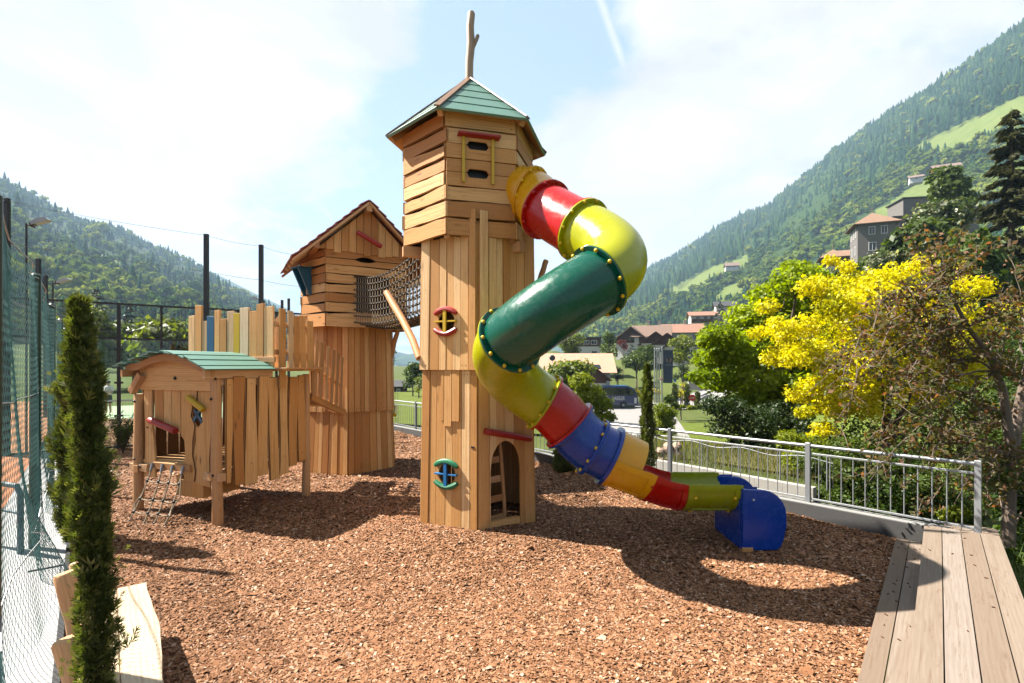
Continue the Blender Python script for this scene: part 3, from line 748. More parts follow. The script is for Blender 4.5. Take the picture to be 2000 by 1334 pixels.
# front wall (normal -EY): a runs from left (s=1.84) to right
ff=lambda a,b,w: H(1.84-a,0,0)+Vector((0,0,b))-EY*(w-.03)
fw=MB()
def wav(xl,xr,z0,z1,al=.015,ar=.015,n=7,pl=0,pr=1.5,t=None):
    o=[(xr+ar*math.sin(pr+4.2*i/(n-1)),z0+(z1-z0)*i/(n-1)) for i in range(n)]+[(xl+al*math.sin(pl+3.6*i/(n-1)),z0+(z1-z0)*i/(n-1)) for i in reversed(range(n))]
    return o
fw.prism(wav(.13,.36,.62,2.10,.02,.045,9,0,1.2),ff,0,.035,.01)
for (a,b,z0,z1) in ((.385,.60,1.50,2.13),(.605,.80,1.43,2.14),(.805,1.015,1.40,2.14)): fw.prism(wav(a,b,z0,z1,.006,.008),ff,0,.035,.008)
# wide board with the diamond window cut: left and right halves round the diamond
wx,wz,wr=1.40,1.73,.165
fw.prism([(1.10,.62),(1.33,.62),(1.36,.80),(1.29,1.05),(1.30,1.30),(1.34,1.50),(1.34,wz-.19),(1.26,wz-.04),(1.30,wz+.14),(1.38,wz+.14),(1.40,2.14),(1.03,2.14),(1.025,1.36),(1.10,1.28),(1.12,1.05),(1.06,.86)],ff,0,.04,.014,em=1)
fw.prism([(1.345,.60),(1.68,.55),(1.66,1.0),(1.70,1.6),(1.68,2.14),(1.415,2.14),(1.39,wz+.14),(1.47,wz+.05),(1.50,wz-.10),(1.42,wz-.21),(1.35,wz-.19),(1.35,1.3),(1.31,1.05),(1.37,.8)],ff,0,.03,.012,em=1)
fw.prism([(.06,2.10),(1.78,2.10)]+[(x,rz(1.84-x)-.02) for x in (1.78,1.6,1.4,1.2,1.0,.8,.6,.4,.2,.06)],ff,.03,.062,.006,swap=True)
fw.build('front_wall',[M['live'],M['edge']],ph)
mb=MB(); mb.ball(ff(.93,2.30,.066),.03,10,5,sq=(1,1,1)); mb.build('roof_vent',M['black'],ph,True)
cr=MB(); cr.bar(ff(wx-.10,wz-.12,.02),ff(wx+.08,wz+.10,.02),.05,.03,up=EY,t=.1); cr.bar(ff(wx-.08,wz+.06,.02),ff(wx+.10,wz-.14,.02),.05,.03,up=EY,t=.1); cr.build('window_cross',M['p_blue'],ph)
mb=MB(); mb.log(ff(1.24,2.00,.09),ff(1.60,1.80,.09),.047,10,t=.1); mb.build('window_log',M['p_yel'],ph,True)
mb=MB(); mb.log(ff(.36,1.60,.10),ff(.99,1.44,.10),.056,12,t=.1); mb.build('lintel_log',M['p_red'],ph,True)
mb=MB(); mb.box(ff(.22,1.46,.037),EX*.022,Vector((0,0,.014)),EY*.004,t=0); mb.build('maker_plate',M['black'],ph)
# side wall to the right (normal -EX) , left side and back
sw_=MB(); fs=lambda a,b,w: H(0,a,b)-EX*(w+.02)
edges=[.10,.24,.47,.72,.97,1.20,1.43,1.66,1.86]
for i in range(8):
    a,b=edges[i],edges[i+1]; z0=(.62,.52,.50,.58,.50,.55,.62,.70)[i]
    o=wav(a+.009,b-.012,z0+random.uniform(-.03,.03),2.30+.03*(i%2),.022*(i>0),.024,9,random.uniform(0,6),random.uniform(0,6)); sw_.prism(o,fs,0,.036+random.uniform(-.006,.006),.013,em=1)
    for zz in (.86,2.2): sw_.screw(fs((a+b)/2,zz,.038),-EX,.011)
sw_.build('side_wall',[M['live'],M['edge'],M['screw']],ph)
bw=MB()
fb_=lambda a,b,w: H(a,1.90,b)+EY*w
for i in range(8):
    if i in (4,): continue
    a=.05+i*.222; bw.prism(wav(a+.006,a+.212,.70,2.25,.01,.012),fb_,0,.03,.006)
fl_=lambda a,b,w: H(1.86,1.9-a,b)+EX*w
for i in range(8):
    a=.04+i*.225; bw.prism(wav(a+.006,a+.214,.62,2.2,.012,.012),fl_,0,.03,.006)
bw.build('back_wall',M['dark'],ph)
# wavy green roof
def rz(s): return 2.43+.27*math.sin(max(0,min(1,(s+.12)/2.12))*math.pi)**1.15 + (.045 if s>1.7 else 0)
rf=MB(); nS=17
for i in range(nS):
    s0=-.12+2.20*i/nS; s1=-.12+2.20*(i+1.25)/nS
    u0=-.30+random.uniform(-.04,.05); u1=1.08
    a,b=H(s0,u0,rz(s0)+.018),H(s1,u0,rz(s1)+.028); c,d=H(s1,u1,rz(s1)+.028),H(s0,u1,rz(s0)+.018)
    lift=Vector((0,0,.02*(i%2))); n=(b-a).cross(d-a).normalized(); n = n if n.z>0 else -n
    q=[a+lift,b+lift,c+lift,d+lift]; k=len(rf.v); rf.v+=[p-n*.009 for p in q]+[p+n*.009 for p in q]; o_=random.uniform(0,20); t=random.random()
    for fc in ([7,6,5,4],[0,1,2,3],[0,4,5,1],[1,5,6,2],[2,6,7,3],[3,7,4,0]): rf.face([k+x for x in fc],[(o_,0),(o_+.14,0),(o_+.14,1.4),(o_,1.4)],t)
ro=rf.build('roof',M['p_roofgreen'],ph)
ar=MB(); fa=lambda a,b,w: H(a,-.16,b)-EY*w
xs=[-.06+2.0*i/14 for i in range(15)]
ar.prism([(x,rz(x)-.015) for x in xs][::-1] and [(x,rz(x)-.115) for x in xs]+[(x,rz(x)-.0) for x in xs[::-1]],lambda a,b,w:H(a,-.10,b)-EY*w,0,.06,.004,swap=True)
ar.bar(H(-.02,-.26,2.37),H(-.02,1.06,2.37),.05,.13); ar.bar(H(1.88,-.26,2.38),H(1.88,1.06,2.38),.05,.12)
ar.build('roof_beam',M['rob'],ro)
# step box under the floor
mb=MB(); mb.box(H(.62,.35,.50),EX*.30,EY*.35,Vector((0,0,.13)),t=.3); mb.box(H(.95,.35,.56),EX*.05,EY*.30,Vector((0,0,.13)),t=.6); mb.build('step_box',M['oak'],ph)
for (s,u,z) in ((0,-.085,.78),(-.085,.02,.70),(1.84,-.08,.92),(1.70,-.07,.80),(0.04,-.085,1.98),(-.05,-.08,2.30),(1.84,-.08,1.9)): bo=MB(); bo.ball(H(s,u,z),.022,8,5,t=.2); bo.build('bolt_head',M['black'],ph,True)
# rope ladder
rl=thing('rope_ladder','beige rope climbing net with black knots leaning at the playhouse doorway','rope ladder',tuple(H(1.1,-.3,0)))
rp=MB(); kn=MB(); cap=MB()
tops=[H(1.40-.24*i,-.07,.83) for i in range(4)]; bots=[G(251,1019,.03),G(281,1022,.03),G(301,1023,.03),G(322,1026,.03)]
ends=[tops[i].lerp(bots[i],1) for i in range(4)]
grid=[[tops[i].lerp(ends[i],v)+Vector((0,0,-.07*math.sin(math.pi*v))) for v in (0,.12,.22,.42,.52,.68,.78,1)] for i in range(4)]
for i in range(4):
    rp.tube(grid[i],.011,6); cap=MB(); cap.tube([tops[i]+Vector((0,0,.05)),tops[i].lerp(ends[i],.09)],[.024,.020],8); cap.build('rope_socket',M['galv'],rl,True)
for j in (2,4,6,7):
    row=[grid[i][j] for i in range(4)]; pts=[]
    for i in range(3):
        for v in (0,.5): pts.append(row[i].lerp(row[i+1],v)-Vector((0,0,.022*(v==.5))))
    pts.append(row[3]); rp.tube(pts,.011,6)
    for p in row: kn=MB(); kn.ball(p,.026,8,5,t=.2); kn.build('knot',M['blackpl'],rl,True)
rp.tube([grid[0][3],(grid[0][3]+grid[0][6])/2-EX*-.09+Vector((0,0,-.03)),grid[0][6]],.010,6)
rp.tube([grid[3][1],grid[3][3]-EX*.10,grid[3][5]],.010,6); rp.tube([grid[3][5],grid[3][7]-EX*.10+Vector((0,0,.15)),grid[3][7]],.010,6)
rp.build('rope',M['rope'],rl,True); 

# ------------------------------------------------ palisade platform and paling bridge
pl=thing('palisade','upper platform fenced by tall wooden boards, one blue and one yellow, behind the playhouse','palisade platform',tuple(H(.9,1.6,2.4)))
mb=MB(); 
for i in range(6): mb.prism([(-.22,0),(2.1,0),(2.1,.155),(-.22,.155)],lambda a,b,w:H(a,1.12+.165*i+b,2.41+w),0,.04,.004,swap=True)
mb.build('platform_floor',M['oak2'],pl)
col_=MB(); fr=lambda a,b,w:H(2.06-a,1.10,2.45+b)-EY*w
xs=0.0; spec=[(.15,1.02),(.15,1.20),(.12,.90),(.165,.98),(.12,1.10),(.15,.93),(.155,1.07),(.13,1.02),(.185,1.12),(.17,1.05),(.145,1.18),(.20,1.12)]
painted={3:('p_blue','blue_board'),7:('p_yel','yellow_board')}; mats=[M['oak'],M['pale']]
tot=sum(w for w,h in spec); x=0; sc=2.13/(tot+.012*12)
for i,(w,h) in enumerate(spec):
    a,b=x,x+w*sc; x=b+.012; o=[(a,-.02),(b,-.02),(b+random.uniform(-.008,.008),h),(a+random.uniform(-.008,.008),h+random.uniform(-.02,.02))]
    if i in painted:
        q=MB(); q.prism(o,fr,0,.04,.005,t=.1); q.build('board',M[painted[i][0]],pl)['label']=('blue painted board' if i==3 else 'yellow painted board')
    else:
        q=MB(); q.prism(o,fr,0,.038+random.uniform(-.006,.006),.006,m=1 if i in (2,6,8) else 0); q.build('board',mats,pl)
fr2=lambda a,b,w:H(-.10,1.14+a,2.45+b)-EX*w
for i,(a,b,h,m) in enumerate(((0,.13,1.08,0),(.20,.31,1.06,1),(.33,.46,.98,0),(.50,.64,1.0,0),(.66,.82,.92,0))):
    q=MB(); dx=(.05 if i==3 else 0); q.prism([(a,-.03 if i else -.35),(b,-.03 if i else -.35),(b-dx,h),(a-dx,h)],fr2,0,.04,.005,m=m); q.build('board',mats,pl)
mb=MB(); mb.bar(H(1.95,1.06,2.62),H(-.1,1.06,2.62),.05,.09); mb.bar(H(1.95,1.15,3.25),H(-.05,1.15,3.25),.05,.09); mb.bar(H(-.05,1.1,3.25),H(-.05,1.98,3.25),.05,.09); mb.bar(H(-.05,1.1,2.75),H(-.05,1.98,2.75),.05,.09)
mb.box(H(-.22,1.55,2.46),EX*.16,EY*.5,Vector((0,0,.015)))
mb.build('rail',M['rob'],pl)
bk_=MB(); fr3=lambda a,b,w:H(1.98-a,1.97,2.45+b)
for i in range(11):
    a=.02+i*.18; bk_.prism([(a,0),(a+.15,0),(a+.15,random.uniform(.92,1.1)),(a,random.uniform(.92,1.1))],fr3,0,.035,.005)
bk_.build('back_boards',M['oak2'],pl)
ps=thing('paling_bridge','sloping wooden bridge with leaning palings between platform and red roofed tower','bridge',tuple(P(640,760,10.8)))
spec=((608,640,612,771,10.05),(621,664,614,773,10.25),(630,668,625,780,10.4),(641,676,636,787,10.6),(652,683,646,792,10.8),(660,689,656,795,11.0),(668,697,664,796,11.2))
for i,(tx,ty,bx,by,Y) in enumerate(spec):
    q=MB(); p0=P(bx,by,Y); p1=P(tx,ty,Y); q.bar(p0,p1,(.085,.075,.12,.07,.10,.085,.08)[i],.03,up=(.96,-.28,0)); q.build('paling',M['rob'],ps)  # darker wood puts the shade on the palings into their colour
mb=MB(); mb.bar(P(606,775,10.1),P(672,806,11.35),.08,.12); mb.bar(P(606,715,10.15),P(668,755,11.3),.04,.08)
for i in range(8):
    u=i/8; a=P(606,768,10.15).lerp(P(668,796,11.3),u); mb.bar(a,a+Vector((-.9,.25,0)),.14,.04)
mb.build('walkway',M['oak2'],ps)
# ================================================================== tube slide
ts=thing('tube_slide','spiral tube slide in yellow, red, lime, green and blue on the tall tower','slide',(1.4,7.4,0))
TR=.385; FRD=.445
F=[P(1000,372,8.25),P(1036,382,7.95),P(1066,410,7.55),P(1139,451,6.95),P(1167,549,6.05),P(997,664,6.30),P(1064,786,7.42),P(1112,831,7.48),P(1158,873,7.45),P(1191,890,7.42)]
# tangents at the joints
Tn=[(1,-.25,-.05),(.85,-.5,-.45),(.62,-.72,-.60),(.62,-.72,-.55),(-.88,-.50,-.55),(-.55,.78,-.42),(.86,.10,-.52),(.70,.05,-.72),(.86,-.02,-.50),(.90,-.03,-.43)]
Tn=[Vector(t).normalized() for t in Tn]
secs=[('s_yel',0,1),('s_yel',1,2),('s_red',2,3),('s_lime',3,4),('s_green',4,5),('s_lime',5,6),('s_red',6,7),('s_blue',7,8),('s_blue',8,9)]
mag=[1,1,1,1.45,1.12,1.10,1.1,1.05,1.0]
boltme=None
def ringflange(mat,c,ax,parent,h0,h1,ro=FRD):
    mb=MB(); mb.lathe([(TR-.01,h0),(ro-.006,h0),(ro,h0+.005*(1 if h1>h0 else -1)),(ro,h1),(TR-.01,h1)],c,ax,40); o=mb.build('flange',mat,parent,True,30); return o
def bolts(c,ax,parent,h,n=12,mat=None,ph0=.2):
    global boltme
    ax=Vector(ax).normalized(); N=ax.orthogonal().normalized(); B=ax.cross(N)
    for j in range(n):
        a=2*math.pi*(j+ph0)/n; p=Vector(c)+(N*math.cos(a)+B*math.sin(a))*(TR+.035)+ax*h
        if boltme is None:
            mb=MB(); mb.ball((0,0,0),.025,8,6,t=.5); o=mb.build('bolt',M['bolt'],None,True); boltme=o.data
        else: o=link('bolt',boltme)
        o.location=p; keep(o,parent)
        if mat: 
            o.material_slots[0].link='OBJECT'; o.material_slots[0].material=mat
for k,(m,i,j) in enumerate(secs):
    L=(F[j]-F[i]).length*mag[k]; pts=arc(F[i],Tn[i]*L,F[j],Tn[j]*L,20)
    mb=MB(); mb.tube(pts,TR+(.0 if k%2 else .002),36,False); o=mb.build('tube_section',M[m],ts,True,60)
    if k>0: ringflange(M[m],F[i],Tn[i],o,.001,.028)
    if k<8: ringflange(M[m],F[j],Tn[j],o,-.028,-.001)
    if k in (0,2,4,5,7): 
        pass
    if k==1: bolts(F[i],Tn[i],o,.034)
    if k==2: bolts(F[i],Tn[i],o,.034,mat=M['s_red'])
    if k==3: bolts(F[i],Tn[i],o,.034)
    if k==4: bolts(F[i],Tn[i],o,.036); bolts(F[j],Tn[j],o,-.036)
    if k==5: bolts(F[j],Tn[j],o,-.036)
    if k==7: bolts(F[j],Tn[j],o,-.036)
mb=MB(); mb.lathe([(TR-.03,-.028),(FRD,-.028),(FRD,.02),(TR-.03,.02)],F[9],Tn[9],40); mb.build('end_flange',M['s_blue'],ts,True,30)
# open trough
def sweepU(mb,pts,r0,r1,a0,a1,n=26,m=0,rim=True):
    k=len(pts); fr=[]
    for i in range(k):
        d=(pts[min(i+1,k-1)]-pts[max(i-1,0)]).normalized(); side=d.cross(Vector((0,0,1))).normalized(); up=side.cross(d); fr.append((side,up))
    b0=len(mb.v)
    for i in range(k):
        s_,u_=fr[i]
        for r in (r1,r0):
            for j in range(n+1):
                a=R(a0+(a1-a0)*j/n); mb.v.append(pts[i]+s_*(math.cos(a)*r)+u_*(math.sin(a)*r))
    N=n+1
    for i in range(k-1):
        A=b0+i*2*N; Bq=A+2*N
        for j in range(n):
            mb.face([A+j,A+j+1,Bq+j+1,Bq+j],None,.5,m); mb.face([A+N+j+1,A+N+j,Bq+N+j,Bq+N+j+1],None,.5,m)
        mb.face([A+N,A,Bq,Bq+N],None,.5,m); mb.face([A+n,A+N+n,Bq+N+n,Bq+n],None,.5,m)
    for A in (b0,b0+(k-1)*2*N):
        for j in range(n): mb.face([A+j,A+N+j,A+N+j+1,A+j+1],None,.5,m)
C=[F[9],Vector((1.99,7.37,.985)),Vector((2.40,7.35,.868)),Vector((3.04,7.35,.862)),Vector((3.12,7.35,.86))]
tg=[Tn[9],Vector((.91,-.02,-.40)).normalized(),Vector((1,-.01,-.04)).normalized(),Vector((1,0,0)),Vector((1,0,0))]
RW=.425
for k,m in enumerate(('s_yel','s_red','s_lime2')):
    L=(C[k+1]-C[k]).length; pts=arc(C[k],tg[k]*L,C[k+1]+(Vector((.09,0,0)) if k==2 else Vector()),tg[k+1]*L,14)
    mb=MB(); sweepU(mb,pts,RW-.035,RW-.014,-182,2)
    if k==0:
        sweepU(mb,arc(C[0],tg[0]*.40,C[0]+tg[0]*.40,tg[0]*.40,6),RW-.035,RW-.014,-2,182)
    o=mb.build('trough_section',M[m],ts,True,40)
    rb=MB()
    def sub(p,q): 
        a=max(0,int(p*14)); b=min(14,max(a+1,int(round(q*14)))); return pts[a:b+1]
    sweepU(rb,sub(0,.12),RW-.016,RW+.006,-183,3); sweepU(rb,sub(.88,1),RW-.016,RW+.006,-183,3)
    for (a0,a1) in ((-184,-172),(-8,4),(-122,-116),(-64,-58)): sweepU(rb,pts[1:-1],RW-.016,RW+.004,a0,a1,4)
    rb.build('trough_rib',M[m],o,True,40)
    if k in (0,2):
        c=[pts[12]] if k==0 else [pts[2],pts[12]]
        for q in c:
            for a in (-158,-112): 
                ob=link('bolt',boltme); ob.location=q+Vector((0,math.cos(R(a))*(RW+.0),math.sin(R(a))*(RW+.0))); keep(ob,o)
                if k==0: ob.material_slots[0].link='OBJECT'; ob.material_slots[0].material=M['s_red']
# blue run-out: rounded cheek plates, chute bed, solid back
ex=thing('slide_exit','',''); bpy.data.objects.remove(ex)
prof=[(3.10,.02),(3.56,.02),(3.62,.06),(3.66,.16),(3.70,.34)]+[(3.36+.34*math.cos(R(a)),.485+.345*math.sin(R(a))) for a in range(0,91,10)]+[(3.10,.845)]
mb=MB(); mb.prism(prof,lambda a,b,w:Vector((a,6.935-w,b)),0,.05,.018,t=.5)
mb.build('cheek_plate',M['s_blue'],ts,True,30)
mb=MB(); mb.prism(prof,lambda a,b,w:Vector((a,7.775-w,b)),-.05,.05,.018,t=.5); mb.build('cheek_plate',M['s_blue'],ts,True,30)
mb=MB()
n=20; top=[(7.355+.40*math.cos(R(-180+180*j/n)),.86+.40*math.sin(R(-180+180*j/n))) for j in range(n+1)]
o=[(6.94,.03),(7.77,.03)]+[(y,z) for y,z in top[::-1]]
mb.prism(o,lambda a,b,w:Vector((3.09-w+.02,a,b)),-.22,.02,.004,t=.5)
o2=[(6.94,.03),(7.77,.03),(7.77,.56)]+[(y,z) for y,z in top[::-1] if z<.555]+[(6.94,.56)]
mb.prism(o2,lambda a,b,w:Vector((3.31-w+.02,a,b)),-.26,.018,.004,t=.5); mb.build('chute_body',M['s_blue'],ts,True,30)
mb=MB(); mb.ball((3.25,6.882,.70),.016,8,5); mb.build('screw_cap',M['white'],ts,True)
mb=MB(); mb.box((3.17,6.93,.0),(.07,0,0),(0,.05,0),(0,0,.06)); mb.build('foot_block',M['oak'],ts)
# support post of the tube

# ================================================================== green net fence on the left
FO=Vector((-6.42,6.88,0)); FD=Vector((-.64,.768,0)).normalized(); FN=Vector((.768,.64,0))   # FN points to the playground
def fx(Y): return FO.x+FD.x/FD.y*(Y-FO.y)
nf=thing('net_fence','tall teal net fence on dark green posts along the concrete strip','fence',tuple(FO))
fpos=[-4.2,0.0,4.3,8.6,12.9,17.2]
for i,s in enumerate(fpos):
    p=FO+FD*s; mb=MB(); mb.tube([p+Vector((0,0,-.1)),p+Vector((.02,0,3.72))],.058,14,t=.3); mb.tube([p+Vector((.02,0,3.72)),p+Vector((.02,0,3.75))],[.058,.03],14)
    mb.build('post',M['dgreen'],nf,True)
# net twine
V=[];Fq=[]
cell=.068; Ls=-4.6; Le=17.0; nu=int((Le-Ls)/cell); nz=int(3.66/cell)
def netpt(s,z):
    ph=(s-fpos[0])/4.3; sag=math.sin(math.pi*(ph-math.floor(ph))); lowf=max(0,1-z/1.5)
    off=.05+.06*sag*math.sin(s*2.3+z*1.7)+lowf**1.5*(.16+.10*math.sin(s*1.9)+.06*math.sin(s*5.1))*(.3+sag)
    zz=z*(1-.018*sag)+.03; zz-= .05*sag*(z/3.66)
    zz=max(.012,zz); return FO+FD*(s+.02*math.sin(z*7+s))+FN*off+Vector((0,0,zz))
pts=np.array([[tuple(netpt(Ls+cell*(i+.5*(k%2)),k*cell)) for k in range(nz+1)] for i in range(nu+1)])
segs=[]
for k in range(nz):
    A=pts[:,k]; 
    if k%2==0: segs += [(pts[:,k],pts[:,k+1]),(pts[1:,k],pts[:-1,k+1])]
    else: segs += [(pts[:,k],pts[:,k+1]),(pts[:-1,k],pts[1:,k+1])]
A=np.concatenate([a for a,b in segs]); B=np.concatenate([b for a,b in segs])
def sticks(A,B,r):
    d=B-A; L=np.linalg.norm(d,axis=1,keepdims=True); d=d/np.maximum(L,1e-6)
    ref=np.where(np.abs(d[:,2:3])<.9,np.array([[0,0,1.]]),np.array([[1.,0,0]])); n1=np.cross(d,ref); n1/=np.linalg.norm(n1,axis=1,keepdims=True); n2=np.cross(d,n1)
    V=[]
    for base in (A,B):
        for a in (0,2.094,4.189): V.append(base+(n1*math.cos(a)+n2*math.sin(a))*r)
    V=np.stack(V,1).reshape(-1,3); n=len(A); b=np.arange(n)[:,None]*6
    F=np.concatenate([b+np.array([[0,1,4,3]]),b+np.array([[1,2,5,4]]),b+np.array([[2,0,3,5]])]); return V,F
V,Fq=sticks(A,B,.0020); np_mesh('net_mesh',V,Fq,M['net'],rng.random(len(Fq)),nf)
mb=MB()
for z in (3.66,2.2): mb.tube([netpt(Ls+.5*i,z) for i in range(int((Le-Ls)/.5))],.006,5)
mb.tube([netpt(Ls+.5*i,.45+.35*abs(math.sin((Ls+.5*i)*.73+.6))) for i in range(int((Le-Ls)/.5))],.006,5); mb.build('tension_wire',M['galv'],nf)

# ================================================================== ground sheets
RA=G(1905,1048,.19); RA=Vector((6.27,6.93,0)); RD=Vector((-.648,.762,0)).normalized(); RN=Vector((.762,.648,0))  # railing line, RN points outwards
def rx(Y): return RA.x+RD.x/RD.y*(Y-RA.y)
DK=Vector((.8345,1,0)).normalized(); DN=Vector((DK.y,-DK.x,0))        # deck runs along DK; DN to the right
D0=G(1750,1052,.08)                                                   # far left corner of the lower step
def dx(Y): return D0.x+DK.x/DK.y*(Y-D0.y)
def mz(x,y): return .025*math.sin(x*1.3+.4*y)+.02*math.sin(y*1.9-x*.7)+.012*math.sin(x*4.1)*math.sin(y*3.7)+.05*math.exp(-((x-T1[0])**2+(y-T1[1])**2)/1.6)
ys=[.6+.12*i for i in range(140)]+[17.5+.25*i for i in range(30)]; nX=90; V=[];Fq=[]
for i,Y in enumerate(ys):
    a=fx(Y)+.40; b=min(rx(Y)-.02,dx(Y)+.05); b=max(b,a+.05)
    for j in range(nX+1):
        x=a+(b-a)*j/nX; V.append((x,Y,mz(x,Y)))
for i in range(len(ys)-1):
    for j in range(nX): q=i*(nX+1)+j; Fq.append((q,q+1,q+nX+2,q+nX+1))
o=np_mesh('mulch_ground',V,Fq,M['mulch'],smooth=True); tag(o,kind='structure')
# loose chips
def chips(n,y0,y1,sz):
    y=rng.uniform(y0,y1,n*2); a=fx(0)+FD.x/FD.y*y+.40; b=np.minimum(rx(0)+RD.x/RD.y*y-.04,dx(0)+DK.x/DK.y*y+.0); x=a+rng.random(n*2)*(b-a)
    vis=(np.abs(x)<1.12*y+.4); x,y=x[vis][:n],y[vis][:n]; n=len(x)
    z=.025*np.sin(x*1.3+.4*y)+.02*np.sin(y*1.9-x*.7)+.012*np.sin(x*4.1)*np.sin(y*3.7)+.05*np.exp(-((x-T1[0])**2+(y-T1[1])**2)/1.6)
    L=sz*np.exp(rng.normal(0,.38,n)); W=L*rng.uniform(.28,.62,n); yaw=rng.uniform(0,6.283,n); pit=rng.normal(0,.20,n); rol=rng.normal(0,.26,n); bend=rng.normal(0,.12,n)*L
    c,s=np.cos(yaw),np.sin(yaw)
    loc=[]
    for (u,w) in ((-.5,-.5),(-.5,.5),(0,.58),(.5,.42),(.5,-.42),(0,-.58)):
        jx=rng.uniform(.75,1.15,n); jy=rng.uniform(.65,1.15,n); px=u*L*jx; py=w*W*jy; pz=px*np.sin(pit)+py*np.sin(rol)-(bend if u==0 else 0)
        loc.append(np.stack([x+c*px-s*py,y+s*px+c*py,z+.010+pz+np.abs(np.sin(pit))*L*.25],1))
    V=np.stack(loc,1).reshape(-1,3); b=np.arange(n)[:,None]*6
    F=np.stack([b+np.array([[0,5,2,1]]),b+np.array([[5,4,3,2]])],1).reshape(-1,4)
    return V,F,np.repeat(np.clip(rng.normal(.57,.23,n),0,1),2)
parts=[chips(150000,2.7,6.3,.026),chips(105000,6.3,9.6,.030),chips(60000,9.6,14.5,.040),chips(18000,14.5,21,.06)]
V=[];Fq=[];T=[];k=0
for v,f,t in parts: V.append(v);Fq.append(f+k);T.append(t);k+=len(v)
o=np_mesh('bark_chips',np.concatenate(V),np.concatenate(Fq),M['chip'],np.concatenate(T)); tag(o,'loose reddish brown bark chips covering the playground ground','bark mulch',kind='stuff')
def strip(name,o0,d,n,a0,a1,s0,s1,z,mat,th=.0,seg=40):
    mb=MB(); 
    for i in range(seg):
        p=s0+(s1-s0)*i/seg; q=s0+(s1-s0)*(i+1)/seg
        mb.quad(o0+d*p+n*a1+Vector((0,0,z)),o0+d*q+n*a1+Vector((0,0,z)),o0+d*q+n*a0+Vector((0,0,z)),o0+d*p+n*a0+Vector((0,0,z)))
    return tag(mb.build(name,mat),kind='structure')
strip('concrete_path',FO,FD,FN,-.55,.33,-7,11,.055,M['concw'])
mb=MB(); mb.bar(FO+FD*-7+FN*.355+Vector((0,0,.02)),FO+FD*11+FN*.355+Vector((0,0,.02)),.05,.13); tag(mb.build('path_edging',M['black']),'dark edging board between concrete strip and bark mulch','edging')
mb=MB(); p=FO+FD*-1.05; mb.bar(p+FN*-.0+Vector((0,0,.062)),p+FN*.34+Vector((0,0,.062)),.035,.012); tag(mb.build('path_joint',M['black']),kind='structure')
strip('clay_court',FO,FD,FN,-16,-.55,-8,40,.03,M['clay'],seg=10)
# pipe frame standing on the clay court
mb=MB(); a=G(40,1085,.03); u=Vector((0,0,1)); b=a+Vector((-.9,.35,0))
mb.tube([a+u*.02,a+u*.80,a+u*.9+Vector((-.08,.03,0)),b+u*.9],.035,8); mb.tube([b+u*.0,b+u*.9],.035,8); mb.tube([a+u*.55,b+u*.55],.02,8)
tag(mb.build('pipe_frame',M['blueish'],None,True),'blue grey pipe frame on the orange clay court behind the net','pipe frame')

# ================================================================== log bench bottom left
bn=thing('log_bench','pale slab bench with round log posts beside the cypress','bench',tuple(G(250,1250,.45)))
b0=G(222,1147,.45); b1=G(291,1136,.45); b2=G(330,1345,.45); b3=G(160,1400,.45)
dirb=(b2-b1).normalized(); dirb.z=0; nb_=Vector((-dirb.y,dirb.x,0)); nb_= nb_ if nb_.x<0 else -nb_
Wb=.46; Lb=2.2
mb=MB()
n=14; edge=[(Lb*i/n, .004*math.sin(i*1.7)+.018*math.sin(i*.55+1)) for i in range(n+1)]
fn=lambda a,b,w: b1+dirb*a+nb_*b+Vector((0,0,w))
mb.prism([(x,y) for x,y in edge]+[(Lb,Wb*.52),(0,Wb*.52)] if True else [],lambda a,b,w:fn(a,b,w),-.07,.0,.008,swap=True,t=.9)
mb.prism([(0.01,Wb*.525),(Lb,Wb*.525),(Lb,Wb),(0.04,Wb*1.02)],lambda a,b,w:fn(a,b,w),-.07,-.002,.008,swap=True,t=.6)
mb.build('seat',M['bench'],bn)
for (px,py,Y,r,ln) in ((127,1118,4.35,.083,.80),(127,1247,3.55,.078,.74)):
    top=P(px,py,Y); mb=MB(); mb.log(top+Vector((.17,.02,-top.z-.03)),top,r,14,wob=.004,t=.6); mb.build('log_post',M['rob'],bn,True)
mb=MB(); mb.log(P(150,1100,4.75)+Vector((.1,0,-.5)),P(150,1098,4.75),.06,12); mb.build('log_post',M['rob'],bn,True)
for s_ in (.35,1.6):
    mb=MB(); mb.log(b1+dirb*s_+nb_*.1-Vector((0,0,.48)),b1+dirb*s_+nb_*.1-Vector((0,0,.07)),.09,12); mb.log(b1+dirb*s_+nb_*.36-Vector((0,0,.48)),b1+dirb*s_+nb_*.36-Vector((0,0,.07)),.09,12); mb.build('leg',M['rob'],bn,True)
a=P(140,1215,4.0); mb=MB(); mb.bar(P(136,1150,4.40)-Vector((-.10,-.02,.25)),P(133,1290,3.5)-Vector((-.10,-.02,.02)),.06,.12); mb.build('back_board',M['rob'],bn)

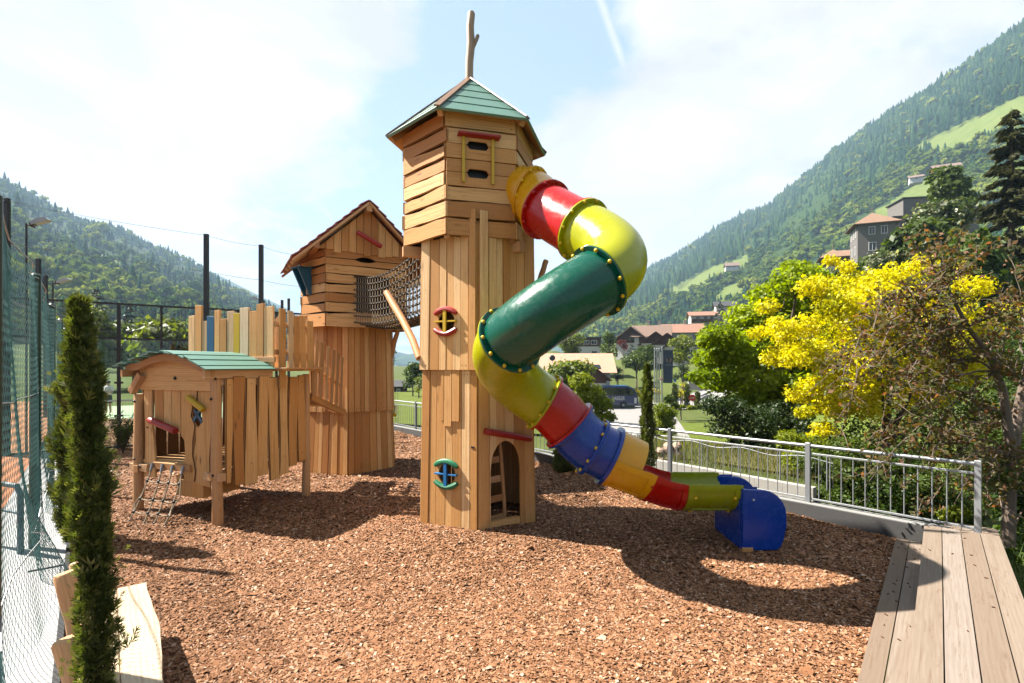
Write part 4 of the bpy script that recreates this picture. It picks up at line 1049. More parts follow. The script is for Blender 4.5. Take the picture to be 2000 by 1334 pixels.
# ================================================================== wooden deck bottom right
dk=thing('wooden_deck','weathered grey brown stepped timber deck beside the bark mulch','deck',tuple(D0))
def DP(a,b,z): # a metres from the far end towards the camera, b metres to the right of the lower step's left edge
    p=D0-DK*a+DN*b; return Vector((p.x,p.y,z+.02*a))
def boards(name,bs,z,a0,a1,th):
    mb=MB()
    for (b0,b1) in bs: mb.prism([(a0,b0),(a1,b0),(a1,b1),(a0,b1)],lambda a,b,w:DP(a,b,z+w) if True else 0,-th,0,.005,swap=True)
    return mb.build(name,M['deck'],dk)
w=.172
def flip(bs): return bs
lowb=[(0,.150),(.156,.295)]
mb=MB()
def dboard(mb,b0,b1,z,a0,a1,th=.04):
    c=DP((a0+a1)/2,(b0+b1)/2,z-th/2); e=DP(a1,(b0+b1)/2,z-th/2)-c; mb.box(c,DN*(b1-b0)/2,e,e.cross(DN).normalized()*th/2*(1 if e.cross(DN).z>0 else -1),bev=.004)
XU=.30
for b0_,b1_ in ((0,.150),(.157,.297)): dboard(mb,b0_,b1_,.085,0,6.5)
mb.build('lower_step',M['deck'],dk)
mb=MB()
ub=[XU+.002+i*.196 for i in range(5)]
for i in range(4): dboard(mb,ub[i],ub[i+1]-.008,.265,-.34,6.5)
mb.build('upper_step',M['deck'],dk)
mb=MB()
c=DP(3.1,XU+.02,.15); e=DP(6.4,XU+.02,.15)-c; mb.box(c,DN*.012,e,Vector((0,0,.08))); 
for a in (.1,1.2,2.4,3.6,4.8): p=DP(a,XU+.4,.18); mb.box(p,DN*.36,DK*.04,Vector((0,0,.045)))
mb.build('deck_frame',M['deck'],dk)
# loose bark bits on the deck
ld=thing('bark_flakes','loose bark flakes scattered on the timber deck','bark flakes',tuple(DP(2,.4,.27))); tag(ld,kind='stuff')
mb=MB()
for i in range(34):
    a=abs(random.gauss(1.2,1.4)); b=random.choice((random.uniform(.02,.28),random.uniform(.02,.28),random.uniform(.33,1.05))); z=.085 if b<.3 else .265
    p=DP(a,b,z+.006); t_=random.uniform(0,3.14); L=random.uniform(.007,.017); mb.box(p,Vector((math.cos(t_),math.sin(t_),.1))*L,Vector((-math.sin(t_),math.cos(t_),0))*L*.35,Vector((0,0,.004)),t=random.uniform(0,.12))
mb.build('flakes',M['chip'],ld)
# landing behind the railing
ln_=thing('timber_landing','short weathered timber landing beyond the end of the railing','landing',tuple(DP(-.9,.8,0)))
mb=MB()
for i in range(3): dboard(mb,.52+i*.196,.52+i*.196+.188,.20,-1.05,-.42)
dboard(mb,.52,1.10,.14,-.43,-.40,.12); mb.build('boards',M['deck'],ln_)

# ================================================================== kerb wall and railing
def RP(s,n,z): p=RA+RD*s+RN*n; return Vector((p.x,p.y,z))
kw=thing('kerb_wall','low dark grey concrete kerb wall under the long metal railing','kerb wall',tuple(RA))
mb=MB()
s=.28
while s<24:
    L=2.6; mb.prism([(s+.004,-.3),(s+L-.004,-.3),(s+L-.004,.215),(s+.004,.215)],lambda a,b,w:RP(a,.02-w+.13,b),0,.22,.012); s+=L
mb.build('wall',M['kerb'],kw)
mb=MB(); mb.bar(RP(.28,.04,.222),RP(24,.04,.222),.21,.012); mb.build('coping',M['conc'],kw)
rl_=thing('railing','long galvanised metal railing with thin vertical bars behind the slide','railing',tuple(RA))
posts=[-.02,2.1,4.72,7.3,9.9,12.5,15.1,17.7,20.3,22.9]
ZT=1.20
for i,s in enumerate(posts):
    mb=MB(); z0=.20 if i else .16
    mb.box(RP(s,.06,(z0+ZT+.02)/2),RD*.035,RN*.012 if False else RN*.035,Vector((0,0,(ZT+.02-z0)/2)),.008); mb.box(RP(s,.06,z0+.006),RD*.08,RN*.06,Vector((0,0,.006)))
    mb.build('post',M['galv'] if i in (0,1) else M['galv_dark'],rl_)
mb=MB(); mb.tube([RP(s,.06,ZT-.03) for s in np.linspace(-.02,23,40)],.027,12); mb.build('handrail',M['galv'],rl_,True)
mb=MB(); 
for z in (ZT-.16,.29): mb.bar(RP(-.02,.06,z),RP(23,.06,z),.028,.028,up=(0,0,1))
mb.build('rail',M['galv'],rl_)
A=[];B=[]
nb=0
for i in range(len(posts)-1):
    a,b=posts[i],posts[i+1]; n=int((b-a)/.155)
    for k in range(1,n):
        s=a+(b-a)*k/n; A.append(tuple(RP(s,.06,.30))); B.append(tuple(RP(s,.06,ZT-.17)))
for k,(a,b) in enumerate(zip(A,B)):
    if k<98:
        if k==0: mb=MB(); mb.tube([Vector((0,0,0)),Vector((0,0,.735))],.0085,8); o=mb.build('baluster',M['galv'],None,True); bme=o.data
        else: o=link('baluster',bme)
        o.location=a; keep(o,rl_)
A,B=np.array(A[98:]),np.array(B[98:])
if len(A): V,Fq=sticks(A,B,.009); o=np_mesh('far_balusters',V,Fq,M['galv'],None,rl_); tag(o,kind='stuff')
# retaining wall across the ramp with a little wire fence on it
rw=thing('retaining_wall','stained concrete ramp wall running below the railing','wall',tuple(RP(4,1.4,0)))
mb=MB()
def wt(s): return .20+.012*(s-2)
for i in range(12):
    s0,s1=2.45+i*.55,2.45+(i+1)*.55
    mb.prism([(s0,-1.6),(s1,-1.6),(s1,wt(s1)),(s0,wt(s0))],lambda a,b,w:RP(a,1.45-w,b),0,.16,.004)
mb.build('wall',M['concwall'],rw)
wfn=thing('wire_fence','low wavy thin wire fence standing on the concrete ramp wall','fence',tuple(RP(4,1.5,.1)))
A=[];B=[]; mb=MB(); top=[]
for i in range(66):
    s=2.2+i*.1; h=.50+.035*math.sin(s*5.2); A.append(tuple(RP(s,1.55,wt(s)))); B.append(tuple(RP(s,1.55,wt(s)+h))); top.append(RP(s,1.55,wt(s)+h))
V,Fq=sticks(np.array(A),np.array(B),.004); np_mesh('wires',V,Fq,M['galv'],None,wfn)
mb.tube(top,.009,6)
for s in np.arange(2.3,9,.85): mb.tube([RP(s,1.55,wt(s)-.05),RP(s,1.55,wt(s)+.58)],.014,6)
mb.build('frame',M['galv'],wfn)
# ================================================================== terrain
def sm(a,b,x): t=np.clip((x-a)/(b-a),0,1); return t*t*(3-2*t)
def g(X,Y):
    X=np.asarray(X,float); Y=np.asarray(Y,float)
    d=(X-RA.x)*RN.x+(Y-RA.y)*RN.y; s=(X-RA.x)*RD.x+(Y-RA.y)*RD.y
    deep=1.3+2.7*sm(-6,6,X-.1*Y)
    out=.10-deep*sm(3,26,d)-.15*sm(9,11,s)+.5*sm(95,130,Y)*0
    out=out+15*(1-np.exp(-.135*np.maximum(0,Y-92)/15))*sm(-8,18,X)+34*(1-np.exp(-.42*np.maximum(0,X-24-.05*Y)/34))+ .06*np.maximum(0,-X-35)*(Y>0)
    left=-.10+.055*np.maximum(0,np.hypot(X,Y)-70)*sm(25,80,-X)
    w=sm(.15,.45,d); z=left*(1-w)+out*w
    tr=sm(.3,.45,d)*(1-sm(1.25,1.40,d))*sm(2,2.5,s)*(1-sm(8.6,9.4,s)); z=z-1.1*tr
    z=z-1.5*sm(.3,1.2,d)*(1-sm(1.9,2.5,s))*(1-sm(9,16,d))
    dd=(X-D0.x)*DN.x+(Y-D0.y)*DN.y
    z=np.where((dd>.2)&(d<.2),-.10,z)
    return z
xs=np.concatenate([-np.geomspace(320,6,60),np.linspace(-5.6,16,110),np.geomspace(16.5,340,60)]); yy=np.concatenate([np.linspace(-25,4,10),np.linspace(4.3,24,90),np.geomspace(24.5,470,80)])
XX,YY=np.meshgrid(xs,yy); ZZ=g(XX,YY)+.04*np.sin(XX*.9)*np.sin(YY*.8)*(np.abs(ZZ0:=g(XX,YY))>.11)
V=np.stack([XX,YY,ZZ],-1).reshape(-1,3); nx=len(xs); I=np.arange((len(yy)-1)*(nx)).reshape(len(yy)-1,nx)[:,:-1].ravel(); Fq=np.stack([I,I+1,I+nx+1,I+nx],1)
o=np_mesh('ground',V,Fq,M['grass'],smooth=True); tag(o,kind='structure')
def sheet(name,quad,mat,lift,n=16):
    (x0,y0),(x1,y1),(x2,y2),(x3,y3)=quad; mb=[];F_=[]
    for i in range(n+1):
        for j in range(n+1):
            u,v=i/n,j/n; x=(1-v)*((1-u)*x0+u*x1)+v*((1-u)*x3+u*x2); y=(1-v)*((1-u)*y0+u*y1)+v*((1-u)*y3+u*y2); mb.append((x,y,float(g(x,y))+lift))
    for i in range(n):
        for j in range(n): a=i*(n+1)+j; F_.append((a,a+n+1,a+n+2,a+1))
    return tag(np_mesh(name,mb,F_,mat,smooth=True),kind='structure')
sheet('road',[(7.0,34),(13.5,36),(24,78),(2,86)],M['asph'],.14)
sheet('side_road',[(19,74),(60,86),(60,96),(20,90)],M['asph'],.18)
sheet('lawn',[(7.6,14),(24,18),(36,60),(17,58)],M['lawn'],.09)
sheet('back_lawn',[(-12,26),(2,18),(4,70),(-22,90)],M['lawn'],.09)
sheet('turf_court',[(-12.4,15.9),(-6.9,19.5),(-18,38),(-30,30)],M['turf'],.03)
sheet('dry_bank',[(4.9,12.6),(7.5,9.2),(11,12),(8.2,17)],M['drygrass'],.06)
tag(sheet('planting_soil',[(6.95,6.7),(5.3,2.0),(9,2),(12,8)],M['soil'],.03),kind='structure')
# ------------------------------------------------ mountains
def interp(tab,x): a=np.array(tab,float); return np.interp(x,a[:,0],a[:,1])
RID_R=[(1120,600),(1180,572),(1246,541),(1284,518),(1338,490),(1380,462),(1430,433),(1499,408),(1535,378),(1580,342),(1625,303),(1741,222),(1804,185),(1889,130),(2000,52),(2150,-40),(2500,-90),(3300,-120)]
YR_R=[(1120,2000),(1300,1700),(1600,1250),(2000,900),(3300,600)]; FT_R=[(1120,690),(1300,688),(1600,650),(2000,610),(3300,560)]; YF_R=[(1120,520),(1400,430),(2000,300),(3300,230)]
RID_L=[(-2200,80),(-1200,120),(-400,215),(0,358),(60,389),(120,421),(165,436),(240,455),(300,490),(390,524),(420,549),(460,577),(495,590),(540,613),(600,643),(700,672),(760,690)]
YR_L=[(-2200,700),(0,900),(300,1150),(500,1000),(760,800)]; FT_L=[(-2200,690),(0,690),(760,706)]; YF_L=[(-2200,150),(0,190),(400,260),(760,500)]
RID_F=[(100,470),(200,470),(255,470),(330,503),(420,534),(480,564),(520,584),(560,602),(620,642),(700,667),(780,688),(830,699),(900,692),(1000,672),(1100,625),(1180,578),(1240,548),(1300,530)]
def hill(name,rid,yr,ft,yf,p0,p1,step,nv,amp,seed,tn):
    cols=np.arange(p0,p1+1,step); V=[];T=[]
    ph=np.random.default_rng(seed).uniform(0,6,8)
    for v in np.linspace(0,1,nv):
        f=np.array([P(c,interp(ft,c),interp(yf,c)) for c in cols]); r=np.array([P(c,interp(rid,c),interp(yr,c)) for c in cols]); p=f*(1-v)+r*v
        w=math.sin(math.pi*v); n=sum(np.sin(p[:,0]*k*.011+p[:,1]*k*.008*(1 if i%2 else -1)+ph[i])/k for i,k in enumerate((1,2.3,4.1,7.7)))
        p[:,2]+=amp*w*n*.5
        if v==0: p[:,2]-=12
        V.append(p)
    back=V[-1].copy(); back[:,1]*=1.25; back[:,0]*=1.25; back[:,2]-=60; V.append(back); nv+=1
    n=len(cols); V=np.concatenate(V); I=np.arange((nv-1)*n).reshape(nv-1,n)[:,:-1].ravel(); Fq=np.stack([I,I+1,I+n+1,I+n],1)
    cen=V[Fq].mean(1); px=1000+cen[:,0]/cen[:,1]*1000; py=HOR-(cen[:,2]-CAMZ)/cen[:,1]*1000
    o=np_mesh(name,V,Fq,M['hill'],tn(px,py).astype(float),smooth=True); return tag(o,kind='structure')
MEAD=[[(1780,288),(2005,180),(2200,86),(2200,150),(2005,240),(1860,305)],[(1630,462),(1720,408),(1800,348),(1870,320),(1885,360),(1790,418),(1700,455)],[(1290,575),(1370,530),(1460,498),(1470,512),(1420,538),(1330,580)],[(1380,595),(1420,560),(1452,554),(1455,586),(1400,596)]]
MEADL=[[(180,492),(215,512),(245,524),(240,512),(200,492)]]
def inpoly(px,py,polys):
    res=np.zeros(np.shape(px),bool)
    for poly in polys:
        c=np.zeros(np.shape(px),bool); j=len(poly)-1
        for i in range(len(poly)):
            xi,yi=poly[i]; xj,yj=poly[j]; c ^= ((yi>py)!=(yj>py))&(px<(xj-xi)*(py-yi)/(yj-yi+1e-9)+xi); j=i
        res|=c
    return res
hill('mountainside',RID_R,YR_R,FT_R,YF_R,1100,3300,10,60,14,1,lambda x,y:inpoly(x,y,MEAD))
hill('mountainside',RID_L,YR_L,FT_L,YF_L,-2200,770,10,40,10,2,lambda x,y:inpoly(x,y,MEADL))
hill('far_mountain',RID_F,[(0,2250),(1300,2250)],[(0,712),(1300,700)],[(0,1300),(1300,2050)],90,1310,10,20,60,3,lambda x,y:np.zeros_like(x))
# ------------------------------------------------ forest masses
def t_con(seed,nl=6,ns=7):
    r=np.random.default_rng(seed); V=[];F=[]
    for l in range(nl):
        zt=.16+.84*(l+1.25)/nl; zb=.10+.86*l/nl; R_=.20*(1-l/nl)**.85+.012; zt=min(zt,1.0); a0=r.uniform(0,6); c=len(V); V.append((0,0,zt))
        for j in range(ns*2):
            a=a0+math.pi*j/ns; q=R_*(1.0 if j%2==0 else .52)*r.uniform(.8,1.15); V.append((q*math.cos(a),q*math.sin(a),zb-(.04 if j%2==0 else -.015)*r.uniform(.5,1.5)))
        for j in range(ns*2): F.append((c,c+1+j,c+1+(j+1)%(ns*2)))
    return np.array(V),np.array(F)
def t_broad(seed,n=85):
    r=np.random.default_rng(seed); V=[];F=[]; lob=[(r.normal(0,.13),r.normal(0,.13),r.uniform(.38,.82),r.uniform(.17,.26)) for _ in range(7)]
    for i in range(n):
        lx,ly,lz,lr=lob[i%7]; d=r.normal(size=3); d/=np.linalg.norm(d); d[2]=abs(d[2])*.9-.15; p=np.array([lx,ly,lz])+d*lr*r.uniform(.75,1.08)
        nn=d+r.normal(0,.35,3)+np.array([0,0,.25]); nn/=np.linalg.norm(nn); t1=np.cross(nn,[.3,.2,1]); t1/=np.linalg.norm(t1); t2=np.cross(nn,t1); s=r.uniform(.065,.12); c=len(V)
        a=r.uniform(0,6); 
        for k in range(3): V.append(p+(t1*math.cos(a+2.1*k)+t2*math.sin(a+2.1*k))*s*r.uniform(.8,1.3))
        F.append((c,c+1,c+2))
    for (lx,ly,lz,lr) in lob:     # inner mass of each limb
        c=len(V)
        for v in ((1,0,0),(-1,0,0),(0,1,0),(0,-1,0),(0,0,1),(0,0,-1)): V.append(np.array([lx,ly,lz])+np.array(v)*lr*.80)
        for f in ((0,2,4),(2,1,4),(1,3,4),(3,0,4),(2,0,5),(1,2,5),(3,1,5),(0,3,5)): F.append(tuple(c+x for x in f))
    return np.array(V,float),np.array(F)
def forest(name,label,N,rid,yr,ft,yf,p0,p1,kindf,mead,hs,seed):
    r=np.random.default_rng(seed); px=r.uniform(p0,p1,N); t=np.where(r.random(N)<.10,1-r.random(N)*.02,r.random(N)); yfv,yrv=interp(ft,px),interp(rid,px); Yf,Yr=interp(yf,px),interp(yr,px)
    v=t*Yf/(Yr-t*Yr+t*Yf); Yd=Yf*(1-v)+Yr*v; acc=r.random(N)<np.clip((Yd/Yr)**1.25+.05,0,1); pyi=yfv+(yrv-yfv)*t
    acc&=~inpoly(px,pyi,mead)
    px,t,v,pyi,Yd=px[acc],t[acc],v[acc],pyi[acc],Yd[acc]; f=np.array([P(a,b,c) for a,b,c in zip(px,interp(ft,px),interp(yf,px))]); q=np.array([P(a,b,c) for a,b,c in zip(px,interp(rid,px),interp(yr,px))])
    pos=f*(1-v[:,None])+q*v[:,None]; pn=np.sin(px*.031+pyi*.045+seed)+np.sin(px*.057-pyi*.083+2*seed)+.7*np.sin(px*.013+pyi*.021+seed)
    k=kindf(px,pyi-pn*14,t,r)
    tc=[t_con(i) for i in range(6)]; tb=[t_broad(10+i) for i in range(6)]
    Vs=[];Fs=[];Ts=[];Ms=[];c=0
    for i in range(len(px)):
        con=k[i]; (tv,tf)=(tc if con else tb)[r.integers(6)]; h=(r.uniform(*hs[0]) if con else r.uniform(*hs[1]))*math.exp(r.normal(0,.22))*(1+.10*pn[i]); a=r.uniform(0,6.28); ca,sa=math.cos(a),math.sin(a)
        w=h*(1.15 if con else 1.0)*r.uniform(.85,1.2); x=(tv[:,0]*ca-tv[:,1]*sa)*w; y=(tv[:,0]*sa+tv[:,1]*ca)*w
        Vs.append(np.stack([pos[i,0]+x,pos[i,1]+y,pos[i,2]-h*.12+tv[:,2]*h],1)); Fs.append(tf+c); c+=len(tv); Ts.append(np.full(len(tf),np.clip(r.normal(.48+.14*pn[i],.24),0,1))); Ms.append(np.full(len(tf),0 if con else 1))
    o=np_mesh(name,np.concatenate(Vs),np.concatenate(Fs),[M['f_con'],M['f_broad']],np.concatenate(Ts),midx=np.concatenate(Ms)); return tag(o,label,'forest',kind='stuff')
def kr(px,py,t,r):
    rid=interp(RID_R,px); mid=rid+(interp([(1150,45),(1400,75),(1700,120),(2000,150),(3300,200)],px)); pc=np.where(py<mid,.94,.32); pc=np.where((px<1600)&(py>mid+75),.72,pc); return r.random(len(px))<pc
def kl(px,py,t,r):
    d=py-interp(RID_L,px); pc=np.where(d<60,.72,np.where(d<150,.38,.5)); return r.random(len(px))<pc
forest('forest','dense conifer and spring green forest covering the steep mountainside above the hotel',36000,RID_R,YR_R,FT_R,YF_R,1110,2500,kr,MEAD,((10.5,17),(9,14)),5)
forest('forest','hazy blue green forest covering the mountainside behind the tall court posts',13000,RID_L,YR_L,FT_L,YF_L,-700,765,kl,MEADL,((11,19),(9.5,15.5)),6)

# ================================================================== leafy plants
def leafcloud(C,Nrm,size,aspect=.5,fold=.25):
    n=len(C); ref=rng.normal(size=(n,3)); Nn=Nrm/np.maximum(np.linalg.norm(Nrm,axis=1,keepdims=True),1e-6); t=ref-Nn*np.sum(ref*Nn,1,keepdims=True); t/=np.linalg.norm(t,axis=1,keepdims=True); b=np.cross(Nn,t); s=np.asarray(size).reshape(-1,1)*np.ones((n,1))
    V=np.stack([C-t*s*.5,C+b*s*aspect*.5+Nn*s*fold*.3,C+t*s*.5,C-b*s*aspect*.5+Nn*s*fold*.3],1).reshape(-1,3); i=np.arange(n)[:,None]*4; return V,i+np.array([[0,1,2,3]])
def clumpcloud(clumps,n,flatz=.75,size=.1,up=.35,shell=.45,nz=.6,aspect=.55):
    c=np.array([[*k[0],k[1]] for k in clumps],float); w=c[:,3]**2; idx=rng.choice(len(c),n,p=w/w.sum()); d=rng.normal(size=(n,3)); d/=np.linalg.norm(d,axis=1,keepdims=True)
    rr=shell+(1.08-shell)*rng.random(n)**.6; rr*=1+.22*np.sin(d[:,0]*7+idx)*np.cos(d[:,1]*6+d[:,2]*5+idx*2)
    p=c[idx,:3]+d*np.array([1,1,flatz])*(c[idx,3]*rr)[:,None]; nn=d*.6+rng.normal(0,nz,(n,3))+np.array([0,0,up]); return p,nn,idx
def bushy(name,label,cat,base,clumps,n,mat,size,trunk=None,bark='barkg',group=None,flatz=.75,aspect=.55,shell=.45,limbs=12,r0=.12,tsd=.22,crown='crown',up=.35):
    root=thing(name,label,cat,tuple(base),group); p,nn,idx=clumpcloud(clumps,n,flatz,size,up,shell,aspect=aspect)
    s=size*np.exp(rng.normal(0,.28,n)); V,F=leafcloud(p,nn,s,aspect); ct=rng.normal(.5,tsd*.6,len(clumps))
    np_mesh(crown,V,F,mat,np.clip(ct[idx]+rng.normal(0,tsd,n),0,1),root)
    if trunk:
        mb=MB(); base=Vector(base); top=Vector(trunk)
        k=[base.lerp(top,u)+Vector((random.uniform(-1,1),random.uniform(-1,1),0))*r0*.5*(u>0) for u in (0,.25,.5,.75,1)]; mb.tube([base-Vector((0,0,.3))]+k,[r0*1.25,r0*1.1,r0*.95,r0*.8,r0*.65,r0*.45],10)
        ch=sorted(range(len(clumps)),key=lambda i:-clumps[i][1])[:limbs]
        for i in ch:
            c=Vector(clumps[i][0]); u=random.uniform(.35,1.0); s_=base.lerp(top,u); m_=s_.lerp(c,.5)+Vector((0,0,-.08*(c-s_).length)); mb.tube([s_,s_.lerp(m_,.5),m_,m_.lerp(c,.6),c],[r0*.42,r0*.36,r0*.28,r0*.18,r0*.06],6)
            for q in range(3):
                e=c+Vector((random.gauss(0,1),random.gauss(0,1),random.gauss(0,.7)))*clumps[i][1]*.6; mb.tube([m_.lerp(c,.5),m_.lerp(e,.8),e],[r0*.15,r0*.1,r0*.03],5)
        mb.build('trunk',M[bark],root,True)
    return root
def cl(Y,lst,ds=1.0,seed=0):
    rr=random.Random(seed); out=[]
    for (x,y,r) in lst:
        yy=Y+rr.uniform(-ds,ds); out.append((P(x,y,yy),r*yy/1000))
    return out
# green tree right of the slide
bushy('maple_tree','bright spring green tree between the flagpoles and the golden tree','tree',(8.2,17,-2.6),cl(17,[(1560,545,48),(1510,578,45),(1462,618,42),(1405,655,38),(1388,700,34),(1445,690,52),(1505,645,55),(1572,605,55),(1622,580,45),(1650,640,60),(1560,700,62),(1480,742,55),(1408,742,40),(1605,765,62),(1530,790,55),(1450,785,35),(1380,668,20),(1548,520,20),(1590,545,30),(1690,690,60),(1365,735,22),(1470,665,40)],1.3,1),30000,M['lf_green'],.15,P(1540,640,17),r0=.16,flatz=.6,shell=.35)
# golden tree
bushy('golden_tree','golden yellow leaved tree right of the spring green tree','tree',(9.0,12.6,-2.2),cl(12.6,[(1740,548,46),(1800,560,38),(1700,585,50),(1630,600,42),(1572,640,36),(1780,630,58),(1690,655,62),(1605,690,46),(1855,615,45),(1905,560,32),(1750,715,62),(1660,740,52),(1590,752,30),(1572,805,20),(1612,838,24),(1840,700,58),(1655,522,20),(1625,508,16),(1685,555,28),(1530,655,24),(1550,700,28),(1960,610,30),(1640,800,30),(1590,850,14),(1700,800,30),(1880,520,14),(1720,600,50),(1660,620,40),(1800,590,45),(1830,655,55),(1770,690,60),(1700,700,55),(1640,715,45),(1540,690,36),(1520,640,30),(1590,560,34),(1660,560,40),(1800,520,30),(1820,640,60),(1560,770,26),(1700,760,55),(1800,770,50),(1500,600,24),(1480,650,20),(1510,700,24),(1850,560,40),(1900,640,45),(1620,790,36),(1880,720,50)],.9,2),52000,M['lf_yel'],.085,P(1740,650,12.6),'bark',r0=.10,flatz=.7,shell=.15,tsd=.22,up=.2)
# bronze-leaved crab apple, branch by branch
def crab():
    root=thing('crab_apple','bronze leaved crab apple tree with long arching branches behind the deck','tree',(7.6,8.4,-1.5)); mb=MB(); LP=[];LN=[]
    A=P(1965,1010,8.3); A.z=-1.6; B=P(1975,880,8.3); Cc=P(1958,760,8.25); Dd=P(1930,690,8.2); Ee=P(1890,640,8.1)
    mb.tube([A,P(1972,960,8.3),B,Cc,Dd,Ee,P(1850,560,8.0),P(1838,470,7.9)],[.105,.085,.075,.06,.045,.032,.02,.006],8)
    mb.tube([P(1975,900,8.3),P(1990,800,8.4),P(2010,700,8.4),P(2030,600,8.3)],[.09,.075,.05,.02],8)
    starts=[B,B.lerp(Cc,.5),Cc,Cc.lerp(Dd,.5),Dd,Ee,P(1850,560,8.0),P(1990,800,8.4),P(2010,700,8.4)]
    tips=[(1828,448),(1862,452),(1810,520),(1782,470),(1900,500),(1945,470),(1985,520),(1990,610),(1960,560),(1720,600),(1690,650),(1640,690),(1600,725),(1575,770),(1640,850),(1680,870),(1700,905),(1760,900),(1760,950),(1820,880),(1830,940),(1870,860),(1900,800),(1880,900),(1780,760),(1730,790),(1700,720),(1800,690),(1850,720),(1770,660),(1900,700),(1950,660),(1660,770),(1990,750),(1985,850),(1960,930),(1720,840),(1800,820),(1650,640),(1990,960),(2030,780),(2020,560),(1740,680),(1840,620),(1610,760),(1690,950),(1790,1000),(1860,990),(1925,1010)]
    rr=random.Random(4)
    for (x,y) in tips:
        Y=8.2+rr.uniform(-1.1,1.0); t=P(x,y,Y); s=min(starts,key=lambda q:(q-t).length+rr.uniform(0,1.2)); L=(t-s).length; up=Vector((0,0,1))
        pts=[]
        for i in range(9):
            u=i/8; p=s.lerp(t,u)+up*L*.16*math.sin(math.pi*u)*(1 if y>560 else -.3)+Vector((rr.uniform(-1,1),rr.uniform(-1,1),rr.uniform(-1,1)))*.05*L*(0<u<1); pts.append(p)
        mb.tube(pts,[.016*(1-i/8)**1.2+.003 for i in range(9)],6)
        nsub=int(6+L*4.5)
        for k in range(nsub):
            i=rr.uniform(2,8); a=pts[int(min(i,7))].lerp(pts[int(min(i,7))+1],i%1); d=Vector((rr.gauss(0,1),rr.gauss(0,1),rr.gauss(.25,.8))).normalized(); l=rr.uniform(.15,.5); e=a+d*l+Vector((0,0,-.04))
            mb.tube([a,a.lerp(e,.5)+Vector((0,0,.03)),e],[.006,.005,.002],4)
            m=rr.randint(7,13)
            for q in range(m): u=rr.random()**.7; LP.append(a.lerp(e,u)+Vector((rr.gauss(0,.045),rr.gauss(0,.045),rr.gauss(0,.045))))
        for q in range(int(12+L*20)):
            i=rr.uniform(1.5,7.99); a=pts[int(i)].lerp(pts[min(8,int(i)+1)],i%1); LP.append(a+Vector((rr.gauss(0,.06),rr.gauss(0,.06),rr.gauss(0,.06))))
    C=np.array([tuple(p) for p in LP]); n=len(C); V,F=leafcloud(C,rng.normal(0,1,(n,3))+np.array([0,-.2,.5]),.074*np.exp(rng.normal(0,.25,n)),.58); np_mesh('crown',V,F,M['lf_bronze'],np.clip(rng.beta(1.1,2.0,n),0,1),root)
    mb.build('trunk',M['barkg'],root,True)
crab()
def gz(x,y): return float(g(x,y))
# shrubs beyond the railing
def shrub(label,Y,lst,n,mat,size,seed,ds=.5,**k):
    c=cl(Y,lst,ds,seed); b=c[0][0]; return bushy('shrub',label,'shrub',(b.x,b.y,gz(b.x,b.y)),c,n,mat,size,(b.x,b.y,b.z) if Y<20 else None,r0=.04,crown='foliage',**k)
shrub('dark grey green shrub mass under the spring green tree',15,[(1480,830,45),(1430,800,32),(1520,820,50),(1560,850,42),(1450,870,32),(1395,790,26),(1505,870,36),(1600,880,40),(1410,835,26)],15000,M['lf_dark'],.085,11)
shrub('leafy green hedge shrub behind the railing near the deck',10.2,[(1700,960,55),(1640,930,45),(1760,990,50),(1620,980,40),(1700,1010,40),(1800,940,45),(1850,990,45),(1590,900,30),(1660,880,35),(1900,930,40),(1880,1010,30),(1760,900,40)],22000,M['lf_bush'],.06,12)
shrub('yellow green leafy shrub behind the railing under the golden tree',11.5,[(1560,900,30),(1545,860,25),(1590,870,25),(1600,930,25)],5000,M['lf_lime'],.06,13)
shrub('dark leafy shrub right of the timber deck behind the crab apple trunk',8.8,[(1960,930,40),(2000,880,50),(1990,990,45),(1940,870,35),(2040,960,60),(1975,1050,30),(2050,850,60),(2010,780,50)],14000,M['lf_bush'],.07,14)
shrub('small low yellow green plant at the end of the railing',8.6,[(1850,1005,16),(1875,1000,14)],900,M['lf_lime'],.05,15,ds=.1)
shrub('dark leafy plant low beside the deck edge',6.9,[(2010,1110,40),(1985,1090,25),(2030,1180,40)],4000,M['lf_bush'],.05,16,ds=.3)
shrub('yellow green hedge along the edge of the sloping lawn',32,[(1293,800,18),(1288,822,20),(1298,842,20),(1296,866,20),(1308,806,14),(1304,824,16),(1290,850,18)],9000,M['lf_lime'],.12,17,ds=1)
shrub('yellow leaved shrub growing over the road edge left of the hedge',38,[(1305,780,10),(1318,792,8)],2000,M['lf_bush'],.14,18,ds=.5)
shrub('fresh green shrub beyond the railing left of the red slide bend',26,[(1125,800,30),(1150,770,28),(1175,790,22),(1165,820,22),(1135,745,22),(1190,815,14),(1110,840,25),(1145,845,25)],9000,M['lf_lime'],.14,19)
for lb,Y,lst,n,mt,sz,sd in (('deep green shrubbery behind the crab apple and golden tree',15,[(1700,850,60),(1800,800,65),(1900,780,70),(1980,700,70),(1960,820,60),(1640,870,45),(1760,880,60),(1860,870,60),(2040,800,90),(1900,690,60),(2050,650,90),(1830,740,60)],20000,'lf_bush',.11,41),('tall deep green shrubbery right behind the deck corner',11,[(1960,950,60),(2050,900,90),(2000,870,60),(1930,900,50),(2080,1000,90)],9000,'lf_dark',.09,42)): shrub(lb,Y,lst,n,M[mt],sz,sd)
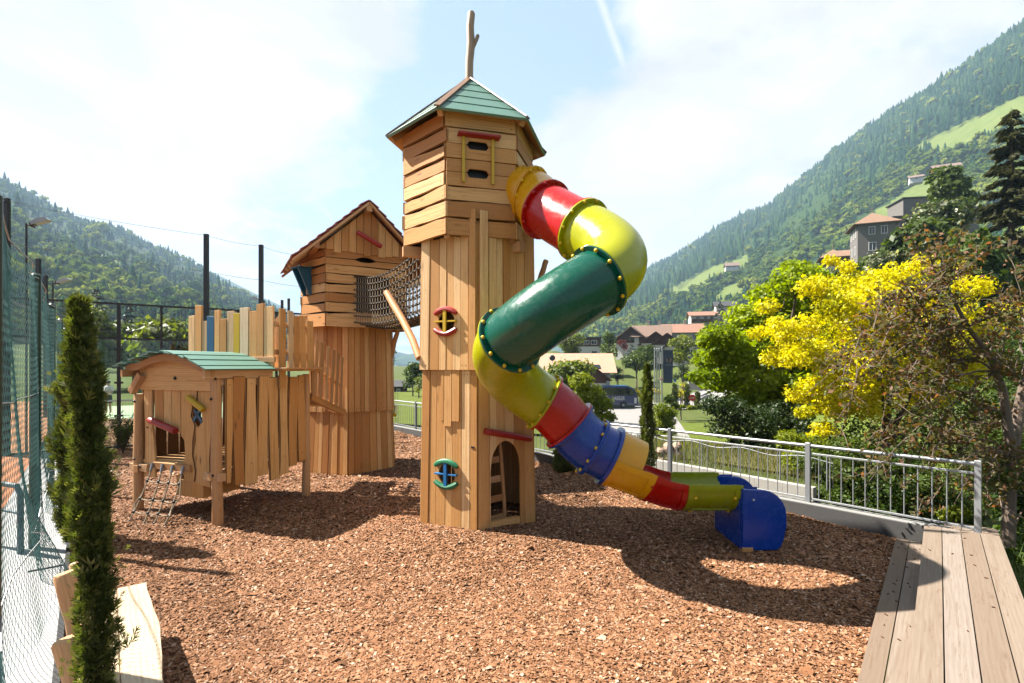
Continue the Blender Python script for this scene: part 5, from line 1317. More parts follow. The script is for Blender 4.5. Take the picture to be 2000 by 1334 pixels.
# oleander near the court and small conifer by the kerb
def stems(name,label,cat,base,n,h,spread,mat,lf,nl,asp=.22):
    root=thing(name,label,cat,tuple(base)); mb=MB(); C=[];N=[]; base=Vector(base)
    for i in range(n):
        a=random.uniform(0,6.28); t=base+Vector((math.cos(a)*spread*random.uniform(.3,1),math.sin(a)*spread*random.uniform(.3,1),h*random.uniform(.6,1))); m_=base.lerp(t,.5)+Vector((0,0,.08*h)); mb.tube([base,m_,t],[.014,.01,.004],5)
        for k in range(nl): u=random.uniform(.25,1); C.append(tuple((base.lerp(m_,u*2) if u<.5 else m_.lerp(t,u*2-1))+Vector((random.gauss(0,.05),random.gauss(0,.05),random.gauss(0,.04)))))
    C=np.array(C); V,F=leafcloud(C,rng.normal(size=C.shape),lf,asp); np_mesh('foliage',V,F,mat,rng.random(len(C)),root); mb.build('stem',M['bark'],root,True); return root
b=G(240,886,0); stems('oleander','young oleander shrub at the foot of the black court post','shrub',b,26,1.15,.42,M['lf_bush'],.13,26)
# columnar evergreens
def cypress(label,base,h,r,n,mat,lean=(0,0),sz=.06,prof=None,name='cypress',sprig=True,seed=0,loose=0):
    r_=np.random.default_rng(seed); root=thing(name,label,'conifer',tuple(base)); t=r_.random(n)**.85; prof=prof or [(0,.55),(.1,.9),(.35,1),(.6,.95),(.8,.75),(.93,.4),(1,.08)]
    rad=r*interp(prof,t)*(1+.18*np.sin(t*23+seed)*1); a=r_.uniform(0,6.283,n); lump=1+.22*np.sin(3*a+t*17)+.15*np.sin(5*a-t*31); q=rad*lump*np.sqrt(r_.uniform(.25,1,n)); out=r_.random(n)<loose; q=np.where(out,q*r_.uniform(1.1,1.8,n),q); q*=1+.28*np.sin(t*h*9+2*np.sin(a*2+seed))*np.cos(a*3+t*h*4)
    lx,ly=lean; C=np.stack([q*np.cos(a)+lx*t**2,q*np.sin(a)+ly*t**2,t*h],1)
    D=np.stack([np.cos(a)*.55,np.sin(a)*.55,np.full(n,1.0)],1)+r_.normal(0,.32,(n,3)); D/=np.linalg.norm(D,axis=1,keepdims=True)
    Vs=[];ln=sz*np.exp(r_.normal(0,.3,n)); side=np.cross(D,r_.normal(size=(n,3))); side/=np.linalg.norm(side,axis=1,keepdims=True)
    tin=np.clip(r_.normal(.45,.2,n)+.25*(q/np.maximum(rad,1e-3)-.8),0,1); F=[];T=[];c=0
    for (o0,o1,sw,an) in (((0,1,.16,0),(.1,.75,.12,.6),(.1,.75,.12,-.6),(.4,.95,.11,.5),(.4,.95,.11,-.5)) if sprig else ((0,1,.4,0),)):
        d=D*math.cos(an)+side*math.sin(an); s=np.cross(d,side); s=side*math.cos(an)-D*math.sin(an)
        p0=C+D*(o0*ln)[:,None]; L=((o1-o0)*ln)[:,None]; w=(sw*ln)[:,None]
        Vs.append(np.stack([p0,p0+d*L*.55+s*w*.5,p0+d*L,p0+d*L*.55-s*w*.5],1).reshape(-1,3)); F.append(np.arange(n)[:,None]*4+np.array([[0,1,2,3]])+c); c+=4*n; T.append(tin)
    np_mesh('foliage',np.concatenate(Vs)+np.array(base),np.concatenate(F),mat,np.concatenate(T),root)
    mb=MB(); b=Vector(base); mb.tube([b+Vector((lx*u*u,ly*u*u,h*u)) for u in (0,.2,.4,.6,.8,.97)],[max(.012,.035*(1-u)) for u in (0,.2,.4,.6,.8,1)],6)
    for i in range(24):
        u=random.uniform(.15,.9); p=b+Vector((lx*u*u,ly*u*u,h*u)); a_=random.uniform(0,6.28); mb.tube([p,p+Vector((math.cos(a_)*r*.7,math.sin(a_)*r*.7,h*.06))],[.008,.003],4)
    mb.build('trunk',M['bark'],root,True); return root
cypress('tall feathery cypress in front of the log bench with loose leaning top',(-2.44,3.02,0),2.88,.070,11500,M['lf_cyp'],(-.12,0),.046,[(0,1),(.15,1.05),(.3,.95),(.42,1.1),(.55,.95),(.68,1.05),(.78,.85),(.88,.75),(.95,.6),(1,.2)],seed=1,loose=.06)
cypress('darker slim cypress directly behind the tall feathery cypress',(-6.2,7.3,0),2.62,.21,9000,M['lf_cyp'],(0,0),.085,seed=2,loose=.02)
b=P(1264,915,10.9); cypress('slim dark cypress rising behind the yellow slide section',(b.x,b.y,-.02),2.55,.125,7000,M['lf_cyp'],(0,0),.06,[(0,1),(.3,1),(.6,.85),(.85,.55),(1,.1)],seed=3)
b=G(1103,921,0); cypress('small dark round conifer bush at the kerb under the blue slide',(b.x,b.y,-.02),.62,.26,3000,M['lf_cyp'],(0,0),.07,[(0,.8),(.4,1),(.8,.6),(1,.1)],seed=4)
for i,(px,yt,yb,Y,lab) in enumerate(((1318,752,800,62,'small slim cypress left of the thin orange leaved sapling'),(1342,752,800,62,'small slim cypress right of the thin orange leaved sapling'),(1362,768,798,64,'short slim cypress beside the red stop sign'))):
    b=P(px,yb,Y); t=P(px,yt,Y); cypress(lab,tuple(b),t.z-b.z,.28,900,M['lf_cyp'],(0,0),.25,seed=10+i,sprig=False)
# spruce
def spruce(label,base,h,r,n,seed,mat='lf_spruce',name='spruce_tree'):
    r_=np.random.default_rng(seed); root=thing(name,label,'tree',tuple(base)); C=[];D=[];mb=MB(); b=Vector(base)
    nb_=int(h*9); per=max(4,n//nb_)
    for i in range(nb_):
        u=r_.random()**.9*.97; z=h*(.04+.95*u); R_=r*(1-u)**.85*r_.uniform(.7,1.12)+.15; a=r_.uniform(0,6.283); d=np.array([math.cos(a),math.sin(a),0]); s=np.array([-math.sin(a),math.cos(a),0])
        tip=np.array(base)+np.array([0,0,z])+d*R_+np.array([0,0,-.28*R_+.10*R_*u*3]); st=np.array(base)+np.array([0,0,z])
        if i%3==0: mb.tube([st,tuple((st+tip)/2+np.array([0,0,.03*R_])),tip],[.05*(1-u)+.01,.03*(1-u)+.006,.004],4)
        k=r_.random(per)**.6; wid=.20*R_*(1.1-k*.8); p=st+(tip-st)*k[:,None]+s*(r_.uniform(-1,1,per)*wid)[:,None]+np.array([0,0,1])*(r_.normal(0,.05,per)-.14*R_*np.abs(r_.uniform(0,1,per))*.6)[:,None]; C.append(p)
        D.append(d*.8+s*r_.normal(0,.5,(per,1))+np.array([0,0,-.75])*r_.uniform(.4,1.3,(per,1)))
    C=np.concatenate(C);D=np.concatenate(D);D/=np.linalg.norm(D,axis=1,keepdims=True); n=len(C); sd=np.cross(D,r_.normal(size=(n,3))); sd/=np.linalg.norm(sd,axis=1,keepdims=True); L=(h*(.022 if n>20000 else .035)*np.exp(r_.normal(0,.3,n)))[:,None]
    V=np.stack([C-D*L*.4,C+sd*L*.16,C+D*L*.6,C-sd*L*.16],1).reshape(-1,3); np_mesh('crown',V,np.arange(n)[:,None]*4+np.array([[0,1,2,3]]),M[mat],np.clip(r_.normal(.5,.25,n),0,1),root)
    mb.tube([b-Vector((0,0,.5)),b+Vector((0,0,h*.5)),b+Vector((0,0,h*.99))],[h*.018,h*.011,.01],8); mb.build('trunk',M['bark'],root,True); return root
b=P(1975,640,42); spruce('tall dark drooping spruce at the right edge above the crab apple',tuple(b),P(1975,205,42).z-b.z,4.2,34000,1)
# village trees
def vt(name,label,px,yt,yb,wpx,Y,mat,n=1500,seed=0,size=None,flat=.8,trunk=True,cat='tree'):
    rr=random.Random(seed); b=P(px,yb,Y); gz_=gz(b.x,b.y); hh=(yb-yt)*Y/1000; R_=wpx*Y/2000; cs=[]
    for i in range(9):
        a=rr.uniform(0,6.28); q=rr.uniform(.1,.72)*R_; z=b.z+hh*rr.uniform(.36,.86); cs.append((Vector((b.x+math.cos(a)*q,b.y+math.sin(a)*q,z)),R_*rr.uniform(.32,.55)))
    cs.append((Vector((b.x,b.y,b.z+hh*.84)),min(R_*.45,hh*.18)))
    return bushy(name,label,cat,(b.x,b.y,min(b.z,gz_+.2) if trunk else b.z),cs,n,mat,size or R_*.17,(b.x,b.y,b.z+hh*.7),r0=max(.08,R_*.06),limbs=6,flatz=flat,shell=.4)
L_=[('broadleaf_tree','yellow green tree beside the white house behind the slide',1112,651,704,62,105,'lf_yg',1600),
('broadleaf_tree','olive green tree between the white house and the chalets',1190,648,712,46,108,'lf_mid',1600),
('broadleaf_tree','pale green tree in front of the tiled chalet roof left of the bus',1112,706,800,100,58,'lf_yg',2600),
('broadleaf_tree','round green tree on the slope above the bus',1243,684,742,58,92,'lf_mid',2000),
('broadleaf_tree','darker green tree directly left of the flagpoles',1270,672,742,50,96,'lf_mid',2000),
('broadleaf_tree','airy olive tree right of the dark flag',1334,652,728,62,92,'lf_yg',1500),
('broadleaf_tree','round dark tree standing at the gap between the two towers',806,704,775,46,62,'lf_mid',2600),
('broadleaf_tree','lighter bushy tree at the foot of the tall tower in the gap',818,735,780,30,55,'lf_yg',1200),
('broadleaf_tree','broad yellow green tree behind the padel court near the cypress',175,598,745,150,52,'lf_yg',3600),
('broadleaf_tree','broad yellow green tree behind the padel court left of the palisade',335,622,750,160,50,'lf_yg',4200),
('broadleaf_tree','green tree behind the padel court between the yellow green ones',262,632,745,110,60,'lf_mid',2600),
('broadleaf_tree','low olive tree behind the palisade boards',420,640,750,110,66,'lf_mid',2600),
('broadleaf_tree','large green tree in front of the hotel tower',1765,445,585,150,58,'lf_mid',5200),
('broadleaf_tree','broad dark tree on the slope left of the spruce',1852,328,440,95,75,'lf_mid',3200),
('blossom_tree','white blossoming tree below the hotel tower',1735,495,565,90,48,'lf_white',2600),
('blossom_tree','white blossoming tree below the dark grey hotel block',1842,398,470,110,60,'lf_white',2600),
('plum_tree','small dark red plum tree below the brown chalet',1217,663,690,26,118,'lf_red',700),
('broadleaf_tree','dark green tree under the hotel wing left of the tower',1655,515,600,90,70,'lf_dark',2600),
('broadleaf_tree','mid green tree right of the golden tree below the spruce',1900,450,640,160,38,'lf_bush',5200),
('broadleaf_tree','thin sapling with orange leaves between two small cypresses',1330,742,800,24,62,'lf_yel',350),
('broadleaf_tree','dark green bush below the stone wall right of the flag',1333,712,752,40,84,'lf_dark',1300),
('broadleaf_tree','dark shrub beside the tiled chalet gable end',1207,714,752,26,86,'lf_dark',900)]
for i,(nm,lb,px,yt,yb,wp,Y,mt,n) in enumerate(L_): vt(nm,lb,px,yt,yb,wp,Y,M[mt],n,20+i)
for i,(px,yt,yb,Y,r,lb) in enumerate(((1232,654,716,112,2.4,'dark conifer in front of the brown chalet'),(1372,640,706,112,2.4,'dark conifer beside the pinkish roofed house'),(1408,588,640,150,3.4,'dark conifer in front of the upper white house'),(190,560,705,85,3.6,'dark conifer behind the padel court rail'),(255,590,705,90,3.0,'slimmer dark conifer behind the padel court post'),(1795,440,560,66,3.0,'dark conifer rising behind the golden tree'))):
    b=P(px,yb,Y); spruce(lb,tuple(b),(yb-yt)*Y/1000,r,2600,30+i,'lf_con','conifer_tree')
for i,(px,py,w,Y,lb) in enumerate(((1234,765,22,84,'yellow hedge clump right behind the bus'),(1252,772,20,84,'yellow hedge clump left of the near cypress top'),(1272,765,24,85,'yellow hedge clump at the foot of the flagpoles'),(1328,795,14,60,'low round green bush beside the small cypress'),(1352,797,12,60,'low round green bush under the stop sign'),(1372,795,16,62,'low green bush at the right end of the kerbside row'))):
    c=P(px,py,Y); R_=w*Y/2000; cs=[(c+Vector((random.uniform(-1,1)*R_,random.uniform(-.5,.5)*R_,random.uniform(-.2,.3)*R_)),R_*.55) for _ in range(5)]; bushy('bush',lb,'bush',(c.x,c.y,gz(c.x,c.y)),cs,700,M['lf_yel' if i<3 else 'lf_lime'],.3,crown='foliage')
# thin grass tufts on the dry bank and lawn
def tufts(name,label,n,fx_,h,mat):
    pts=np.array([fx_() for _ in range(n)]); z=g(pts[:,0],pts[:,1])+.08; C=np.column_stack([pts,z]); a=rng.uniform(0,6.28,n); hh=h*rng.uniform(.5,1.3,n); d=np.column_stack([np.cos(a)*.4,np.sin(a)*.4,np.ones(n)]); s=np.column_stack([-np.sin(a),np.cos(a),np.zeros(n)])*(hh*.045)[:,None]
    V=np.stack([C-s,C+s,C+d*hh[:,None]+s*.2,C+d*hh[:,None]-s*.2],1).reshape(-1,3); return tag(np_mesh(name,V,np.arange(n)[:,None]*4+np.array([[0,1,2,3]]),mat,rng.random(n)),label,'grass',kind='stuff')
def bankpt():
    p=RA+RD*random.uniform(2.7,9)+RN*random.uniform(1.65,6); return (p.x,p.y)
M['lf_straw']=leafmat('straw_blade',(.09,.12,.03),(.17,.175,.06),(.30,.26,.12),.4)
tufts('dry_grass','long dry grass on the bank behind the wire fence',9000,bankpt,.15,M['lf_straw'])
tufts('lawn_grass','bright short grass on the sloping lawn beyond the railing',12000,lambda:(lambda Y:(Y*random.uniform(.28,.50),Y))(random.uniform(14,52)),.16,M['lf_lime'])
tufts('bed_grass','short green grass and weeds beside the timber deck',2500,lambda:(lambda p:(p.x,p.y))(D0-DK*random.uniform(-1,5)+DN*random.uniform(1.15,3)),.13,M['lf_bush'])
# rocks
for i,(px,py,r,lb) in enumerate(((1298,902,14,'pinkish boulder lowest left in the rock pile'),(1318,893,15,'large pinkish boulder in the middle of the rock pile'),(1305,876,11,'pinkish boulder in the upper rock pile'),(1328,909,12,'pinkish boulder lowest right in the rock pile'),(1290,882,9,'small pinkish stone left in the rock pile'),(1322,872,9,'small pale stone topmost in the rock pile'))):
    mb=MB(); c=P(px,py,13.2); mb.ball(c,r*.0145,9,6,sq=(random.uniform(.9,1.2),.9,random.uniform(.75,1.05))); mb.v=[v+(v-c)*random.uniform(-.16,.16) for v in mb.v]; tag(mb.build('boulder',M['rock']),lb,'boulder','rock pile beyond the railing')
for i,(px,py,r,lb) in enumerate(((280,0,0,''),)): pass
# ================================================================== buildings
def house(name,label,c,rz,w,d,h,roof='side',rise=2.0,over=.6,wallm='plaster',roofm='t_pink',wins=(),clad=None,cladm='brownwood',balc=(),chim=(),cat='house',wc='white'):
    """c: front centre of the base; front looks to local -y; roof: side (slope faces front) / gable / hip / flat"""
    root=thing(name,label,cat,tuple(c)); ca,sa=math.cos(rz),math.sin(rz); ex=Vector((ca,sa,0)); ey=Vector((-sa,ca,0)); c=Vector(c)
    def L(x,y,z): return c+ex*x+ey*y+Vector((0,0,z))
    mb=MB(); mb.box(L(0,d/2,h/2-1),ex*w/2,ey*d/2,Vector((0,0,h/2+1)),.02)
    if roof=='gable': mb.prism([(-w/2,h),(w/2,h),(0,h+rise)],lambda a,b,q:L(a,-q,b),-d,0,.01)
    if roof=='side':
        for s in (-1,1): mb.prism([(0,h),(d,h),(d/2,h+rise)],lambda a,b,q:L(s*(w/2-.02)-.0+q,a,b),-.1,.02,.005)
    mb.build('wall',M[wallm],root)
    if clad:
        z0,z1=clad; mb=MB()
        if roof=='gable':
            k=max(0,h-z0); mb.prism([(-w/2-.04,z0),(w/2+.04,z0),(w/2+.04,max(z0,h)),(0,h+rise),(-w/2-.04,max(z0,h))] if z0<h else [(-w/2,h),(w/2,h),(0,h+rise)],lambda a,b,q:L(a,-q,b),-.02,.06,.01)
        else:
            mb.box(L(0,d/2,(z0+z1)/2),ex*(w/2+.05),ey*(d/2+.05),Vector((0,0,(z1-z0)/2)),.02)
        mb.build('cladding',M[cladm],root)
    rf=MB()
    def slab(q,th=.16):
        n=(q[1]-q[0]).cross(q[3]-q[0]).normalized(); n=n if n.z>0 else -n; k=len(rf.v); rf.v+=q+[p+n*th for p in q]; a=(q[1]-q[0]).length; b=(q[3]-q[0]).length
        for i,fc in enumerate(([4,5,6,7],[3,2,1,0],[0,1,5,4],[1,2,6,5],[2,3,7,6],[3,0,4,7])): rf.face([k+x for x in fc],[(0,0),(a,0),(a,b),(0,b)],.5)
    if roof=='side':
        e=over; k=rise/(d/2)
        slab([L(-w/2-e,-e,h-e*k),L(w/2+e,-e,h-e*k),L(w/2+e,d/2,h+rise),L(-w/2-e,d/2,h+rise)]); slab([L(w/2+e,d+e,h-e*k),L(-w/2-e,d+e,h-e*k),L(-w/2-e,d/2,h+rise),L(w/2+e,d/2,h+rise)])
    elif roof=='gable':
        e=over; k=rise/(w/2)
        slab([L(-w/2-e,-e*1.3,h-e*k),L(-w/2-e,d+e,h-e*k),L(0,d+e,h+rise),L(0,-e*1.3,h+rise)]); slab([L(w/2+e,d+e,h-e*k),L(w/2+e,-e*1.3,h-e*k),L(0,-e*1.3,h+rise),L(0,d+e,h+rise)])
    elif roof=='hip':
        e=over; A=[L(-w/2-e,-e,h),L(w/2+e,-e,h),L(w/2+e,d+e,h),L(-w/2-e,d+e,h)]; t=L(0,d/2,h+rise)
        for i in range(4): k=len(rf.v); rf.v+=[A[i],A[(i+1)%4],t]; W=(A[i]-A[(i+1)%4]).length; rf.face([k,k+1,k+2],[(0,0),(W,0),(W/2,W*.6)],.5)
        k=len(rf.v); rf.v+=[p-Vector((0,0,.15)) for p in A]+A; rf.face([k+3,k+2,k+1,k],None,.5)
        for i in range(4): j=(i+1)%4; rf.face([k+i,k+j,k+4+j,k+4+i],None,.5)
        rf.tube([t-Vector((0,0,.2)),t+Vector((0,0,1.3))],.07,6)
    else: rf.box(L(0,d/2,h+.12),ex*(w/2+over),ey*(d/2+over),Vector((0,0,.14)),.02)
    ro=rf.build('roof',M[roofm],root)
    for (x,y,z) in chim:
        mb=MB(); mb.box(L(x,y,z),ex*.35,ey*.35,Vector((0,0,.7)),.03); mb.box(L(x,y,z+.78),ex*.45,ey*.45,Vector((0,0,.07)),.02); mb.build('chimney',M['cream'],ro)
    for W_ in wins:
        x,z,ww,hh=W_[:4]; side=W_[4] if len(W_)>4 else 0
        if side==0: Q=lambda a,b,q:L(a,-q,b)
        elif side==1: Q=lambda a,b,q:L(w/2+q,d/2+a,b)
        else: Q=lambda a,b,q:L(-w/2-q,d/2+a,b)
        mb=MB(); f=.12; o0=.09
        for (a0,a1,b0,b1) in ((x-ww/2,x+ww/2,z-hh/2,z-hh/2+f),(x-ww/2,x+ww/2,z+hh/2-f,z+hh/2),(x-ww/2,x-ww/2+f,z-hh/2+f,z+hh/2-f),(x+ww/2-f,x+ww/2,z-hh/2+f,z+hh/2-f),(x-.04,x+.04,z-hh/2+f,z+hh/2-f)):
            mb.prism([(a0,b0),(a1,b0),(a1,b1),(a0,b1)],Q,-.05,o0,.01)
        fo=mb.build('window',M[wc],root); mb=MB(); mb.quad(Q(x-ww/2+.06,z-hh/2+.06,.03 if not clad else .075),Q(x+ww/2-.06,z-hh/2+.06,.03 if not clad else .075),Q(x+ww/2-.06,z+hh/2-.06,.03 if not clad else .075),Q(x-ww/2+.06,z+hh/2-.06,.03 if not clad else .075)); mb.build('pane',M['glassd'],fo)
    for (x0,x1,z) in balc:
        mb=MB(); mb.box(L((x0+x1)/2,-.7,z-.1),ex*(x1-x0)/2,ey*.72,Vector((0,0,.1)),.02); mb.box(L((x0+x1)/2,-1.4,z+.45),ex*(x1-x0)/2,ey*.05,Vector((0,0,.45)),.02)
        for s in (x0,x1): mb.box(L(s,-.7,z+.45),ex*.05,ey*.66,Vector((0,0,.45)),.02)
        mb.build('balcony',M[cladm],root)
    return root,L,ro
def B(px,py,Y): return P(px,py,Y)
# tiled chalet left of the bus
r,L,ro=house('chalet','low chalet with broad pale tiled roof, skylights and brown gable behind the slide',B(1128,762,84),R(-3),10.6,8,3.4,'side',2.6,1.0,roofm='t_pink',wins=((1.5,1.6,1.2,1.3),(4,1.6,1.2,1.3)))
for (x,v) in ((-.6,.42),(3.2,.25)):
    p=L(x,-1+5*v,3.4-.65+.65*5*v*1.0+.27) ; mb=MB(); sl=Vector((0,1,.65)).normalized(); mb.box(p,(L(1,0,0)-L(0,0,0))*.5,sl*.55,Vector((0,-.65,1)).normalized()*.06); mb.build('skylight',M['glassd'],ro)
mb=MB(); p=L(-4.1,1.0,5.3); mb.ball(p,.5,10,6,sq=(1,.3,1)); mb.bar(p-Vector((0,0,.9)),p,.06,.06); mb.build('satellite_dish',M['black'],ro,True)
house('porch','brown gabled porch in front of the tiled chalet roof',B(1158,764,78),R(8),4.2,5,2.0,'gable',1.6,.6,'plaster','brownwood',clad=(1.2,0),cat='porch')
house('modern_house','white house with dark brown top storey and flat roof behind the slide',B(1148,705,125),R(-2),6.2,7,5.6,'flat',0,.35,'plaster','roofd',((-.3,4.55,1.3,1.0),(1.5,4.55,1.5,1.1),(1.6,1.9,1.4,1.2)),clad=(3.55,5.55))
house('chalet','dark brown gabled chalet with brown roof at the left of the chalet cluster',B(1234,688,142),R(-28),9,9,3.6,'gable',3.4,1.0,'plaster','t_brown',((-2,1.6,1.2,1.2),(2,1.6,1.2,1.2)),clad=(2.6,0),chim=((2,6,7.0),))
house('chalet','brown roofed chalet with chimney behind the dark front gables',B(1272,684,140),R(-18),9,8,4.2,'side',2.8,.9,'plaster','t_brown',((0,2,1.2,1.2),),chim=((-1,4.2,7.6),(2,4.5,7.5)))
for i,(px,py,lb) in enumerate(((1281,690,'dark gabled chalet left in the front row below the pinkish roof'),(1303,694,'dark gabled chalet middle in the front row behind the flag'),(1330,698,'dark gabled chalet right in the front row behind the airy olive tree'))):
    house('chalet',lb,B(px,py,126-4*i),R(-17),7.0,9,2.6,'gable',2.6,.8,'plaster','brownwood',((-1.6,1.2,1.1,1.2),(1.6,1.2,1.1,1.2)),clad=(2.5,0))
house('house','white house with pinkish roof and orange gable end above the dark chalets',B(1332,676,146),R(-16),10.5,8,4.2,'side',2.3,.9,'plaster','t_red',((-2.4,2.7,1.7,1.5),(.4,2.7,1.7,1.5),(3.4,2.7,1.2,1.5)),chim=((1,4,6.9),),balc=((3.6,5.2,1.4),))
house('house','white house with pinkish roof and long brown balcony higher up the slope',B(1375,636,176),R(-12),8.4,8,3.6,'side',1.5,.8,'plaster','t_red',((-2,2.6,1.3,1.3),(.5,2.6,1.3,1.3),(2.6,2.6,1.3,1.3)),balc=((-4.1,4.1,1.3),))
house('house','white house with dark roof at the top right of the village slope',B(1418,622,182),R(-16),6.5,8,4.6,'side',1.8,.8,'plaster','roofd',((-1.4,2.4,1.2,1.4),(1.4,2.4,1.2,1.4)))
# hotel
hc=B(1712,545,118)
r,L,ro=house('hotel_tower','tall grey hotel tower with pyramid shingle roof and white windows','hotel'and hc,R(-22),7.4,7.4,12.9,'hip',3.4,1.0,'hgrey','t_hot',((-.9,11.3,1.3,1.9),(1.5,11.3,1.3,1.9),(-.8,7.6,1.5,2.0),(-.8,3.8,1.5,2.0),(-2,11.3,.9,2.2,2),(0,11.3,.9,2.2,2),(2,11.3,.9,2.2,2),(-1.6,7.2,1.2,2.0,2),(1.4,7.2,1.2,2.0,2),(-1.6,3.4,1.2,2,2),(1.4,3.4,1.2,2,2)),cat='hotel')
house('hotel_wing','cream hotel wing with shingle roof right of the grey tower',B(1765,545,128),R(-14),9,7,12.2,'side',1.4,.8,'cream','t_hot',((-2.6,11.0,1.4,1.6),(0,11.0,1.4,1.6),(-2.6,7.5,1.4,1.6)),cat='hotel')
house('hotel_tower','small hotel tower with pyramid shingle roof left of the tall grey tower',B(1630,566,135),R(-24),5.4,5.4,8.6,'hip',2.6,.9,'plaster','t_hot',((-1,5.0,1.2,1.6),(1.2,5.0,1.2,1.6),(-1,5.6,.9,1.6,2),(1,5.6,.9,1.6,2)),clad=(6.2,8.55),cladm='brownwood',cat='hotel')
house('hotel_wing','sloping brown timber gallery wing between the two hotel towers',B(1666,566,138),R(-24),5.0,5,9.6,'side',1.6,.7,'plaster','t_hot',((-1,8,1.3,1.4),(1,8,1.3,1.4)),clad=(5.4,7.0),balc=((-2.4,2.4,5.6),),cat='hotel')
house('hotel_block','large dark grey flat roofed hotel block below the spruce',B(1836,470,140),R(-10),18,8,12.0,'flat',0,.4,'hgrey','roofd',((-4,4,1.6,1.4),(0,4,1.6,1.4),(5,9.5,1.4,1.2)),cat='hotel',wc='black')
house('hotel_block','lower dark flat roofed hotel block with blue glass roof edge',B(1778,478,134),R(-14),7.5,6,7.4,'flat',0,.5,'hgrey','roofd',((-1.6,5.5,1.4,1.2),(1.6,5.5,1.4,1.2)),cat='hotel',wc='black')
# farmhouses on the mountainside, shed in the gap
house('farmhouse','small brown and white farmhouse beside the meadow on the mountainside',B(1430,525,560),R(-15),13,9,4,'side',3.5,1.2,'plaster','roofb',((-3,2,1.6,1.6),(2,2,1.6,1.6)),clad=(2.4,4.0))
house('farmhouse','brown timber farmhouse high on the mountainside above the dark hotel block',B(1850,335,420),R(-25),17,9,4.5,'side',3.0,1.4,'brownwood','roofb',((-4,2.4,1.8,1.6),(3,2.4,1.8,1.6)),clad=(2.6,4.4),cladm='orangewood')
house('farmhouse','little dark farmhouse at the edge of the upper meadow',B(1790,352,430),R(-30),9,7,3,'side',2.2,1,'plaster','roofb',((0,1.6,1.4,1.4),))
house('shed','small dark shed on the lawn in the gap between the towers',B(778,773,75),R(10),2.4,3,1.4,'side',.7,.4,'brownwood','roofd',((0,.8,.6,.5),),cat='shed')
# low stone wall
mb=MB(); mb.prism([(0,0),(4.5,0),(4.5,3.6),(0,2.6)],lambda a,b,w:B(1343,757,86)+Vector((a,a*.25-w,b-.4)),0,.5,.03); tag(mb.build('stone_wall',M['concwall']),'grey stone retaining wall right of the dark flag','wall')

# ================================================================== bus
bc=P(1244,797,78); by=bc.y; x1=bc.x+.2; Lb=12.0; z0=bc.z
bus=thing('coach_bus','dark blue coach bus with white lettering parked on the road','bus',(x1-Lb/2,by,z0))
prof=[(0,.35),(Lb,.35),(Lb+.03,.9),(Lb-.05,1.7),(Lb-.45,2.7),(Lb-.85,3.05),(Lb-1.6,3.3),(0,3.35)]
bf=lambda a,b,w: Vector((x1-Lb+a,by+.0-w,z0+b))
mb=MB(); mb.prism(prof,bf,-2.5,0,.05); mb.build('body',M['buspaint'],bus)
mb=MB(); mb.prism([(.1,1.95),(Lb-.9,1.95),(Lb-.42,2.15),(Lb-.95,2.90),(Lb-1.6,3.06),(.1,3.06)],bf,-.04,.02,.01); mb.build('window_band',M['glassd'],bus)
mb=MB(); mb.prism([(.0,3.30),(Lb-1.7,3.25),(Lb-.9,3.02),(Lb-1.0,3.16),(Lb-1.6,3.42),(.0,3.48)],bf,-2.45,.03,.02); mb.build('roof',M['busroof'],bus)
mb=MB(); mb.box(bf(Lb-.16,1.75,-1.25),Vector((.03,0,0)),Vector((0,1.1,0)),Vector((-.16,0,.6))); mb.build('windscreen',M['glassd'],bus)
mb=MB(); mb.box(bf(Lb-.42,1.15,.0),Vector((.18,0,0)),Vector((0,.02,0)),Vector((0,0,.42))); mb.build('headlight',M['white'],bus)
for a in (2.2,Lb-2.3):
    mb=MB(); c=bf(a,.50,.02); 
    mb.lathe([(.20,-.14),(.47,-.14),(.5,-.10),(.5,.08),(.47,.12),(.20,.12)],c,(0,-1,0),24); w_=mb.build('wheel',M['tyre'],bus,True); mb=MB(); mb.lathe([(.0,.05),(.22,.09),(.30,.13),(.30,0),(.0,0)],c,(0,-1,0),20); mb.build('rim',M['hubcap'],w_,True)
mb=MB(); mb.box(bf(Lb/2,.62,.01),Vector((Lb/2-.6,0,0)),Vector((0,.01,0)),Vector((0,0,.018))); 
pts=[bf(Lb-4.6-.9*(1-u)*2.2,1.0+.85*math.sin(u*1.57),.012) for u in np.linspace(0,1,10)]; mb.tube(pts,.045,5); mb.build('stripe',M['grprint'] if False else M['white'],bus)
mb=MB(); mb.tube([bf(Lb-.5,2.9,.05),bf(Lb+.25,2.75,.35),bf(Lb+.3,2.4,.38)],.05,6); mb.box(bf(Lb+.3,2.2,.38),Vector((.06,0,0)),Vector((0,.12,0)),Vector((0,0,.24))); mb.build('mirror',M['black'],bus)
def lettering(txt,loc,size,mat,parent,name='lettering',sx=1.0,rot=(R(90),0,0),bold=0.0,th=.008):
    cu=bpy.data.curves.new('lettering_curve','FONT'); cu.body=txt; cu.size=size; cu.extrude=th; cu.offset=bold; cu.align_x='CENTER'; tmp=bpy.data.objects.new('tmp',cu); COL.objects.link(tmp)
    bpy.context.view_layer.update(); me=bpy.data.meshes.new_from_object(tmp.evaluated_get(bpy.context.evaluated_depsgraph_get())); bpy.data.objects.remove(tmp); me.materials.clear(); me.materials.append(mat)
    o=link(name,me); o.location=loc; o.rotation_euler=rot; o.scale=(sx,1,1); keep(o,parent); return o
lettering('HASSLER',bf(Lb-3.0,1.22,.012),.78,M['white'],bus,sx=.62,bold=.012)
lettering('REISEN',bf(Lb-3.9,.80,.012),.2,M['white'],bus,sx=.7) if False else None
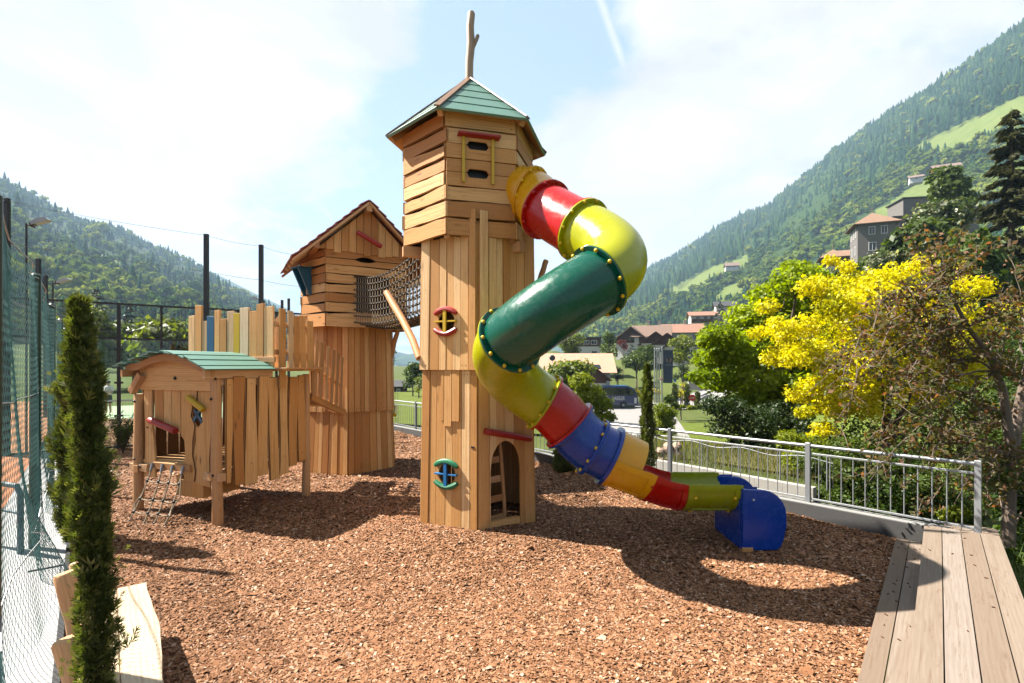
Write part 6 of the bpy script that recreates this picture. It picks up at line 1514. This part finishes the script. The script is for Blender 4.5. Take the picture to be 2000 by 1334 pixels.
# ================================================================== flagpoles, flag, lamp, signs
for i,(px,lb) in enumerate(((1278.5,'leftmost bare silver flagpole of the row of four'),(1283,'second silver flagpole from the left in the row'),(1287.5,'third silver flagpole from the left in the row'),(1293,'silver flagpole carrying the dark grey flag'))):
    b=P(px,788,80); t=P(px,682-(3 if i==3 else 0),80); root=thing('flagpole',lb,'flagpole',tuple(b),'flagpoles by the road'); mb=MB(); mb.tube([b,t],[.11,.085],10); mb.build('pole',M['galv'],root,True); mb=MB(); mb.ball(t+Vector((0,0,.05)),.11,8,5); mb.build('cap',M['galv'],root,True)
fl=thing('banner_flag','tall dark grey flag with gold wreath emblem on the right flagpole','flag',tuple(P(1295,684,80)))
mb=MB(); nxv,nzv=10,18; Wf,Hf=1.62,5.15; o0=P(1295,683.5,79.95)
def fpt(i,j): 
    u,v=i/nxv,j/nzv; return o0+Vector((Wf*u*(1-.10*v),-.10*math.sin(u*5+v*2.5)*u-.04*math.sin(v*9),-Hf*v-.05*u*math.sin(v*7)))
for i in range(nxv):
    for j in range(nzv): mb.quad(fpt(i,j+1),fpt(i+1,j+1),fpt(i+1,j),fpt(i,j))
mb.build('cloth',M['navy'],fl,True)
fc=lambda a,b: o0+Vector((Wf*.52+a,-.16,-1.55+b))
mb=MB()
for s in (1,-1): mb.tube([fc(s*.33*math.cos(R(a)),.33*math.sin(R(a))) for a in range(-80,62,12)],[.02+.035*math.sin(math.pi*(i+.5)/12) for i in range(12)],5)
mb.build('emblem',M['gold'],fl,True)
mb=MB()
for (a,b,c,d) in ((-.5,.62,.5,.62),(-.5,.62,-.5,.15),(.5,.62,.42,.0),(-.48,-.62,.42,-.62),(-.48,-.95,.4,-.95)): mb.bar(fc(a,b),fc(c,d),.03,.02,up=(0,1,0))
for k in range(9): mb.box(fc(-.40+.1*k,-.78),Vector((.03,0,0)),Vector((0,.01,0)),Vector((0,0,.07 if k%2 else .1)))
mb.build('print',M['grprint'],fl)
lp=thing('street_lamp','lantern street lamp on pale post in front of the flag','street lamp',tuple(P(1292,795,62))); b=P(1292,795,62); t=P(1292,747,62); mb=MB(); mb.tube([b,t],.055,10); mb.build('post',M['galv'],lp,True); mb=MB(); mb.lathe([(.01,0),(.14,.0),(.24,.42),(.01,.42)],t,(0,0,1),12); mb.build('lantern',M['cream'],lp,True); mb=MB(); mb.lathe([(.01,.44),(.34,.42),(.30,.50),(.08,.62),(.01,.66)],t,(0,0,1),12); mb.build('lamp_hood',M['brownwood'],lp,True)
st=thing('stop_sign','red octagonal stop sign on a thin post beside the small cypresses','road sign',tuple(P(1352,800,60))); c=P(1352,777,60); mb=MB(); mb.tube([P(1352,800,60),c],.03,8); mb.build('post',M['galv'],st,True)
oct_=[(.40*math.cos(R(22.5+45*k)),.40*math.sin(R(22.5+45*k))) for k in range(8)]; mb=MB(); mb.prism(oct_,lambda a,b,w:c+Vector((a,-w-.03,b)),0,.02,.004); pn=mb.build('panel',M['redpl'],st); lettering('STOP',c+Vector((0,-.056,-.10)),.27,M['white'],st,sx=.85)
sg=thing('info_board','white rectangular board on a post between road and sapling','sign',tuple(P(1318,795,66))); c=P(1319,758,66); mb=MB(); mb.box(c,Vector((.42,0,0)),Vector((0,.04,0)),Vector((0,0,.42)),.01); mb.build('panel',M['white'],sg); mb=MB(); mb.tube([P(1319,796,66.1),c+Vector((0,.06,0))],.03,6); mb.build('post',M['galv'],sg)
for (px,py,lb) in ((1259,747,'small blue road sign left of the flagpoles'),(1318,743,'small blue road sign right of the dark flag')):
    s_=thing('road_sign',lb,'road sign',tuple(P(px,785,84))); c=P(px,py,84); mb=MB(); mb.box(c,Vector((.22,0,0)),Vector((0,.02,0)),Vector((0,0,.22)),.01); mb.build('panel',M['p_sky'],s_); mb=MB(); mb.tube([P(px,788,84.1),c+Vector((0,.05,0))],.03,6); mb.build('post',M['galv'],s_)
bi=thing('litter_bin','small grey bin on a post on the slope above the bus','bin',tuple(P(1205,748,88))); c=P(1205,740,88); mb=MB(); mb.lathe([(.01,-.4),(.28,-.4),(.3,.3),(.01,.3)],c,(0,0,1),10); mb.build('body',M['white'],bi,True); mb=MB(); mb.lathe([(.01,.33),(.36,.31),(.3,.42),(.01,.46)],c,(0,0,1),10); mb.build('lid',M['black'],bi,True); mb=MB(); mb.tube([c-Vector((0,0,1.5)),c-Vector((0,0,.4))],.04,6); mb.build('post',M['black'],bi,True)

# ================================================================== padel court cage and ball-stop posts
CO=Vector((-11.9,15.5,0)); CD=Vector((.82,.57,0)).normalized(); CNn=Vector((-.57,.82,0)).normalized()
cg=thing('padel_cage','black steel cage with glass panels and wire mesh round the pale green court','court fence',tuple(CO))
def CP(a,n,z): p=CO+CD*a+CNn*n; return Vector((p.x,p.y,z))
for a,w in ((-2.5,.10),(0,.10),(1.06,.06),(2.1,.06),(3.2,.08),(4.4,.08),(5.8,.10)):
    mb=MB(); mb.box(CP(a,0,2.2),CD*w/2,CNn*w/2,Vector((0,0,2.2)),.006); mb.build('post',M['black'],cg)
mb=MB()
for z in (4.38,3.33,.06): mb.bar(CP(-2.5,0,z),CP(5.8,0,z),.05,.06)
mb.bar(CP(-2.5,0,4.38),CP(-2.5,20,4.38),.05,.05); mb.bar(CP(-2.5,0,3.33),CP(-2.5,20,3.33),.05,.05); mb.bar(CP(5.8,0,1.2),CP(5.8,20,1.2),.05,.05); mb.build('rail',M['black'],cg)
A=[];Bv=[]
for a in np.arange(-2.5,5.8,.10): A.append(tuple(CP(a,0,3.33))); Bv.append(tuple(CP(a,0,4.38)))
for z in np.arange(3.33,4.38,.21): A.append(tuple(CP(-2.5,0,z))); Bv.append(tuple(CP(5.8,0,z)))
for a in np.arange(0,20,.2): A.append(tuple(CP(-2.5,a,3.33))); Bv.append(tuple(CP(-2.5,a,4.38)))
for z in np.arange(.1,1.6,.10): A.append(tuple(CP(4.4,0,z))); Bv.append(tuple(CP(9,0,z)))
for a in np.arange(4.4,9,.10): A.append(tuple(CP(a,0,0))); Bv.append(tuple(CP(a,0,1.55)))
V,Fq=sticks(np.array(A),np.array(Bv),.005); np_mesh('wire_mesh',V,Fq,M['black'],None,cg)
for (a0,a1) in ((-2.45,-.06),(.06,1.03),(1.09,2.07),(2.13,3.16),(3.24,4.36)):
    mb=MB(); mb.box(CP((a0+a1)/2,0,1.68),CD*(a1-a0)/2,CNn*.006,Vector((0,0,1.62)),.001); mb.build('glass_panel',M['glass'],cg)
for z in (1.0,2.0,3.0): mb=MB(); mb.box(CP(0,-.06,z),CD*.11,CNn*.02,Vector((0,0,.03))); mb.build('clamp',M['black'],cg)
tn=thing('court_net','black court net with white top tape across the pale green court','net',tuple(CP(1.5,10,0))); mb=MB(); mb.bar(CP(-2.5,10,.92),CP(7,10,.92),.02,.07); mb.build('tape',M['white'],tn); A=[];Bv=[]
for a in np.arange(-2.5,7,.12): A.append(tuple(CP(a,10,.05))); Bv.append(tuple(CP(a,10,.9)))
V,Fq=sticks(np.array(A),np.array(Bv),.004); np_mesh('net_mesh',V,Fq,M['black'],None,tn)
for i,(px,py,Y,zb,lb) in enumerate(((13,387,14.1,0,'tall black ball stop post at the left edge beside the lamp'),(403,457,16.8,0,'tall black ball stop post behind the left palisade boards'),(510,478,17.7,0,'tall black ball stop post behind the pale palisade boards'),(75,505,20.5,0,'nearer tall dark post behind the green net fence'),(89,538,24.6,0,'farther tall dark post behind the green net fence'),(551,586,33,0,'small distant dark post left of the pair beside the cabin'),(564,583,34,0,'small distant dark post right of the pair beside the cabin'))):
    t=P(px,py,Y); mb=MB(); w=.065 if i<3 else .07; mb.box((t.x,t.y,t.z/2),(w,0,0),(0,w*.8,0),(0,0,t.z/2),.008); 
    if i==0: mb.ball(t+Vector((0,-.07,-.12)),.03,6,4); mb.ball(t+Vector((0,-.07,-1.3)),.03,6,4)
    tag(mb.build('ball_stop_post',M['black']),lb,'post','tall posts of the ball stop net')
def cable(label,pts,r=.006):
    mb=MB(); mb.tube(pts,r,5); tag(mb.build('cable',M['galv_dark'],None,True),label,'cable')
tops=[P(13,393,14.1),P(403,460,16.8),P(510,481,17.7),P(590,500,18.6)]
def sagp(ps,s): 
    out=[]
    for a,b in zip(ps,ps[1:]):
        for i in range(8): u=i/8; out.append(a.lerp(b,u)-Vector((0,0,s*math.sin(math.pi*u))))
    return out+[ps[-1]]
cable('thin upper cable running along the tops of the tall court posts',sagp(tops,.05)); cable('thin lower cable strung between the tall court posts above the palisade',sagp([P(13,475,14.1),P(403,530,16.8),P(510,547,17.7),P(590,560,18.6)],.03))
cable('thin cable just above the black padel cage rail',sagp([P(80,570,14.9),P(235,583,15.5),P(348,592,16.3)],.02))
def flood(label,x,y,zt,fl_,s=1.0):
    root=thing('floodlight',label,'floodlight',(x,y,0)); mb=MB(); mb.tube([(x,y,0),(x,y,zt-.05),(x,y,zt)],.05*s,8); mb.tube([(x-.0,y,zt-.03),(x+.42*fl_*s,y,zt-.10)],.04*s,8); mb.build('mast',M['black'],root,True)
    mb=MB(); c=Vector((x+.72*fl_*s,y,zt+.03)); sec=[(-.28,.06),(-.22,.12),(0,.17),(.22,.14),(.32,.05)]; 
    pr=[(fl_*a*s*1.2,b*s+a*.28*s) for a,b in sec]+[(fl_*.30*s*1.2,-.02*s+.09*s),(-fl_*.28*s*1.2,-.02*s-.1*s)]
    if fl_<0: pr=pr[::-1]
    mb.prism(pr,lambda a,b,w:c+Vector((a,-w,b)),-.17*s,.17*s,.03); mb.build('lamp_head',M['galv'],root,True); mb=MB(); mb.box(c+Vector((-.40*fl_*s,0,-.04)),Vector((.12*s,0,0)),Vector((0,.08*s,0)),Vector((0,0,.07*s)),.01); mb.build('bracket',M['blackpl'],root)
flood('nearer black floodlight mast with pale lamp head above the green net fence',-13.8,14.55,6.55,1,.58); flood('farther black floodlight mast with pale lamp head behind the feathery cypress',-22.15,24.7,6.55,1,.75); flood('small distant floodlight pointing left behind the palisade boards',-15.0,31,6.5,-1,.7)
# player on the court
def person():
    x,y=-21.0*1.0,27.0; b=P(211,790,27.0); x=b.x; root=thing('person','person in white shirt and dark shorts standing on the court behind the cypress','person',(x,y,.0)); S=1.72/1.72
    J=[(0,0,.93),(0,0,1.15),(0,0,1.38),(0,0,1.50),(0,-.01,1.62),(.10,0,.88),(.13,-.04,.48),(.13,.02,.07),(.14,-.10,.03),(-.10,0,.88),(-.14,.06,.48),(-.15,.10,.07),(-.16,-.02,.03),(.19,0,1.38),(.27,-.05,1.12),(.24,-.26,1.02),(.23,-.34,1.01),(-.19,0,1.38),(-.27,.02,1.11),(-.27,-.10,.88),(-.27,-.13,.80)]
    E=[(0,1),(1,2),(2,3),(3,4),(0,5),(5,6),(6,7),(7,8),(0,9),(9,10),(10,11),(11,12),(2,13),(13,14),(14,15),(15,16),(2,17),(17,18),(18,19),(19,20)]
    rad=[.13,.125,.13,.06,.095,.095,.065,.045,.04,.095,.065,.045,.04,.06,.045,.035,.035,.06,.045,.035,.035]
    me=bpy.data.meshes.new('person_body'); me.from_pydata([(x+a,y+b_,c) for a,b_,c in J],E,[]); tmp=bpy.data.objects.new('tmp',me); COL.objects.link(tmp); m=tmp.modifiers.new('s','SKIN'); 
    for v,r_ in zip(me.skin_vertices[0].data,rad): v.radius=(r_,r_)
    me.skin_vertices[0].data[0].use_root=True; tmp.modifiers.new('u','SUBSURF').levels=1; bpy.context.view_layer.update()
    m2=bpy.data.meshes.new_from_object(tmp.evaluated_get(bpy.context.evaluated_depsgraph_get())); bpy.data.objects.remove(tmp); m2.materials.clear(); m2.materials.append(M['skin']); m2.shade_smooth(); o=link('body',m2); keep(o,root)
    mb=MB(); mb.tube([(x,y,.98),(x,y,1.15),(x,y,1.32),(x,y,1.44),(x,y,1.47)],[.17,.165,.175,.13,.07],12); mb.tube([(x+.12,y,1.40),(x+.21,y-.01,1.37),(x+.26,y-.04,1.20)],[.075,.08,.07],8); mb.tube([(x-.12,y,1.40),(x-.21,y,1.37),(x-.26,y+.01,1.20)],[.075,.08,.07],8); mb.build('shirt',M['white'],root,True)
    mb=MB(); mb.tube([(x,y,.80),(x,y,.9),(x,y,1.0)],[.175,.18,.165],12); mb.tube([(x+.09,y,.86),(x+.13,y-.03,.55)],[.11,.10],10); mb.tube([(x-.09,y,.86),(x-.14,y+.05,.55)],[.11,.10],10); mb.build('shorts',M['black'],root,True)
    mb=MB(); mb.ball((x,y+.015,1.655),.105,10,6,sq=(1,1.05,.9)); mb.build('hair',M['hair'],root,True)
person()

# ================================================================== sky, sun, haze, camera
az=Vector((-.968,.25,0)).normalized(); EL=R(50)
w=bpy.data.worlds.new('World'); SC.world=w; w.use_nodes=True; nt=w.node_tree; nt.nodes.clear()
class WN(NT):
    def __init__(s,nt): s.nt=nt
W_=WN(nt); out=W_.n('OutputWorld'); bg=W_.n('Background'); W_.l(bg.outputs[0],out.inputs[0])
sky=W_.n('TexSky',sky_type='NISHITA'); sky.sun_disc=False; sky.sun_elevation=EL; sky.sun_rotation=math.atan2(az.x,az.y); sky.altitude=800; sky.air_density=1.0; sky.dust_density=2.0; sky.ozone_density=1.0
tc=W_.n('TexCoord').outputs['Generated']; sx=W_.n('SeparateXYZ'); W_.l(tc,sx.inputs[0])
zc=W_.math('ADD',W_.math('MAXIMUM',sx.outputs[2],0.0),.22)
cx=W_.math('DIVIDE',sx.outputs[0],zc); cy=W_.math('DIVIDE',sx.outputs[1],zc); cv=W_.n('CombineXYZ'); W_.l(cx,cv.inputs[0]); W_.l(cy,cv.inputs[1]); cv.inputs[2].default_value=3.1
n1=W_.noise(cv.outputs[0],1.15,9,.58,.35); n2=W_.noise(cv.outputs[0],4.2,7,.6,.3)
dens=W_.math('ADD',W_.math('ADD',W_.math('MULTIPLY',n1,1.05),W_.math('MULTIPLY',n2,.75)),-.40)
bias=None
for (px,py,rad,amt) in ((330,110,28,.20),(90,330,22,.10),(620,120,14,.20),(1600,240,30,.21),(1330,90,14,.20),(1180,300,11,.20),(1130,440,12,.22),(1300,420,14,.20),(960,40,18,-.16),(880,250,18,-.10),(1130,150,10,-.14),(1230,170,6,-.22),(1220,395,7,-.20),(1010,330,9,.12),(640,330,14,-.09),(780,320,14,-.09),(200,470,16,.10)):
    d=Vector(((px-1000)/1000,1,(HOR-py)/1000)).normalized(); dp=W_.n('VectorMath',operation='DOT_PRODUCT'); W_.l(tc,dp.inputs[0]); dp.inputs[1].default_value=d
    mr=W_.n('MapRange',interpolation_type='SMOOTHSTEP'); W_.l(dp.outputs['Value'],mr.inputs[0]); mr.inputs[1].default_value=math.cos(R(rad)); mr.inputs[2].default_value=1.0; mr.inputs[3].default_value=0; mr.inputs[4].default_value=amt
    bias=mr.outputs[0] if bias is None else W_.math('ADD',bias,mr.outputs[0])
cov=W_.ramp(W_.math('ADD',dens,bias),[(.46,0),(.56,.6),(.68,1)])
hz=W_.ramp(sx.outputs[2],[(.0,.85),(.2,.55),(.5,.16)])
CLOUD=(3.75,3.64,3.60); 
def trail(a,b,w_,amt):
    d1,d2=[Vector(((x-1000)/1000,1,(HOR-y)/1000)).normalized() for x,y in (a,b)]; nn=d1.cross(d2).normalized(); md=(d1+d2).normalized()
    q=W_.n('VectorMath',operation='DOT_PRODUCT'); W_.l(tc,q.inputs[0]); q.inputs[1].default_value=nn; ab=W_.math('ABSOLUTE',q.outputs['Value'])
    e=W_.n('MapRange',interpolation_type='SMOOTHSTEP'); W_.l(ab,e.inputs[0]); e.inputs[1].default_value=0; e.inputs[2].default_value=w_; e.inputs[3].default_value=amt; e.inputs[4].default_value=0
    q2=W_.n('VectorMath',operation='DOT_PRODUCT'); W_.l(tc,q2.inputs[0]); q2.inputs[1].default_value=md; c_=md.dot(d1)
    m_=W_.n('MapRange',interpolation_type='SMOOTHSTEP'); W_.l(q2.outputs['Value'],m_.inputs[0]); m_.inputs[1].default_value=c_; m_.inputs[2].default_value=c_+(1-c_)*.4; m_.inputs[3].default_value=0; m_.inputs[4].default_value=1
    return W_.math('MULTIPLY',e.outputs[0],m_.outputs[0])
cov=W_.math('MAXIMUM',cov,W_.math('MAXIMUM',trail((1130,-120),(1240,190),.010,.7),trail((470,230),(660,440),.006,.45)))
grey=W_.ramp(W_.noise(cv.outputs[0],2.3,6,.6,.4),[(.36,1.08),(.62,.80)])
cl_c=W_.mix(1.0,CLOUD,grey,'MULTIPLY')
base=W_.mix(hz,sky.outputs[0],(3.2,3.3,3.45))
base=W_.mix(.85,base,(1.95,2.55,3.4))
W_.l(W_.mix(cov,base,cl_c),bg.inputs['Color']); bg.inputs['Strength'].default_value=.05
sl=bpy.data.lights.new('sun','SUN'); sl.energy=5.0; sl.angle=R(.6); sl.color=(1,.93,.83); so=bpy.data.objects.new('sun',sl); COL.objects.link(so)
dirn=-(az*math.cos(EL)+Vector((0,0,math.sin(EL)))); so.rotation_euler=dirn.to_track_quat('-Z','Y').to_euler(); so.location=(-20,10,40)
# haze
hm=NT('haze_air'); pv=hm.n('VolumePrincipled'); pv.inputs['Color'].default_value=(.50,.74,1.0,1); pv.inputs['Density'].default_value=.00015; pv.inputs['Anisotropy'].default_value=.15; hm.l(pv.outputs[0],hm.out.inputs['Volume'])
for m_ in bpy.data.materials:      # photographic exposure is set for the shade: keep albedos in their real range for it
    if not m_.use_nodes: continue
    for nd in list(m_.node_tree.nodes):
        key={'BSDF_PRINCIPLED':'Base Color','BSDF_TRANSLUCENT':'Color'}.get(nd.type)
        if not key: continue
        hs_=m_.node_tree.nodes.new('ShaderNodeHueSaturation'); hs_.inputs['Value'].default_value=(.51 if m_.name.startswith('bark_') else .79) if nd.inputs[key].is_linked and m_.name.split('_')[0] in ('fresh','debarked','live','bark','silvered','pale') else .70 if m_.name in ('golden_leaf','spring_leaf','bronze_leaf','cypress_spray') else .52; hs_.inputs['Saturation'].default_value=1.06; ip=nd.inputs[key]
        if ip.is_linked: m_.node_tree.links.new(ip.links[0].from_socket,hs_.inputs['Color'])
        else: hs_.inputs['Color'].default_value=ip.default_value
        m_.node_tree.links.new(hs_.outputs[0],ip)
mb=MB(); mb.box((0,1100,346),(1700,0,0),(0,1500,0),(0,0,362),.01)
hz_o=mb.build('haze',hm.m); tag(hz_o,'faint bluish valley haze','haze',kind='stuff')
cam=bpy.data.cameras.new('camera'); co=bpy.data.objects.new('camera',cam); COL.objects.link(co); co.location=(0,0,CAMZ); co.rotation_euler=(R(90),0,0); cam.sensor_width=36; cam.lens=18; cam.shift_y=(HOR-667)/2000; cam.clip_start=.05; cam.clip_end=12000; SC.camera=co
SC.view_settings.view_transform='Standard'; SC.view_settings.look='None'; SC.view_settings.gamma=1; SC.view_settings.use_curve_mapping=False; SC.view_settings.exposure=2.3
SC.render.engine='CYCLES'; cy=SC.cycles; cy.use_denoising=True; cy.max_bounces=7; cy.diffuse_bounces=3; cy.glossy_bounces=3; cy.transmission_bounces=4; cy.transparent_max_bounces=8; cy.volume_bounces=0; cy.sample_clamp_indirect=6
try: cy.denoiser='OPENIMAGEDENOISE'
except Exception: pass
